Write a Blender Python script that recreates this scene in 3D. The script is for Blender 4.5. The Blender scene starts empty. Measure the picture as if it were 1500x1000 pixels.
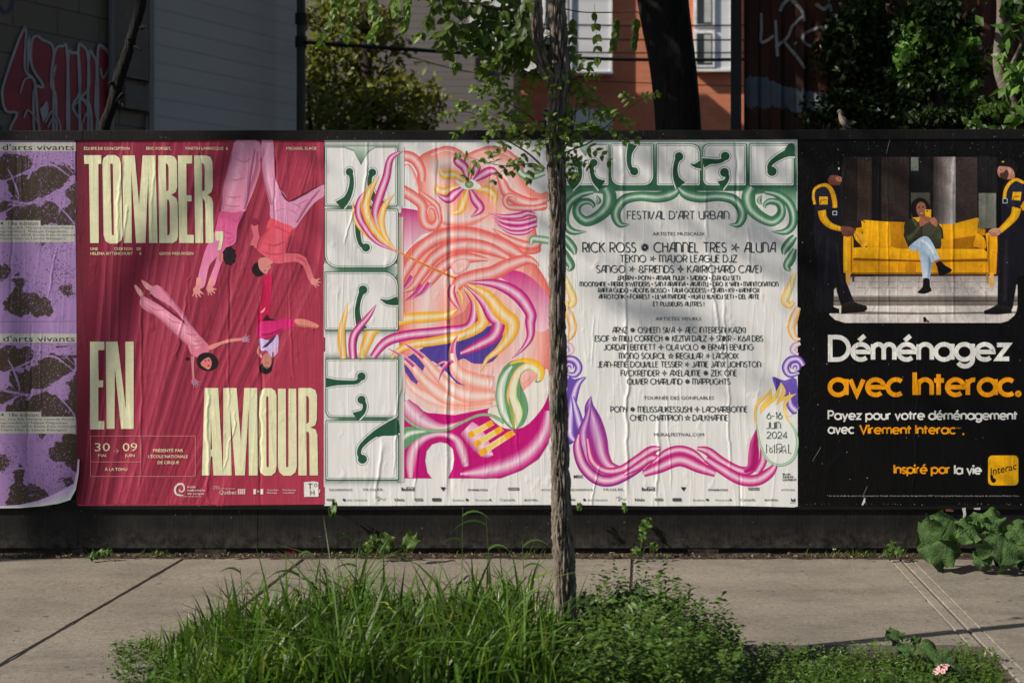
import bpy, bmesh, math, random
from mathutils import Vector, Matrix, noise
from mathutils.geometry import tessellate_polygon
R = math.radians
random.seed(7)

# ------------------------------------------------------------------ camera
# world: the fence face is the plane y = 0, x runs along it, z is up; 283 px of the photo are one metre there
FPX, CZ, D0 = 2083.3, 1.37, 7.36
scene = bpy.context.scene
cam = bpy.data.cameras.new('camera')
cam.lens, cam.sensor_width, cam.sensor_fit = 50.0, 36.0, 'HORIZONTAL'
cam.shift_x, cam.shift_y = -0.128, -0.0487
cam.clip_start, cam.clip_end = 0.1, 400
cam.dof.use_dof, cam.dof.focus_distance, cam.dof.aperture_fstop = True, 6.5, 3.2
camo = bpy.data.objects.new('camera', cam)
scene.collection.objects.link(camo)
camo.location, camo.rotation_euler = (0, -D0, CZ), (R(90), 0, 0)
scene.camera = camo

# ------------------------------------------------------------------ light
SUN_AZ, SUN_EL = R(69), R(38)          # azimuth from the fence normal towards the left
SUN = Vector((-math.sin(SUN_AZ)*math.cos(SUN_EL), -math.cos(SUN_AZ)*math.cos(SUN_EL), math.sin(SUN_EL)))
world = bpy.data.worlds.new('World')
scene.world = world
world.use_nodes = True
wn = world.node_tree
sky = wn.nodes.new('ShaderNodeTexSky')
sky.sky_type, sky.sun_disc = 'NISHITA', False
sky.sun_elevation, sky.sun_rotation = SUN_EL, math.atan2(SUN.x, SUN.y)
bg = wn.nodes['Background']
bg.inputs['Strength'].default_value = 0.068
wn.links.new(sky.outputs[0], bg.inputs[0])
sl = bpy.data.lights.new('sun', 'SUN')
sl.energy, sl.angle, sl.color = 5.0, R(0.5), (1.0, 0.925, 0.815)
so = bpy.data.objects.new('sun', sl)
scene.collection.objects.link(so)
so.rotation_euler = SUN.to_track_quat('Z', 'Y').to_euler()
so.location = SUN * 30
scene.view_settings.view_transform = 'Standard'
scene.view_settings.look = 'None'
scene.view_settings.exposure = 0.32
scene.view_settings.gamma = 1.0

# ------------------------------------------------------------------ helpers
COL = scene.collection
def W(px, py, d):                      # the point a photo pixel shows at distance d
    return Vector(((px-942)*d/FPX, d-D0, CZ-(py-427)*d/FPX))
def PX(px): return (px-942)/283.06     # fence-plane metres
def PZ(py): return CZ-(py-427)/283.06
def lin(v):
    v /= 255.0
    return v/12.92 if v <= 0.04045 else ((v+0.055)/1.055)**2.4
def rgb(r, g, b, k=1.0): return (min(1, lin(r)*k), min(1, lin(g)*k), min(1, lin(b)*k), 1.0)

class MB:                              # collects faces for ONE mesh object
    def __init__(s): s.v, s.f, s.c, s.m = [], [], [], []
    def add(s, vs, fs, col=None, mi=0):
        o = len(s.v); s.v += [tuple(p) for p in vs]; s.f += [tuple(i+o for i in f) for f in fs]
        s.c += (col if isinstance(col, list) else [col or (1,1,1,1)]*len(vs)); s.m += [mi]*len(fs)
    def box(s, a, b, col=None, mi=0):
        (x0,y0,z0),(x1,y1,z1) = a, b
        s.add([(x0,y0,z0),(x1,y0,z0),(x1,y1,z0),(x0,y1,z0),(x0,y0,z1),(x1,y0,z1),(x1,y1,z1),(x0,y1,z1)],
              [(0,3,2,1),(4,5,6,7),(0,1,5,4),(1,2,6,5),(2,3,7,6),(3,0,4,7)], col, mi)
    def cbox(s, a, b, ch=0.006, col=None, mi=0):      # box with chamfered top edge and front edges
        (x0,y0,z0),(x1,y1,z1) = a, b; c = ch
        lo = [(x0,y0,z0),(x1,y0,z0),(x1,y1,z0),(x0,y1,z0)]
        mid = [(x0,y0,z1-c),(x1,y0,z1-c),(x1,y1,z1-c),(x0,y1,z1-c)]
        top = [(x0+c,y0+c,z1),(x1-c,y0+c,z1),(x1-c,y1-c,z1),(x0+c,y1-c,z1)]
        fs = [(0,3,2,1),(8,9,10,11)]
        for k in range(4):
            n = (k+1) % 4; fs += [(k,n,n+4,k+4),(k+4,n+4,n+8,k+8)]
        s.add(lo+mid+top, fs, col, mi)
    def tube(s, pts, rad, n=8, col=None, mi=0, cap=True):
        pts = [Vector(p) for p in pts]; m = len(pts)
        rad = rad if isinstance(rad, (list, tuple)) else [rad]*m
        vs, fs = [], []
        u = None
        for i, p in enumerate(pts):
            t = (pts[min(i+1, m-1)]-pts[max(i-1, 0)]).normalized()
            if u is None: u = t.orthogonal().normalized()
            u = (u-t*u.dot(t)).normalized(); w = t.cross(u)
            for k in range(n):
                a = 2*math.pi*k/n; vs.append(p+(u*math.cos(a)+w*math.sin(a))*rad[i])
        for i in range(m-1):
            for k in range(n):
                k2 = (k+1) % n; fs.append((i*n+k, i*n+k2, (i+1)*n+k2, (i+1)*n+k))
        if cap: fs += [tuple(range(n))[::-1], tuple((m-1)*n+k for k in range(n))]
        s.add(vs, fs, col, mi)
    def build(s, name, mat, parent=None, smooth=False, color=False, origin=None):
        me = bpy.data.meshes.new(name)
        o3 = Vector(origin) if origin is not None else Vector((0,0,0))
        me.from_pydata([tuple(Vector(p)-o3) for p in s.v], [], s.f)
        for x in (mat if isinstance(mat, (list, tuple)) else [mat]): me.materials.append(x)
        if any(s.m): me.polygons.foreach_set('material_index', s.m)
        if smooth: me.polygons.foreach_set('use_smooth', [True]*len(me.polygons))
        if color:
            at = me.color_attributes.new('Col', 'FLOAT_COLOR', 'POINT')
            at.data.foreach_set('color', [x for c in s.c for x in c])
        me.update()
        ob = bpy.data.objects.new(name, me); COL.objects.link(ob)
        ob.location = o3
        if parent is not None:
            ob.parent = parent
            ob.location = o3 - (Vector(parent.location) if parent.parent is None else Vector(parent.parent.location)+Vector(parent.location))
        return ob

def tag(o, label=None, cat=None, group=None, kind=None):
    if label: o['label'] = label
    if cat: o['category'] = cat
    if group: o['group'] = group
    if kind: o['kind'] = kind
    return o
def thing(name, loc, label, cat, group=None):
    o = bpy.data.objects.new(name, None); COL.objects.link(o)
    o.location = loc; o.empty_display_size = 0.1
    return tag(o, label, cat, group)
def catmull(pts, per=8, closed=False):
    n = len(pts); out = []
    if n < 3 and not closed:
        (a, b) = pts
        return [tuple(a[k]+(b[k]-a[k])*i/per for k in range(len(a))) for i in range(per+1)]
    P = (lambda i: pts[i % n]) if closed else (lambda i: pts[max(0, min(n-1, i))])
    for i in range(n if closed else n-1):
        p0, p1, p2, p3 = P(i-1), P(i), P(i+1), P(i+2)
        for j in range(per):
            t = j/per; t2, t3 = t*t, t*t*t
            out.append(tuple(.5*((2*p1[k])+(-p0[k]+p2[k])*t+(2*p0[k]-5*p1[k]+4*p2[k]-p3[k])*t2+(-p0[k]+3*p1[k]-3*p2[k]+p3[k])*t3) for k in range(len(p1))))
    if not closed: out.append(tuple(pts[-1]))
    return out
def lerp(a, b, t): return tuple(x+(y-x)*t for x, y in zip(a, b))

# ------------------------------------------------------------------ materials
class NT:                              # small shader-graph writer
    def __init__(s, nt): s.nt = nt
    def n(s, typ, **kw):
        nd = s.nt.nodes.new('ShaderNode'+typ)
        for k, v in kw.items():
            if k.startswith('i_'):
                key = k[2:]; key = int(key) if key.isdigit() else key.replace('_', ' ')
                s.put(nd, key, v)
            else: setattr(nd, k, v)
        return nd
    def put(s, nd, key, v):
        if isinstance(v, bpy.types.NodeSocket): s.nt.links.new(v, nd.inputs[key])
        else: nd.inputs[key].default_value = v
    def math(s, op, a, b=None, c=None, clamp=False):
        nd = s.nt.nodes.new('ShaderNodeMath'); nd.operation = op; nd.use_clamp = clamp
        for i, v in enumerate((a, b, c)):
            if v is not None: s.put(nd, i, v)
        return nd.outputs[0]
    def ramp(s, fac, stops):
        nd = s.nt.nodes.new('ShaderNodeValToRGB'); s.put(nd, 0, fac)
        els = nd.color_ramp.elements
        while len(els) < len(stops): els.new(0.5)
        for e, (p, c) in zip(els, stops): e.position, e.color = p, c
        return nd.outputs[0]
    def mix(s, fac, a, b, mode='MIX'):
        nd = s.nt.nodes.new('ShaderNodeMix'); nd.data_type = 'RGBA'; nd.blend_type = mode
        s.put(nd, 0, fac); s.put(nd, 6, a); s.put(nd, 7, b)
        return nd.outputs[2]
    def coords(s, kind='Object', scale=(1,1,1), rot=(0,0,0), loc=(0,0,0)):
        t = s.n('TexCoord') if kind != 'World' else s.n('NewGeometry')
        m = s.n('Mapping'); m.inputs['Scale'].default_value = scale; m.inputs['Rotation'].default_value = rot; m.inputs['Location'].default_value = loc
        s.nt.links.new(t.outputs['Position' if kind == 'World' else kind], m.inputs[0])
        return m.outputs[0]
    def noise(s, vec, scale, detail=4, rough=.55, dist=0):
        nd = s.n('TexNoise', i_Scale=scale, i_Detail=detail, i_Roughness=rough, i_Distortion=dist)
        s.nt.links.new(vec, nd.inputs['Vector']); return nd.outputs[0]
def material(name):
    m = bpy.data.materials.new(name); m.use_nodes = True
    return m, NT(m.node_tree), m.node_tree.nodes['Principled BSDF']
def bump(g, bs, h, dist=0.01, strength=1.0):
    b = g.n('Bump', i_Strength=strength, i_Distance=dist); g.nt.links.new(h, b.inputs['Height'])
    g.nt.links.new(b.outputs[0], bs.inputs['Normal'])
def rough_mat(name, stops, scale=8, bscale=60, bdist=.004, rough=.85, detail=6, stretch=(1,1,1), spec=.25, kind='Object'):
    m, g, bs = material(name)
    v = g.coords(kind, stretch)
    n1 = g.noise(v, scale, detail, .62)
    g.put(bs, 'Base Color', g.ramp(n1, stops))
    bs.inputs['Roughness'].default_value = rough; bs.inputs['Specular IOR Level'].default_value = spec
    bump(g, bs, g.noise(v, bscale, 4, .6), bdist)
    return m
def leaf_mat(name, c1, c2, trans=.35, scale=3, rough=.45, rugose=0):
    m, g, bs = material(name)
    at = g.n('VertexColor', layer_name='Col')
    n1 = g.noise(g.coords('World'), scale, 2)
    base = g.mix(g.math('MULTIPLY_ADD', n1, 1.6, -.3, clamp=True), c1, c2)
    base = g.mix(1.0, base, at.outputs[0], 'MULTIPLY')
    g.put(bs, 'Base Color', base); bs.inputs['Roughness'].default_value = rough; bs.inputs['Specular IOR Level'].default_value = .3
    if rugose: bump(g, bs, g.noise(g.coords('World'), 95, 4, .6), rugose)
    tr = g.n('BsdfTranslucent'); g.put(tr, 0, g.mix(1.0, base, (1.0, 1.15, .45, 1), 'MULTIPLY'))
    mx = g.n('MixShader'); mx.inputs[0].default_value = trans
    g.nt.links.new(bs.outputs[0], mx.inputs[1]); g.nt.links.new(tr.outputs[0], mx.inputs[2])
    g.nt.links.new(mx.outputs[0], m.node_tree.nodes['Material Output'].inputs[0])
    return m

# creases of the pasted paper, one height field shared by the paper and everything printed on it
CREASES = [  # (x at top, x at bottom, y top, y bottom, width px, depth mm, wander px)
 (24,14,215,470,2.0,-1.6,6), (47,40,470,690,2.2,-1.8,6), (60,58,480,600,1.6,1.0,4), (30,33,215,300,1.5,1.0,4), (84,70,360,440,1.6,1.0,5),
 (177,172,215,372,2.2,1.7,8), (186,180,300,372,1.8,1.4,5), (225,222,225,360,2.0,1.2,7), (293,302,205,330,1.8,-1.2,5),
 (207,206,410,720,1.9,1.5,5), (338,336,390,500,2.0,-1.6,6), (335,333,470,600,1.7,1.2,8), (280,255,400,530,1.9,1.3,14),
 (402,404,205,330,1.8,-1.4,6), (380,384,430,745,2.0,-1.9,6), (302,307,560,745,2.4,1.9,10), (424,428,420,560,1.6,1.0,5), (152,143,560,700,1.6,.9,6),
 (350,330,600,690,1.6,1.1,12),
 (660,660,205,740,3.2,-2.6,2), (654,655,330,740,2.0,1.1,3), (538,532,205,300,2.2,1.6,6), (518,505,305,360,1.6,1.2,6), (560,551,640,740,2.6,2.0,8),
 (586,578,545,700,1.8,1.1,6), (612,608,640,740,2.0,1.3,6), (642,641,205,300,2.0,-1.0,4), (717,718,210,300,1.8,-.8,4), (754,762,600,690,1.6,.8,4),
 (911,913,205,330,3.0,2.2,3), (914,921,330,745,2.6,2.4,6), (1034,1036,270,350,2.4,1.8,6), (1034,1062,340,560,2.6,2.0,9), (1060,1070,430,700,2.0,1.7,8),
 (1079,1081,205,330,2.4,-2.0,4), (965,963,600,745,2.3,1.8,7), (1085,1086,690,745,2.0,-1.5,3), (1095,1100,330,400,1.8,1.1,6), (870,866,460,540,1.6,.8,6),
 (975,985,580,720,1.4,.9,6), (880,866,680,745,1.6,1.2,6),
 (1395,1397,230,470,2.0,1.6,2), (1300,1302,225,480,1.6,.9,3), (1287,1286,225,480,1.4,.7,3), (1240,1232,225,330,1.4,.8,6), (1344,1340,470,740,1.6,1.0,8)]
def crease_group(xa_min, xa_max):
    ng = bpy.data.node_groups.new('paper_creases', 'ShaderNodeTree')
    ng.interface.new_socket('Height', in_out='OUTPUT', socket_type='NodeSocketFloat')
    g = NT(ng); out = ng.nodes.new('NodeGroupOutput')
    geo = g.n('NewGeometry'); sp = g.n('SeparateXYZ'); ng.links.new(geo.outputs['Position'], sp.inputs[0])
    X, Z = sp.outputs[0], sp.outputs[2]
    wv = g.n('CombineXYZ'); ng.links.new(Z, wv.inputs[2])
    w1 = g.math('SUBTRACT', g.noise(wv.outputs[0], 4.2, 3, .5), .5)
    w2 = g.math('SUBTRACT', g.noise(g.coords('World', (0,0,1), loc=(3.3,7.1,9.7)), 6.1, 3, .5), .5)
    amp = g.noise(g.coords('World', (.4,.4,1)), 5.0, 2)
    amp = g.math('MULTIPLY_ADD', amp, 2.4, .0, clamp=True)
    tot = None
    for i, (xa, xb, ya, yb, w, dep, wan) in enumerate([q for q in CREASES if xa_min <= q[0] < xa_max]):
        x0, x1, z0, z1 = PX(xa), PX(xb), PZ(ya), PZ(yb)
        k = (x1-x0)/(z1-z0)
        lx = g.math('SUBTRACT', g.math('MULTIPLY_ADD', Z, k, x0-k*z0), X)
        d = g.math('MULTIPLY_ADD', (w1, w2)[i % 2], wan/283*2.6, lx)
        d = g.math('MULTIPLY', d, 283/w)
        e = g.math('POWER', 2.718, g.math('MULTIPLY', g.math('MULTIPLY', d, d), -1))
        zm, zh = (z0+z1)/2, abs(z0-z1)/2
        q = g.math('MULTIPLY', g.math('SUBTRACT', Z, zm), 1/zh)
        q = g.math('SUBTRACT', 1, g.math('POWER', g.math('MULTIPLY', q, q), 3), clamp=True)
        h = g.math('MULTIPLY', g.math('MULTIPLY', e, q), dep*1.5/1000)
        tot = h if tot is None else g.math('ADD', tot, h)
    tot = g.math('MULTIPLY', tot, amp)
    # fine vertical cockling plus soft waviness of the pasted sheets
    fine = g.noise(g.coords('World', (70,1,5)), 1.0, 3, .6)
    r1 = g.noise(g.coords('World', (9,1,.8), loc=(5,0,0)), 1.0, 3, .55, .4)
    ridge = g.math('POWER', g.math('SUBTRACT', 1, g.math('ABSOLUTE', g.math('MULTIPLY_ADD', r1, 5.0, -2.5)), clamp=True), 4)
    soft = g.noise(g.coords('World', (3,1,2)), 1.0, 2)
    tot = g.math('ADD', tot, g.math('MULTIPLY', fine, .0002))
    tot = g.math('ADD', tot, g.math('MULTIPLY', ridge, .0008))
    tot = g.math('ADD', tot, g.math('MULTIPLY', soft, .006))
    bub = g.math('MAXIMUM', g.math('SUBTRACT', g.noise(g.coords('World', (1,1,.7), loc=(xa_min*.01,2,1)), 13, 2, .5), .60), 0)
    tot = g.math('ADD', tot, g.math('MULTIPLY', bub, .009))
    ng.links.new(tot, out.inputs[0])
    return ng
def print_mat(name, xa, xb, rough=.6, spec=.25, crinkle=0, blotch=0):
    m, g, bs = material(name)
    at = g.n('VertexColor', layer_name='Col')
    v = g.coords('World')
    grain = g.math('MULTIPLY_ADD', g.noise(g.coords('World', (40,1,3)), 1.0, 4, .6), .22, .89)
    dirt = g.math('MULTIPLY_ADD', g.noise(v, 3.0, 5, .65), .3, .86, clamp=True)
    cc = g.n('CombineColor'); k = g.math('MULTIPLY', grain, dirt)
    if blotch:
        k = g.math('MULTIPLY', k, g.math('MULTIPLY_ADD', g.noise(g.coords('World', (1,1,1)), 55, 5, .7), blotch, 1-blotch*.5))
        k = g.math('MULTIPLY', k, g.math('MULTIPLY_ADD', g.noise(g.coords('World', (1,1,1)), 14, 3, .6), blotch*1.2, 1-blotch*.6))
    for i in range(3): g.put(cc, i, k)
    g.put(bs, 'Base Color', g.mix(1.0, at.outputs[0], cc.outputs[0], 'MULTIPLY'))
    bs.inputs['Roughness'].default_value = rough; bs.inputs['Specular IOR Level'].default_value = spec
    grp = g.n('Group'); grp.node_tree = crease_group(xa, xb)
    h = grp.outputs[0]
    if crinkle:
        sp = g.n('SeparateXYZ'); g.nt.links.new(v, sp.inputs[0])
        up = g.math('MULTIPLY_ADD', sp.outputs[2], 4.0, -7.4, clamp=True)
        lf = g.math('MULTIPLY_ADD', sp.outputs[0], -9.0, 9.0, clamp=True)
        msk = g.math('MAXIMUM', up, lf)
        c = g.noise(g.coords('World', (1.4,1,.8)), 38, 4, .62, 1.2)
        h = g.math('ADD', h, g.math('MULTIPLY', g.math('MULTIPLY', c, msk), crinkle))
    bump(g, bs, h, 1.0)
    return m
M_PP, M_PC, M_PM, M_PL = print_mat('purple_print', -99, 112), print_mat('crimson_print', 112, 475, blotch=.3), print_mat('figure_print', 475, 820), print_mat('lineup_print', 820, 1168)
M_GLOSS = print_mat('glossy_printed_paper', 1168, 1600, .5, .16, .004, .7)
# ------------------------------------------------------------------ printing: inks are thin flat shapes laid one on another on the sheet
INK = 1.38                              # ratio of a printed colour to how it looks in the photo's light
def C(r, g, b, k=INK): return rgb(r, g, b, k)
def TR(ox, oy, s): return lambda *p: [(ox+x/s, oy+y/s) for x, y in p]
class Print:
    def __init__(s, y0=-.0003): s.mb, s.y, s.step = MB(), y0, 1e-5
    def up(s): s.y -= s.step
    def _put(s, pts, faces, cols):
        s.mb.add([(PX(x), s.y, PZ(y)) for x, y in pts], faces, cols)
    def poly(s, pts, col, col2=None, holes=(), smooth=0, rough=0):   # col2: colour at the bottom
        pts = [p[:2] for p in pts]
        if smooth: pts = catmull(pts, smooth, True)
        if rough: pts = jag(pts, rough)
        loops = [pts]+[list(h) for h in holes]
        tri = tessellate_polygon([[Vector((x, y, 0)) for x, y in l] for l in loops])
        allp = [p for l in loops for p in l]
        if col2 is None: cols = [col]*len(allp)
        else:
            ys = [p[1] for p in allp]; a, b = min(ys), max(ys)
            cols = [lerp(col, col2, (p[1]-a)/(b-a+1e-6)) for p in allp]
        fs = []
        for t in tri:
            (ax, ay), (bx, by), (cx, cy) = [allp[i] for i in t]
            a = (bx-ax)*(cy-ay)-(by-ay)*(cx-ax)
            if abs(a) > 1e-9: fs.append(t if a < 0 else t[::-1])
        fs = [f[::-1] for f in fs]      # front faces look towards -y
        s._put(allp, fs, cols); s.up()
    def rect(s, x0, y0, x1, y1, col, col2=None): s.poly([(x0,y0),(x1,y0),(x1,y1),(x0,y1)], col, col2)
    def hgrad(s, x0, y0, x1, y1, stops):            # left-to-right gradient
        pts, cols = [], []
        for u, c in stops:
            pts += [(x0+(x1-x0)*u, y0), (x0+(x1-x0)*u, y1)]; cols += [c, c]
        s._put(pts, [(2*i,2*i+1,2*i+3,2*i+2) for i in range(len(stops)-1)], cols); s.up()
    def frame(s, x0, y0, x1, y1, w, col):
        for r in ((x0,y0,x1,y0+w),(x0,y1-w,x1,y1),(x0,y0+w,x0+w,y1-w),(x1-w,y0+w,x1,y1-w)): s.rect(*r, col)
    def ell(s, cx, cy, rx, ry, col, edge=None, n=28, rot=0):
        ca, sa = math.cos(rot), math.sin(rot)
        pts = [(cx, cy)]; cols = [col]
        for k in range(n):
            a = 2*math.pi*k/n; x, y = rx*math.cos(a), ry*math.sin(a)
            pts.append((cx+x*ca-y*sa, cy+x*sa+y*ca)); cols.append(edge or col)
        s._put(pts, [(0, (k+1) % n+1, k+1) for k in range(n)], cols); s.up()
    def glow(s, outline, center, stops, smooth=6):  # rings from the middle (0) to the outline (1)
        o = catmull(outline, smooth, True) if smooth else outline
        n = len(o); pts, cols, fs = [center], [stops[0][1]], []
        for u, c in stops[1:]:
            for (x, y) in o:
                pts.append((center[0]+(x-center[0])*u, center[1]+(y-center[1])*u)); cols.append(c)
        fs += [(0, (k+1) % n+1, k+1) for k in range(n)]
        for r in range(len(stops)-2):
            b = 1+r*n
            fs += [(b+k, b+(k+1) % n, b+n+(k+1) % n, b+n+k) for k in range(n)]
        s._put(pts, [f[::-1] for f in fs], cols); s.up()
    def ribbon(s, pts, w, stops, stops2=None, per=10, closed=False):   # a band along a curve; stops run across it from one edge (0) to the other (1)
        m = len(pts)
        ws = w if isinstance(w, (list, tuple)) else [w]*m
        if len(ws) != m: ws = [interp(ws, i/(m-1)) for i in range(m)]
        q = catmull([(p[0], p[1], ww) for p, ww in zip(pts, ws)], per, closed)
        if closed: q.append(q[0])
        n, k = len(q), len(stops)
        vs, cols, fs = [], [], []
        for i, (x, y, ww) in enumerate(q):
            a, b = q[max(i-1, 0)], q[min(i+1, n-1)]
            if closed and i in (0, n-1): a, b = q[-2], q[1]
            tx, ty = b[0]-a[0], b[1]-a[1]; L = math.hypot(tx, ty) or 1
            nx, ny = -ty/L, tx/L; ww = max(ww, .02)/2
            t = i/(n-1)
            for j, (u, c) in enumerate(stops):
                o = (u*2-1)*ww
                vs.append((PX(x+nx*o), s.y-.6*s.step*t, PZ(y+ny*o)))
                cols.append(c if stops2 is None else lerp(c, stops2[j][1], t))
        for i in range(n-1):
            for j in range(k-1):
                a = i*k+j; fs.append((a, a+1, a+k+1, a+k))
        s.mb.add(vs, fs, cols); s.up()
    def line(s, pts, w, col, per=1): 
        s.ribbon(pts, w, [(0, col), (1, col)], per=per)
    # lettering drawn with the monoline alphabets below
    def stroke_text(s, txt, x0, base, cap, col, weight, x1=None, alpha=None, gap=.16, align='l', slant=0):
        alpha = alpha or GEO
        gl, pen = [], 0
        for ch in txt:
            st, adv = alpha.get(ch) or alpha.get(ch.upper()) or ([], .4)
            gl.append((pen, st)); pen += adv+gap
        tot = pen-gap
        kx = cap if x1 is None else (x1-x0)/tot
        if x1 is None and align == 'c': x0 -= tot*kx/2
        vs, fs, dys = [], [], []
        for ox, st in gl:
            for si, pl in enumerate(st):
                q = [(x0+(ox+x)*kx, base-y*cap) for x, y in pl]
                a = thick(q, weight); o = len(vs); vs += a; dys += [si*s.step*.5+.3*s.step*i/len(a) for i in range(len(a))]
                fs += [(o+2*i, o+2*i+1, o+2*i+3, o+2*i+2) for i in range(len(q)-1)]
        s.mb.add([(PX(x), s.y-dy, PZ(y)) for (x, y), dy in zip(vs, dys)], fs, [col]*len(vs)); s.up()
    def text(s, txt, x0, base, cap, col, x1=None, bold=0.0, align='l'):   # plain sans lettering
        v, f = glyphs(txt, bold)
        if not v: return
        a, b = min(p[0] for p in v), max(p[0] for p in v)
        k = cap/.73
        kx = k if x1 is None else (x1-x0)/(b-a)
        if x1 is None and align == 'c': x0 -= (b-a)*kx/2
        if x1 is None and align == 'r': x0 -= (b-a)*kx
        s._put([(x0+(p[0]-a)*kx, base-p[1]*k) for p in v], f, [col]*len(v)); s.up()
    def build(s, name, parent, mat): return s.mb.build(name, mat, parent, color=True)
def interp(a, t):
    x = t*(len(a)-1); i = min(int(x), len(a)-2); return a[i]+(a[i+1]-a[i])*(x-i)
def jag(pts, amp, iters=3):
    rnd = random.Random(len(pts)*13+int(pts[0][0]))
    for _ in range(iters):
        o = []
        for i, p in enumerate(pts):
            q = pts[(i+1) % len(pts)]; L = math.hypot(q[0]-p[0], q[1]-p[1])
            o += [p, ((p[0]+q[0])/2+rnd.gauss(0, min(amp, .16*L)), (p[1]+q[1])/2+rnd.gauss(0, min(amp, .16*L)))]
        pts = o
    return pts
def thick(q, w):
    n = len(q); out = []; h = w/2
    closed = n > 3 and math.hypot(q[0][0]-q[-1][0], q[0][1]-q[-1][1]) < 1e-4
    for i in range(n):
        a = q[i-1] if i else (q[-2] if closed else q[0]); b = q[i+1] if i < n-1 else (q[1] if closed else q[-1]); p = q[i]
        d1 = (p[0]-a[0], p[1]-a[1]); d2 = (b[0]-p[0], b[1]-p[1])
        l1, l2 = math.hypot(*d1), math.hypot(*d2)
        if l1 < 1e-9: d1, l1 = d2, l2
        if l2 < 1e-9: d2, l2 = d1, l1
        n1 = (-d1[1]/l1, d1[0]/l1); n2 = (-d2[1]/l2, d2[0]/l2)
        mx, my = n1[0]+n2[0], n1[1]+n2[1]; L = math.hypot(mx, my)
        if L < .3: mx, my, sc = n1[0], n1[1], 1
        else:
            mx, my = mx/L, my/L; sc = 1/max(.45, mx*n1[0]+my*n1[1])
        out += [(p[0]+mx*h*sc, p[1]+my*h*sc), (p[0]-mx*h*sc, p[1]-my*h*sc)]
    return out
_gc = {}
def glyphs(txt, bold):
    key = (txt, bold)
    if key not in _gc:
        cu = bpy.data.curves.new('lettering', 'FONT'); cu.body = txt; cu.offset = bold; cu.resolution_u = 2
        ob = bpy.data.objects.new('lettering', cu); COL.objects.link(ob)
        ev = ob.evaluated_get(bpy.context.evaluated_depsgraph_get()); me = ev.to_mesh()
        v = [(p.co.x, p.co.y) for p in me.vertices]; f = []
        for p in me.polygons:
            ids = list(p.vertices)
            for i in range(1, len(ids)-1):
                t = (ids[0], ids[i], ids[i+1])
                (ax, ay), (bx, by), (cx, cy) = [v[k] for k in t]
                f.append(t if (bx-ax)*(cy-ay)-(by-ay)*(cx-ax) > 0 else t[::-1])
        ev.to_mesh_clear(); bpy.data.objects.remove(ob); bpy.data.curves.remove(cu)
        _gc[key] = (v, f)
    return _gc[key]

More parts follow.
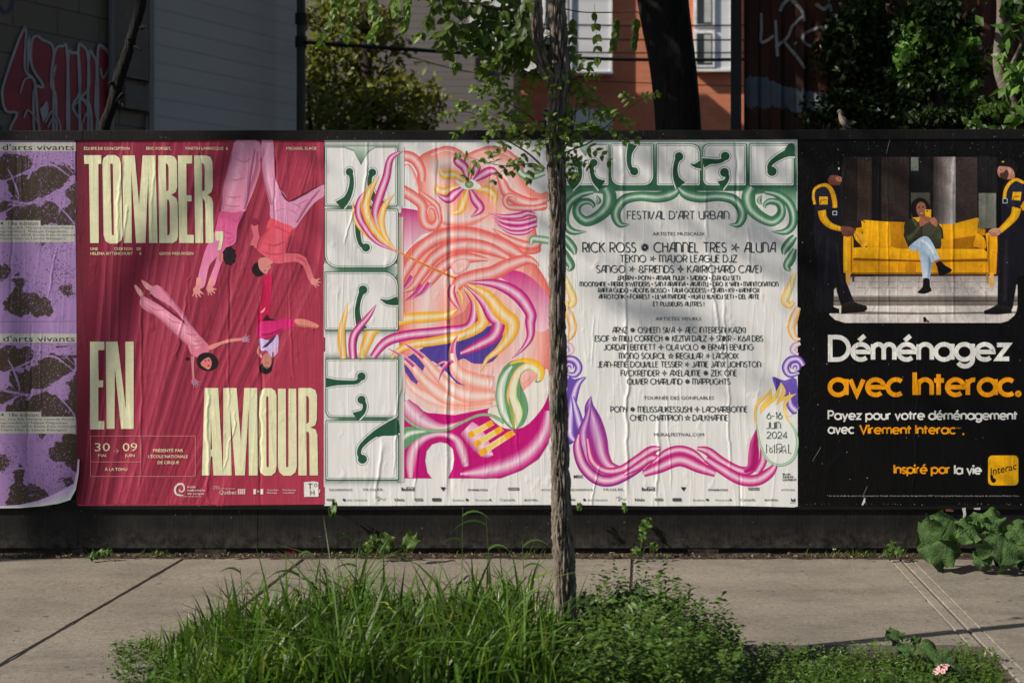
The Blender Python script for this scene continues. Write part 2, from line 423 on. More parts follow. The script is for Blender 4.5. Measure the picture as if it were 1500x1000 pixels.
# monoline alphabets; cap height 1, baseline 0
def ar(cx, cy, rx, ry, a, b, n=12):
    return [(cx+rx*math.cos(R(a+(b-a)*i/n)), cy+ry*math.sin(R(a+(b-a)*i/n))) for i in range(n+1)]
def ring(cx, cy, rx, ry): return ar(cx, cy, rx, ry, 90, 450, 24)
def star(n, r1, r2=0, cy=.5, cx=.42):
    return [[(cx+r2*math.cos(2*math.pi*k/n), cy+r2*math.sin(2*math.pi*k/n)), (cx+r1*math.cos(2*math.pi*k/n), cy+r1*math.sin(2*math.pi*k/n))] for k in range(n)]
GEO = {
 'A': ([[(0,0),(.38,1),(.76,0)], [(.14,.33),(.62,.33)]], .76),
 'B': ([[(0,0),(0,1),(.28,1)]+ar(.28,.75,.25,.25,90,-90)+[(0,.5)], [(.28,.5)]+ar(.3,.25,.28,.25,90,-90)+[(0,0)]], .58),
 'C': ([ar(.5,.5,.5,.5,48,312,20)], .84), 'D': ([[(0,0),(0,1),(.28,1)]+ar(.28,.5,.48,.5,90,-90,18)+[(0,0)]], .76),
 'E': ([[(.48,1),(0,1),(0,0),(.48,0)], [(0,.5),(.42,.5)]], .48), 'F': ([[(.46,1),(0,1),(0,0)], [(0,.5),(.4,.5)]], .46),
 'G': ([ar(.5,.5,.5,.5,48,360,22)+[(.55,.5)]], 1.0), 'H': ([[(0,0),(0,1)], [(.62,0),(.62,1)], [(0,.5),(.62,.5)]], .62),
 'I': ([[(0,0),(0,1)]], .0), 'J': ([[(.34,1),(.34,.22)]+ar(.12,.22,.22,.22,0,-140,8)], .34),
 'K': ([[(0,0),(0,1)], [(.52,1),(.02,.48)], [(.14,.58),(.56,0)]], .56), 'L': ([[(0,1),(0,0),(.45,0)]], .45),
 'M': ([[(0,0),(.1,1),(.42,.25),(.74,1),(.84,0)]], .84), 'N': ([[(0,0),(0,1),(.64,0),(.64,1)]], .64),
 'O': ([ring(.5,.5,.5,.5)], 1.0), 'P': ([[(0,0),(0,1),(.28,1)]+ar(.28,.73,.27,.27,90,-90)+[(0,.46)]], .55),
 'Q': ([ring(.5,.5,.5,.5), [(.6,.3),(.95,-.04)]], 1.0),
 'R': ([[(0,0),(0,1),(.28,1)]+ar(.28,.74,.26,.26,90,-90)+[(0,.48)], [(.24,.48),(.56,0)]], .56),
 'S': ([ar(.27,.74,.25,.25,35,270,14)[:-1]+ar(.27,.24,.26,.25,90,-150,14)], .53), 'T': ([[(0,1),(.58,1)], [(.29,1),(.29,0)]], .58),
 'U': ([[(0,1),(0,.3)]+ar(.3,.3,.3,.3,180,360)+[(.6,1)]], .6), 'V': ([[(0,1),(.36,0),(.72,1)]], .72),
 'W': ([[(0,1),(.26,0),(.52,.85),(.78,0),(1.04,1)]], 1.04), 'X': ([[(0,1),(.6,0)], [(.6,1),(0,0)]], .6),
 'Y': ([[(0,1),(.32,.48),(.64,1)], [(.32,.48),(.32,0)]], .64), 'Z': ([[(0,1),(.56,1),(0,0),(.58,0)]], .58),
 'a': ([ring(.34,.34,.34,.34), [(.68,.7),(.68,0)]], .68), 'b': ([ring(.34,.34,.34,.34), [(0,1.04),(0,0)]], .68),
 'c': ([ar(.34,.34,.34,.34,50,310,18)], .56), 'd': ([ring(.34,.34,.34,.34), [(.68,1.04),(.68,0)]], .68),
 'e': ([[(.02,.34),(.67,.34)]+ar(.34,.34,.34,.34,0,312,20)], .68), 'f': ([[(.12,0),(.12,.8)]+ar(.34,.8,.22,.22,180,95,6), [(-.04,.64),(.34,.64)]], .34),
 'g': ([ring(.34,.34,.34,.34), [(.68,.7),(.68,.02)]+ar(.36,.02,.32,.32,0,-150,12)], .68),
 'h': ([[(0,1.04),(0,0)], ar(.27,.41,.27,.27,180,0)+[(.54,0)]], .54), 'i': ([[(0,.68),(0,0)], ring(0,.93,.035,.035)], .0),
 'j': ([[(.1,.68),(.1,-.2)], ring(.1,.93,.035,.035)], .1), 'k': ([[(0,1.04),(0,0)], [(.42,.68),(.02,.3)], [(.14,.4),(.46,0)]], .46),
 'l': ([[(0,1.04),(0,0)]], .0), 'm': ([[(0,.68),(0,0)], ar(.22,.44,.22,.24,180,0)+[(.44,0)], ar(.66,.44,.22,.24,180,0)+[(.88,0)]], .88),
 'n': ([[(0,.68),(0,0)], ar(.27,.41,.27,.27,180,0)+[(.54,0)]], .54), 'o': ([ring(.34,.34,.34,.34)], .68),
 'p': ([ring(.34,.34,.34,.34), [(0,.7),(0,-.32)]], .68), 'q': ([ring(.34,.34,.34,.34), [(.68,.7),(.68,-.32)]], .68),
 'r': ([[(0,.68),(0,0)], ar(.24,.42,.24,.25,180,75,8)], .3), 's': ([ar(.2,.5,.18,.17,30,270,12)[:-1]+ar(.2,.17,.19,.165,90,-150,12)], .4),
 't': ([[(.12,.92),(.12,0)], [(-.06,.64),(.34,.64)]], .32), 'u': ([[(0,.68),(0,.27)]+ar(.27,.27,.27,.27,180,360), [(.54,.68),(.54,0)]], .54),
 'v': ([[(0,.68),(.27,0),(.54,.68)]], .54), 'w': ([[(0,.68),(.22,0),(.44,.6),(.66,0),(.88,.68)]], .88), 'x': ([[(0,.68),(.48,0)], [(.48,.68),(0,0)]], .48),
 'y': ([[(0,.68),(.28,.02)], [(.56,.68),(.16,-.3)]], .56), 'z': ([[(0,.65),(.46,.65),(.02,.03),(.5,.03)]], .5),
 '.': ([ring(.05,.05,.04,.04)], .1), ',': ([[(.06,.1),(0,-.14)]], .08), '-': ([[(0,.42),(.34,.42)]], .34), '(': ([ar(.3,.5,.3,.62,130,230)], .12), ')': ([ar(-.1,.5,.3,.62,50,-50)], .2),
 "'": ([[(.05,1.02),(.0,.76)]], .06), '!': ([[(0,1),(0,.3)], ring(0,.04,.03,.03)], .02), '&': ([ar(.3,.74,.22,.24,-60,240,14)+[(.7,0)], ar(.3,.26,.3,.27,110,370,14)], .66),
 '0': ([ring(.32,.5,.32,.5)], .64), '1': ([[(0,.8),(.2,1),(.2,0)]], .22), '2': ([ar(.28,.72,.27,.28,170,-35,14)+[(0,0),(.58,0)]], .58), '3': ([ar(.26,.75,.24,.25,150,-90,14), ar(.26,.26,.28,.25,90,-150,14)], .54),
 '4': ([[(.6,.26),(0,.26),(.44,1),(.44,0)]], .6), '5': ([[(.5,1),(.1,1),(.06,.58)]+ar(.26,.32,.29,.31,120,-150,16)], .56), '6': ([ring(.3,.31,.3,.31), [(.02,.42),(.4,1)]], .6), '9': ([ring(.3,.69,.3,.31), [(.58,.58),(.2,0)]], .6),
 '8': ([ring(.28,.75,.24,.25), ring(.28,.25,.28,.25)], .56), '7': ([[(0,1),(.56,1),(.16,0)]], .56), ' ': ([], .22),
 '\u2022': ([ring(.1,.5,.05,.05), ring(.1,.5,.1,.1)], .2),
}
for k, (b, ac) in {'\u00e9': ('e', [(.26,.84),(.5,1.06)]), '\u00c9': ('E', [(.16,1.14),(.34,1.34)]), '\u00c0': ('A', [(.3,1.34),(.48,1.14)])}.items():
    GEO[k] = (GEO[b][0]+[ac], GEO[b][1])
GEO['\u00cf'] = ([[(.06,0),(.06,1)], [(-.06,1.16),(-.06,1.24)], [(.18,1.16),(.18,1.24)]], .12)
DECO = dict(GEO)
DECO.update({
 'A': ([[(0,0),(.28,.82)]+ar(.42,.8,.15,.2,165,90,6)+[(.58,1),(.58,0)], [(.12,.36),(.58,.36)]], .58),
 'N': ([[(0,0),(0,1),(.2,1)]+ar(.2,.62,.34,.38,90,0)+[(.54,0)]], .54),
 'M': ([[(0,0),(0,1),(.16,1)]+ar(.16,.7,.26,.3,90,0,8)+[(.42,0)], ar(.6,.74,.26,.26,130,0,8)+[(.86,0)]], .86),
 'U': ([[(0,1),(0,.36)]+ar(.28,.3,.28,.3,180,270,8)+[(.56,0),(.56,1)]], .56), 'V': ([[(0,1),(0,.36)]+ar(.3,.3,.3,.3,180,250,8)+[(.54,1)]], .54),
 'R': ([[(0,0),(0,1),(.24,1)]+ar(.24,.7,.28,.3,90,-90)+[(.02,.4)], [(.22,.4),(.5,0)]], .5), 'P': ([[(0,0),(0,1),(.22,1)]+ar(.22,.69,.28,.31,90,-90)+[(.0,.38)]], .5),
 'S': ([ar(.22,.75,.2,.24,40,270,12)[:-1]+ar(.22,.25,.22,.255,90,-150,12)], .44), 'L': ([[(0,1),(0,0),(.36,0)]], .36), 'E': ([[(.38,1),(0,1),(0,0),(.38,0)], [(0,.55),(.32,.55)]], .38),
 'I': ([[(0,0),(0,1)]], .02), 'Y': ([[(0,1),(.0,.75)]+ar(.26,.72,.26,.26,180,270,8)+[(.5,.46)], [(.5,1),(.5,.3),(.3,0)]], .5), 'H': ([[(0,0),(0,1)], [(.52,0),(.52,1)], [(0,.6),(.52,.6)]], .52),
 'O': ([ring(.42,.5,.42,.5)], .84), 'C': ([ar(.44,.5,.44,.5,45,315,20)], .76), 'D': ([[(0,0),(0,1),(.2,1)]+ar(.2,.5,.46,.5,90,-90,18)+[(0,0)]], .66), 'G': ([ar(.44,.5,.44,.5,48,360,22)+[(.5,.5)]], .88),
 '*': (star(12, .42, .1), .84), '+': (star(5, .44, .06), .84), '^': ([[(.42,1),(.52,.6),(.84,.5),(.52,.4),(.42,0),(.32,.4),(0,.5),(.32,.6),(.42,1)]], .84), '~': ([[(.42,.95),(.53,.62),(.86,.62),(.6,.42),(.7,.08),(.42,.28),(.14,.08),(.24,.42),(-.02,.62),(.31,.62),(.42,.95)]], .84),
 '\u5316': ([[(.2,1),(0,.6)], [(.13,.75),(.13,0)], [(.75,.8),(.35,.5)], [(.45,1),(.45,.05),(.8,.05),(.8,.3)]], .8), '\u529b': ([[(.05,.72),(.7,.72),(.66,.05),(.5,.08)], [(.36,1),(.34,.5),(.02,0)]], .72),
})
# ------------------------------------------------------------------ ground, pavement, fence
def concrete(name, base, k=1.0):
    m, g, bs = material(name)
    v = g.coords('World')
    big = g.noise(v, 1.1, 5, .6); mid = g.noise(g.coords('World', (1.2,1.9,1)), 1.6, 5, .65); fine = g.noise(v, 160, 3, .7); pit = g.noise(v, 46, 2, .5)
    c = g.ramp(big, [(.3, (*[x*.78 for x in base], 1)), (.7, (*[x*1.12 for x in base], 1))])
    c = g.mix(g.math('MULTIPLY_ADD', mid, 2.6, -1.15, clamp=True), c, (*[x*.62 for x in (base[0]*.96, base[1]*.97, base[2])], 1))
    st1 = g.noise(g.coords('World', (.8,1.5,1), loc=(4,2,0)), 2.3, 6, .7, .6)
    c = g.mix(g.math('MULTIPLY_ADD', st1, 3.4, -1.75, clamp=True), c, (*[x*.55 for x in base], 1))
    c = g.mix(g.math('MULTIPLY_ADD', g.noise(v, 5.5, 4, .6), 4.0, -2.45, clamp=True), c, (*[x*1.22 for x in base], 1))
    gum = g.n('TexVoronoi', i_Scale=5.5); g.nt.links.new(v, gum.inputs['Vector'])
    c = g.mix(g.math('LESS_THAN', g.math('ADD', gum.outputs['Distance'], g.math('MULTIPLY', mid, .06)), .105), c, (*[x*.42 for x in base], 1))
    sp = g.n('CombineColor'); f = g.math('MULTIPLY_ADD', fine, 1.7, .15)
    f = g.math('MULTIPLY', f, g.math('MULTIPLY_ADD', g.noise(v, 38, 4, .7), 1.0, .5))
    f = g.math('MULTIPLY', f, g.math('MULTIPLY_ADD', g.math('GREATER_THAN', pit, .67), -.5, 1))
    for i in range(3): g.put(sp, i, f)
    g.put(bs, 'Base Color', g.mix(1.0, c, sp.outputs[0], 'MULTIPLY'))
    bs.inputs['Roughness'].default_value = .9; bs.inputs['Specular IOR Level'].default_value = .2
    bump(g, bs, g.math('MULTIPLY_ADD', fine, .5, g.math('MULTIPLY', pit, .6)), .0025)
    return m
M_CONC = concrete('weathered_concrete', (.208,.182,.146))
M_TROW = concrete('smooth_trowelled_concrete', (.228,.202,.165))
M_SOIL = rough_mat('dry_soil', [(.3,(.018,.012,.008,1)),(.55,(.05,.036,.024,1)),(.75,(.11,.08,.052,1))], 22, 90, .012, .95)
M_ASPH = rough_mat('asphalt', [(.3,(.035,.035,.036,1)),(.7,(.07,.068,.066,1))], 30, 220, .004, .9, kind='World')
M_KERB = concrete('kerb_concrete', (.25,.24,.22))
m = MB(); m.add([(-160,-160,-.16),(160,-160,-.16),(160,160,-.16),(-160,160,-.16)], [(0,1,2,3)]); tag(m.build('ground', M_ASPH), kind='structure')
m = MB(); m.box((-12,-.05,-.15),(12,26,-.012)); tag(m.build('yard_soil', M_SOIL), kind='structure')
JX = [-9.4,-7.8,-6.3,-4.75,-3.6,-2.357,-1.74,-.053,1.318,2.9,4.5,6.1,7.8,9.4]
PIT = (-1.70, 1.275, -2.95, -1.84)
m = MB()
def worn(x0, x1, y0, y1, z, n=90):          # a slab whose long edges are chipped
    L, Rr, l2, r2 = [], [], [], []
    for i in range(n+1):
        y = y0+(y1-y0)*i/n
        for lst, lo, x, s in ((L, l2, x0, 1), (Rr, r2, x1, -1)):
            c = .004+.004*abs(noise.noise((x*9, y*14, 1)))+.010*max(0, noise.noise((x*7+3, y*6, 4))-.15)
            e = s*(.0025*abs(noise.noise((x*5, y*30, 7)))+.006*max(0, noise.noise((x*3, y*9, 2))-.2))
            lst.append((x+e+s*c, y, z)); lo.append((x+e, y, z-.005-.3*c))
    vs = [(p[0], p[1], -.15) for p in l2]+l2+L+Rr+r2+[(p[0], p[1], -.15) for p in r2]; k = n+1
    m.add(vs, [(r*k+i, (r+1)*k+i, (r+1)*k+i+1, r*k+i+1) for r in range(5) for i in range(n)])
    for i in (0, n): m.add([vs[r*k+i] for r in range(6)], [tuple(range(6))])
random.seed(2)
for a, b in zip(JX, JX[1:]):
    in_pit = a > -1.8 and b < 1.4
    for (y0, y1) in ([(PIT[3], -.05), (-3.35, PIT[2])] if in_pit else [(-3.35, -.05)]):
        dz = random.uniform(-.004, .001); g = .0055
        tl, tr = (.0 if a < 0 else .052, .052) if a > -.1 else (0, .0)
        m.box((a+g+.001, y0+.004, -.15), (b-g-.001, y1-.004, dz-.0045), mi=1)
        if tl: m.cbox((a+g, y0, -.15), (a+tl, y1, dz), .004, mi=1)
        worn(a+(tl+.0025 if tl else g), b-(tr+.0025 if tr else g), y0, y1, dz+.0012)
        if tr: m.cbox((b-tr, y0, -.15), (b-g, y1, dz), .004, mi=1)
for a in JX: m.box((a-.03, PIT[3]+.002 if -1.8 < a < 1.2 else -3.34, -.149), (a+.03, -.056, -.0085), mi=2)
M_GRIT = rough_mat('joint_grit', [(.3,(.045,.034,.024,1)),(.6,(.11,.088,.064,1)),(.8,(.2,.17,.13,1))], 60, 160, .006, .95, kind='World')
tag(m.build('sidewalk', [M_CONC, M_TROW, M_GRIT]), kind='structure')
m = MB(); m.cbox((-12,-3.52,-.3),(12,-3.36,-.002), .02); tag(m.build('kerb', M_KERB), kind='structure')
m = MB(); n = 30
pts = [(PIT[0]+(PIT[1]-PIT[0])*i/n, PIT[2]+(PIT[3]-PIT[2])*j/12, -.035+.05*noise.noise((i*.4, j*.5, 2))+.02*noise.noise((i*1.3, j*1.4, 5))) for j in range(13) for i in range(n+1)]
m.add(pts, [(j*(n+1)+i, j*(n+1)+i+1, (j+1)*(n+1)+i+1, (j+1)*(n+1)+i) for j in range(12) for i in range(n)])
tag(m.build('tree_pit_soil', M_SOIL, smooth=True), kind='structure')
# soil strip under the fence
m = MB(); n = 200
pts = [(-9+18*i/n, -.085-.022*noise.noise((i*.9,0,1))+.42*j/8, .002+.012*noise.noise((i*.8, j, 3))+(.010 if j > 1 else (-.004 if j == 0 else .004))) for j in range(9) for i in range(n+1)]
m.add(pts, [(j*(n+1)+i, j*(n+1)+i+1, (j+1)*(n+1)+i+1, (j+1)*(n+1)+i) for j in range(8) for i in range(n)])
tag(m.build('soil_strip', M_SOIL, smooth=True), kind='structure')

def painted_board(k=1.0):
    m, g, bs = material('black_painted_board')
    grain = g.noise(g.coords('World', (1,1,.09)), 90, 5, .65); blot = g.noise(g.coords('World'), 7, 5, .65)
    c = g.ramp(grain, [(.35,(.0055*k,.005*k,.0047*k,1)),(.62,(.010*k,.009*k,.0083*k,1)),(.8,(.024*k,.021*k,.018*k,1))])
    c = g.mix(g.math('MULTIPLY_ADD', blot, 1.8, -.75, clamp=True), c, (.024*k,.021*k,.018*k,1))
    fl = g.noise(g.coords('World'), 150, 1, .5)
    c = g.mix(g.math('GREATER_THAN', fl, .80), c, (.09,.085,.08,1))
    sp = g.n('SeparateXYZ'); g.nt.links.new(g.coords('World'), sp.inputs[0])
    low = g.math('MULTIPLY_ADD', sp.outputs[2], -7.0, 1.15, clamp=True)     # dried mud splashed up from the soil
    spl = g.math('MULTIPLY', low, g.math('MULTIPLY_ADD', g.noise(g.coords('World'), 26, 5, .7), 3.2, -1.25, clamp=True))
    c = g.mix(spl, c, (.075,.064,.052,1))
    scuf = g.noise(g.coords('World', (.5,1,6)), 9, 5, .7)
    c = g.mix(g.math('MULTIPLY_ADD', scuf, 4.0, -2.5, clamp=True), c, (.045*k,.041*k,.037*k,1))
    g.put(bs, 'Base Color', c); bs.inputs['Roughness'].default_value = .68; bs.inputs['Specular IOR Level'].default_value = .2
    bump(g, bs, grain, .002); return m
M_BOARD = painted_board()
M_RAIL = painted_board(.45)
fence = thing('fence', (0,0,0), 'long black painted board fence behind the sidewalk', 'fence')
def slab_x(x0, x1, y0, y1, zb, zt, n=1):       # a rail whose ends sit at slightly different heights
    m = MB(); (zb0, zb1), (zt0, zt1) = zb, zt
    c = .003
    m.add([(x0,y0,zb0),(x1,y0,zb1),(x1,y1,zb1),(x0,y1,zb0),(x0,y0,zt0-c),(x1,y0,zt1-c),(x1,y0+c,zt1),(x0,y0+c,zt0),(x0,y1,zt0),(x1,y1,zt1)],
          [(0,1,5,4),(4,5,6,7),(7,6,9,8),(3,8,9,2),(0,3,2,1),(0,4,7,8,3),(1,2,9,6,5)])
    return m
for x0, x1 in ((-9,-5.3),(-5.297,-3.05),(-3.047,-1.0),(-.997,.79),(.793,3.2),(3.203,7)):
    m = MB(); m.box((x0,0,PZ(746)), (x1,.012,PZ(200))); m.build('panel', M_RAIL, fence)
for x0, x1 in ((-9,-2.0),(-1.997,1.56),(1.563,7)): slab_x(x0, x1, .0145, .055, (PZ(803), PZ(803)), (PZ(744), PZ(744))).build('skirt_board', M_BOARD, fence)
for x0, x1, za, zb_ in ((-9,-2.9,PZ(192),PZ(191.4)),(-2.897,.0,PZ(191.2),PZ(191.2)),(.003,7,PZ(191),PZ(185))): slab_x(x0, x1, -.006, .11, (za-.05, zb_-.05), (za, zb_))  .build('cap_rail', M_RAIL, fence)
for x in (-8,-5.3,-3,-1,.8,3.2,5.6):
    m = MB(); m.box((x-.045,.0565,-.1), (x+.045,.105,2.12)); m.build('post', M_BOARD, fence)
for a, b in ((103,120),(284,330),(1008,1053),(-300,-260),(1640,1690)):
    m = MB(); m.cbox((PX(a),.018,-.02), (PX(b),.05,PZ(803)-.001), .003); m.build('foot_block', M_BOARD, fence)
m = MB(); rnd = random.Random(77)                         # glue crumbs and scraps of old paper left on the boards
for k in range(150):
    if rnd.random() < .7: px, py, yy = rnd.uniform(-60,1560), rnd.uniform(748,800), .0143
    else: px, py, yy = rnd.uniform(-60,1560), rnd.uniform(194,204), -.0063
    r = rnd.choice((.0008,.001,.0014,.002,.003)); x, z = PX(px), PZ(py)
    m.add([(x+r*rnd.uniform(.5,1.3)*math.cos(a), yy, z+r*rnd.uniform(.5,1.3)*math.sin(a)) for a in (0,1.2,2.5,3.8,5)], [(0,4,3,2,1)])
m.build('old_paste', rough_mat('old_paper', [(.3,(.10,.095,.09,1)),(.7,(.32,.31,.29,1))], 30, 60, .001), fence)
# ------------------------------------------------------------------ beyond the fence
M_BRICK, g, bs = material('red_brick')
def brickwork(g, bs, c1, c2, mort, scale, kind='Object', bw=.5, rh=.25, ms=.012, swap=True, b=.004):
    v = g.coords(kind)
    if swap:
        s = g.n('SeparateXYZ'); g.nt.links.new(v, s.inputs[0]); cb = g.n('CombineXYZ'); g.put(cb, 0, s.outputs[0]); g.put(cb, 1, s.outputs[2]); v2 = cb.outputs[0]
    else: v2 = v
    t = g.n('TexBrick', i_Color1=c1, i_Color2=c2, i_Mortar=mort, i_Scale=scale, i_Brick_Width=bw, i_Row_Height=rh, i_Mortar_Size=ms)
    g.nt.links.new(v2, t.inputs[0])
    n1 = g.noise(v, 1.5, 4)
    g.put(bs, 'Base Color', g.mix(g.math('MULTIPLY_ADD', n1, .8, -.15, clamp=True), t.outputs[0], tuple(x*.75 for x in c1[:3])+(1,)))
    bs.inputs['Roughness'].default_value = .9
    bump(g, bs, g.math('SUBTRACT', 1, t.outputs[1]), b)
brickwork(g, bs, (.66,.215,.105,1), (.54,.168,.082,1), (.42,.22,.15,1), 2.2)
M_BLOCK, g, bs = material('concrete_block')
brickwork(g, bs, (.20,.162,.13,1), (.155,.127,.103,1), (.09,.074,.062,1), 1.0, bw=.42, rh=.21, ms=.007)
def siding(name, c, pitch, dark=.45):
    m, g, bs = material(name)
    s = g.n('SeparateXYZ'); g.nt.links.new(g.coords('Object'), s.inputs[0])
    f = g.math('FRACT', g.math('MULTIPLY', s.outputs[2], 1/pitch))
    col = g.mix(g.math('GREATER_THAN', f, .88), (*c, 1), (*[x*dark for x in c], 1))
    n1 = g.noise(g.coords('Object', (.5,.5,2)), 2.0, 4)
    g.put(bs, 'Base Color', g.mix(g.math('MULTIPLY_ADD', n1, 1.1, -.3, clamp=True), col, (*[x*.75 for x in c], 1)))
    bs.inputs['Roughness'].default_value = .6
    bump(g, bs, f, .012); return m
M_GREYSIDE, M_BLUESIDE, M_WHITEP = siding('grey_siding', (.20,.175,.165), .10, .4), siding('slate_siding', (.46,.435,.425), .15, .80), siding('pale_panel', (.72,.73,.75), .42, .8)
def plain(name, c, r=.6, sp=.3, var=.25):
    return rough_mat(name, [(.3,(*[x*(1-var) for x in c],1)),(.7,(*[x*(1+var) for x in c],1))], 5, 40, .002, r, spec=sp)
M_WHITE, M_BLACK, M_POLE, M_WOODB = plain('white_trim', (.8,.8,.78)), plain('black_cable', (.012,.012,.012)), plain('weathered_pole', (.05,.048,.032)), plain('faded_board', (.12,.095,.085))
M_CURT = plain('curtain', (.45,.46,.44)); M_DARKW = plain('dark_window', (.012,.011,.012), .25, .5)
M_GLASS, g, bs = material('window_glass'); bs.inputs['Base Color'].default_value = (.03,.034,.036,1); bs.inputs['Roughness'].default_value = .06; bs.inputs['Specular IOR Level'].default_value = .6
M_RED, M_GW = plain('red_spray_paint', (.26,.022,.034), .5), plain('pale_spray_paint', (.34,.33,.34), .5)
M_PIPE = plain('grey_pipe', (.16,.15,.145), .4)

# --- left: block building with graffiti and slate building, both running away to the right
P0, PD = Vector((-4.10, 12-D0, 0)), Vector((.76, 1.6, 0)).normalized()
PN = Vector((PD.y, -PD.x, 0))
def onwall(px, py, off=0.0):
    d = Vector(((px-942)/FPX, 1, -(py-427)/FPX)); o = Vector((0, -D0, CZ)); q = P0+PN*off
    t = (q-o).dot(PN)/d.dot(PN); return o+d*t
def along(px, off=0.0):
    p = onwall(px, 427, off); return (p-P0).dot(PD)
def wallbox(name, px0, px1, z0, z1, off, depth, mat, parent, origin=None):
    a, b = along(px0, off), along(px1, off); m = MB(); vs = []
    for z in (z0, z1):
        for s, o in ((a,off),(b,off),(b,off-depth),(a,off-depth)): q = P0+PD*s+PN*o; vs.append((q.x, q.y, z))
    m.add(vs, [(0,3,2,1),(4,5,6,7),(0,1,5,4),(1,2,6,5),(2,3,7,6),(3,0,4,7)])
    o = m.build(name, mat, parent)
    return o
def turned(name, px0, px1, z0, z1, off, depth, mat, parent):   # same, in a frame whose x runs along the wall so the pattern follows it
    a, b = along(px0, off), along(px1, off); m = MB()
    m.box((a,-off,z0),(b,depth-off,z1)); o = m.build(name, mat, parent)
    o.location = P0; o.rotation_euler = (0,0,math.atan2(PD.y, PD.x)); return o
blk = thing('block_building', (0,0,0), 'grey concrete block building sprayed with red graffiti', 'building')
turned('wall', -420, 218, -.1, 4.5, 0, 5.0, M_BLOCK, blk)
m = MB(); m.tube([onwall(163, 420, .05), onwall(163, -25, .05)], .022, 10); m.build('drainpipe', M_PIPE, blk, smooth=True)
wallbox('pilaster', 166, 218, 3.12, 4.52, .06, .05, M_WOODB, blk)
wallbox('ledge', 184, 219, 2.86, 3.06, .10, .12, M_WOODB, blk)
def wallpoly(m, pts, off): 
    q = [onwall(x, y, off) for x, y in pts]
    m.add(q, [tuple(t) for t in tessellate_polygon([[Vector((x, y, 0)) for x, y in pts]])])
def wallline(m, pts, w, off):
    q = catmull(pts, 6) if len(pts) > 2 else list(pts); v = thick(q, w); m.add([onwall(x, y, off) for x, y in v], [(2*i,2*i+1,2*i+3,2*i+2) for i in range(len(q)-1)])
G3 = lambda *p: [(x/3, y/3) for x, y in p]
red, wht = MB(), MB()
LET = [[(110,120),(20,360),(12,440),(30,490),(75,500),(45,570),(60,640),(170,640),(165,500),(150,360),(110,300)], [(140,180),(165,160),(185,175),(235,215),(225,370),(245,430),(240,640),(160,640),(150,400),(190,380),(140,290)],
       [(245,220),(275,205),(295,240),(300,640),(240,640),(235,380),(225,330)], [(300,260),(318,235),(345,250),(350,400),(320,470),(355,540),(350,640),(300,640)], [(345,210),(365,205),(385,240),(390,380),(360,430),(395,470),(400,640),(355,640),(350,400)],
       [(390,260),(410,245),(425,300),(420,480),(440,560),(420,640),(390,640)], [(430,225),(455,210),(485,260),(492,400),(470,520),(480,640),(425,640),(430,480)]]
for k, l in enumerate(LET):
    c = catmull(G3(*l), 3, True); wallpoly(red, c, .012+.0006*k); wallline(wht, list(c)+[c[0]], 3.6, .017+.0006*k)
for l in ([(90,410),(110,350),(150,350),(155,420)], [(105,520),(125,485),(165,540),(170,600)], [(200,540),(230,490),(265,550),(260,600)], [(210,560),(235,520),(250,560)], [(235,340),(245,290),(230,320)], [(320,470),(360,440),(390,480)], [(365,540),(380,500),(392,560)], [(440,300),(455,345),(480,290)], [(180,490),(205,450),(210,500)]):
    wallline(wht, G3(*l), 2.2, .0225)
wallpoly(wht, G3((175,480),(205,450),(212,500),(190,540)), .0215); wallpoly(wht, G3((118,190),(132,150),(135,230),(120,330)), .0218)
red.build('graffiti_lettering', M_RED, blk); wht.build('graffiti_outline', M_GW, blk)
m = MB(); wallline(m, G3((-20,0),(20,55),(48,40),(60,0)), 4, .012); wallline(m, G3((-30,540),(10,560),(-10,600)), 3, .012); m.build('graffiti_tag', plain('blue_spray_paint', (.05,.055,.12)), blk)
slt = thing('slate_building', (0,0,0), 'plain slate grey clad building right of the graffiti wall', 'building')
turned('wall', 219, 436, -.1, 4.8, .04, 5.0, M_BLUESIDE, slt)
wallbox('corner_board', 219, 226, 0, 4.82, .055, .012, M_PIPE, slt)
up_ = thing('utility_pole', W(441, 427, 13.2)*1.0, 'thin weathered utility pole at the end of the slate building', 'pole')
b = W(441, 427, 13.2); up_.location = (b.x, b.y, 0)
m = MB(); m.tube([(b.x,b.y,-.1),(b.x,b.y,2.5),(b.x,b.y,7.5)], [.045,.042,.036], 12); m.build('shaft', M_POLE, up_, smooth=True)
for py in (62, 28): 
    q = W(441, py, 13.2); m = MB(); m.tube([q-Vector((0,0,.05)), q+Vector((0,0,.05))], .055, 10); m.build('clamp', M_BLACK, up_)

# --- grey sided house and red brick building
def facade(px0, px1, d, z0, z1, depth, mat, name, parent):
    a, b = W(px0, 0, d), W(px1, 0, d); m = MB(); m.box((a.x,a.y,z0),(b.x,b.y+depth,z1)); return m.build(name, mat, parent)
def quad(px0, py0, px1, py1, d, proud, depth, mat, name, parent):
    a, b = W(px0, py1, d), W(px1, py0, d); m = MB(); m.cbox((a.x,a.y-proud,a.z),(b.x,a.y-proud+depth,b.z), .004); return m.build(name, mat, parent)
gh = thing('grey_house', (0,0,0), 'grey house with horizontal siding and one small dark window', 'house')
facade(150, 752, 19.6, -.1, 6.6, 1.25, M_GREYSIDE, 'wall', gh)
f = quad(694, 82, 723, 114, 19.6, .03, .06, M_WOODB, 'window', gh); quad(697, 85, 720, 111, 19.6, .045, .03, M_DARKW, 'pane', f)
quad(688, -200, 751.5, 79, 19.6, .05, .048, M_WHITEP, 'upper_panel', gh)
m = MB(); m.box((W(140,0,19.6).x, 19.5-D0, 6.603), (W(756,0,19.6).x, 20.95-D0, 6.71)); m.build('eave', M_WOODB, gh)
br = thing('brick_building', (0,0,0), 'red brick building with pale window bays behind the trees', 'building')
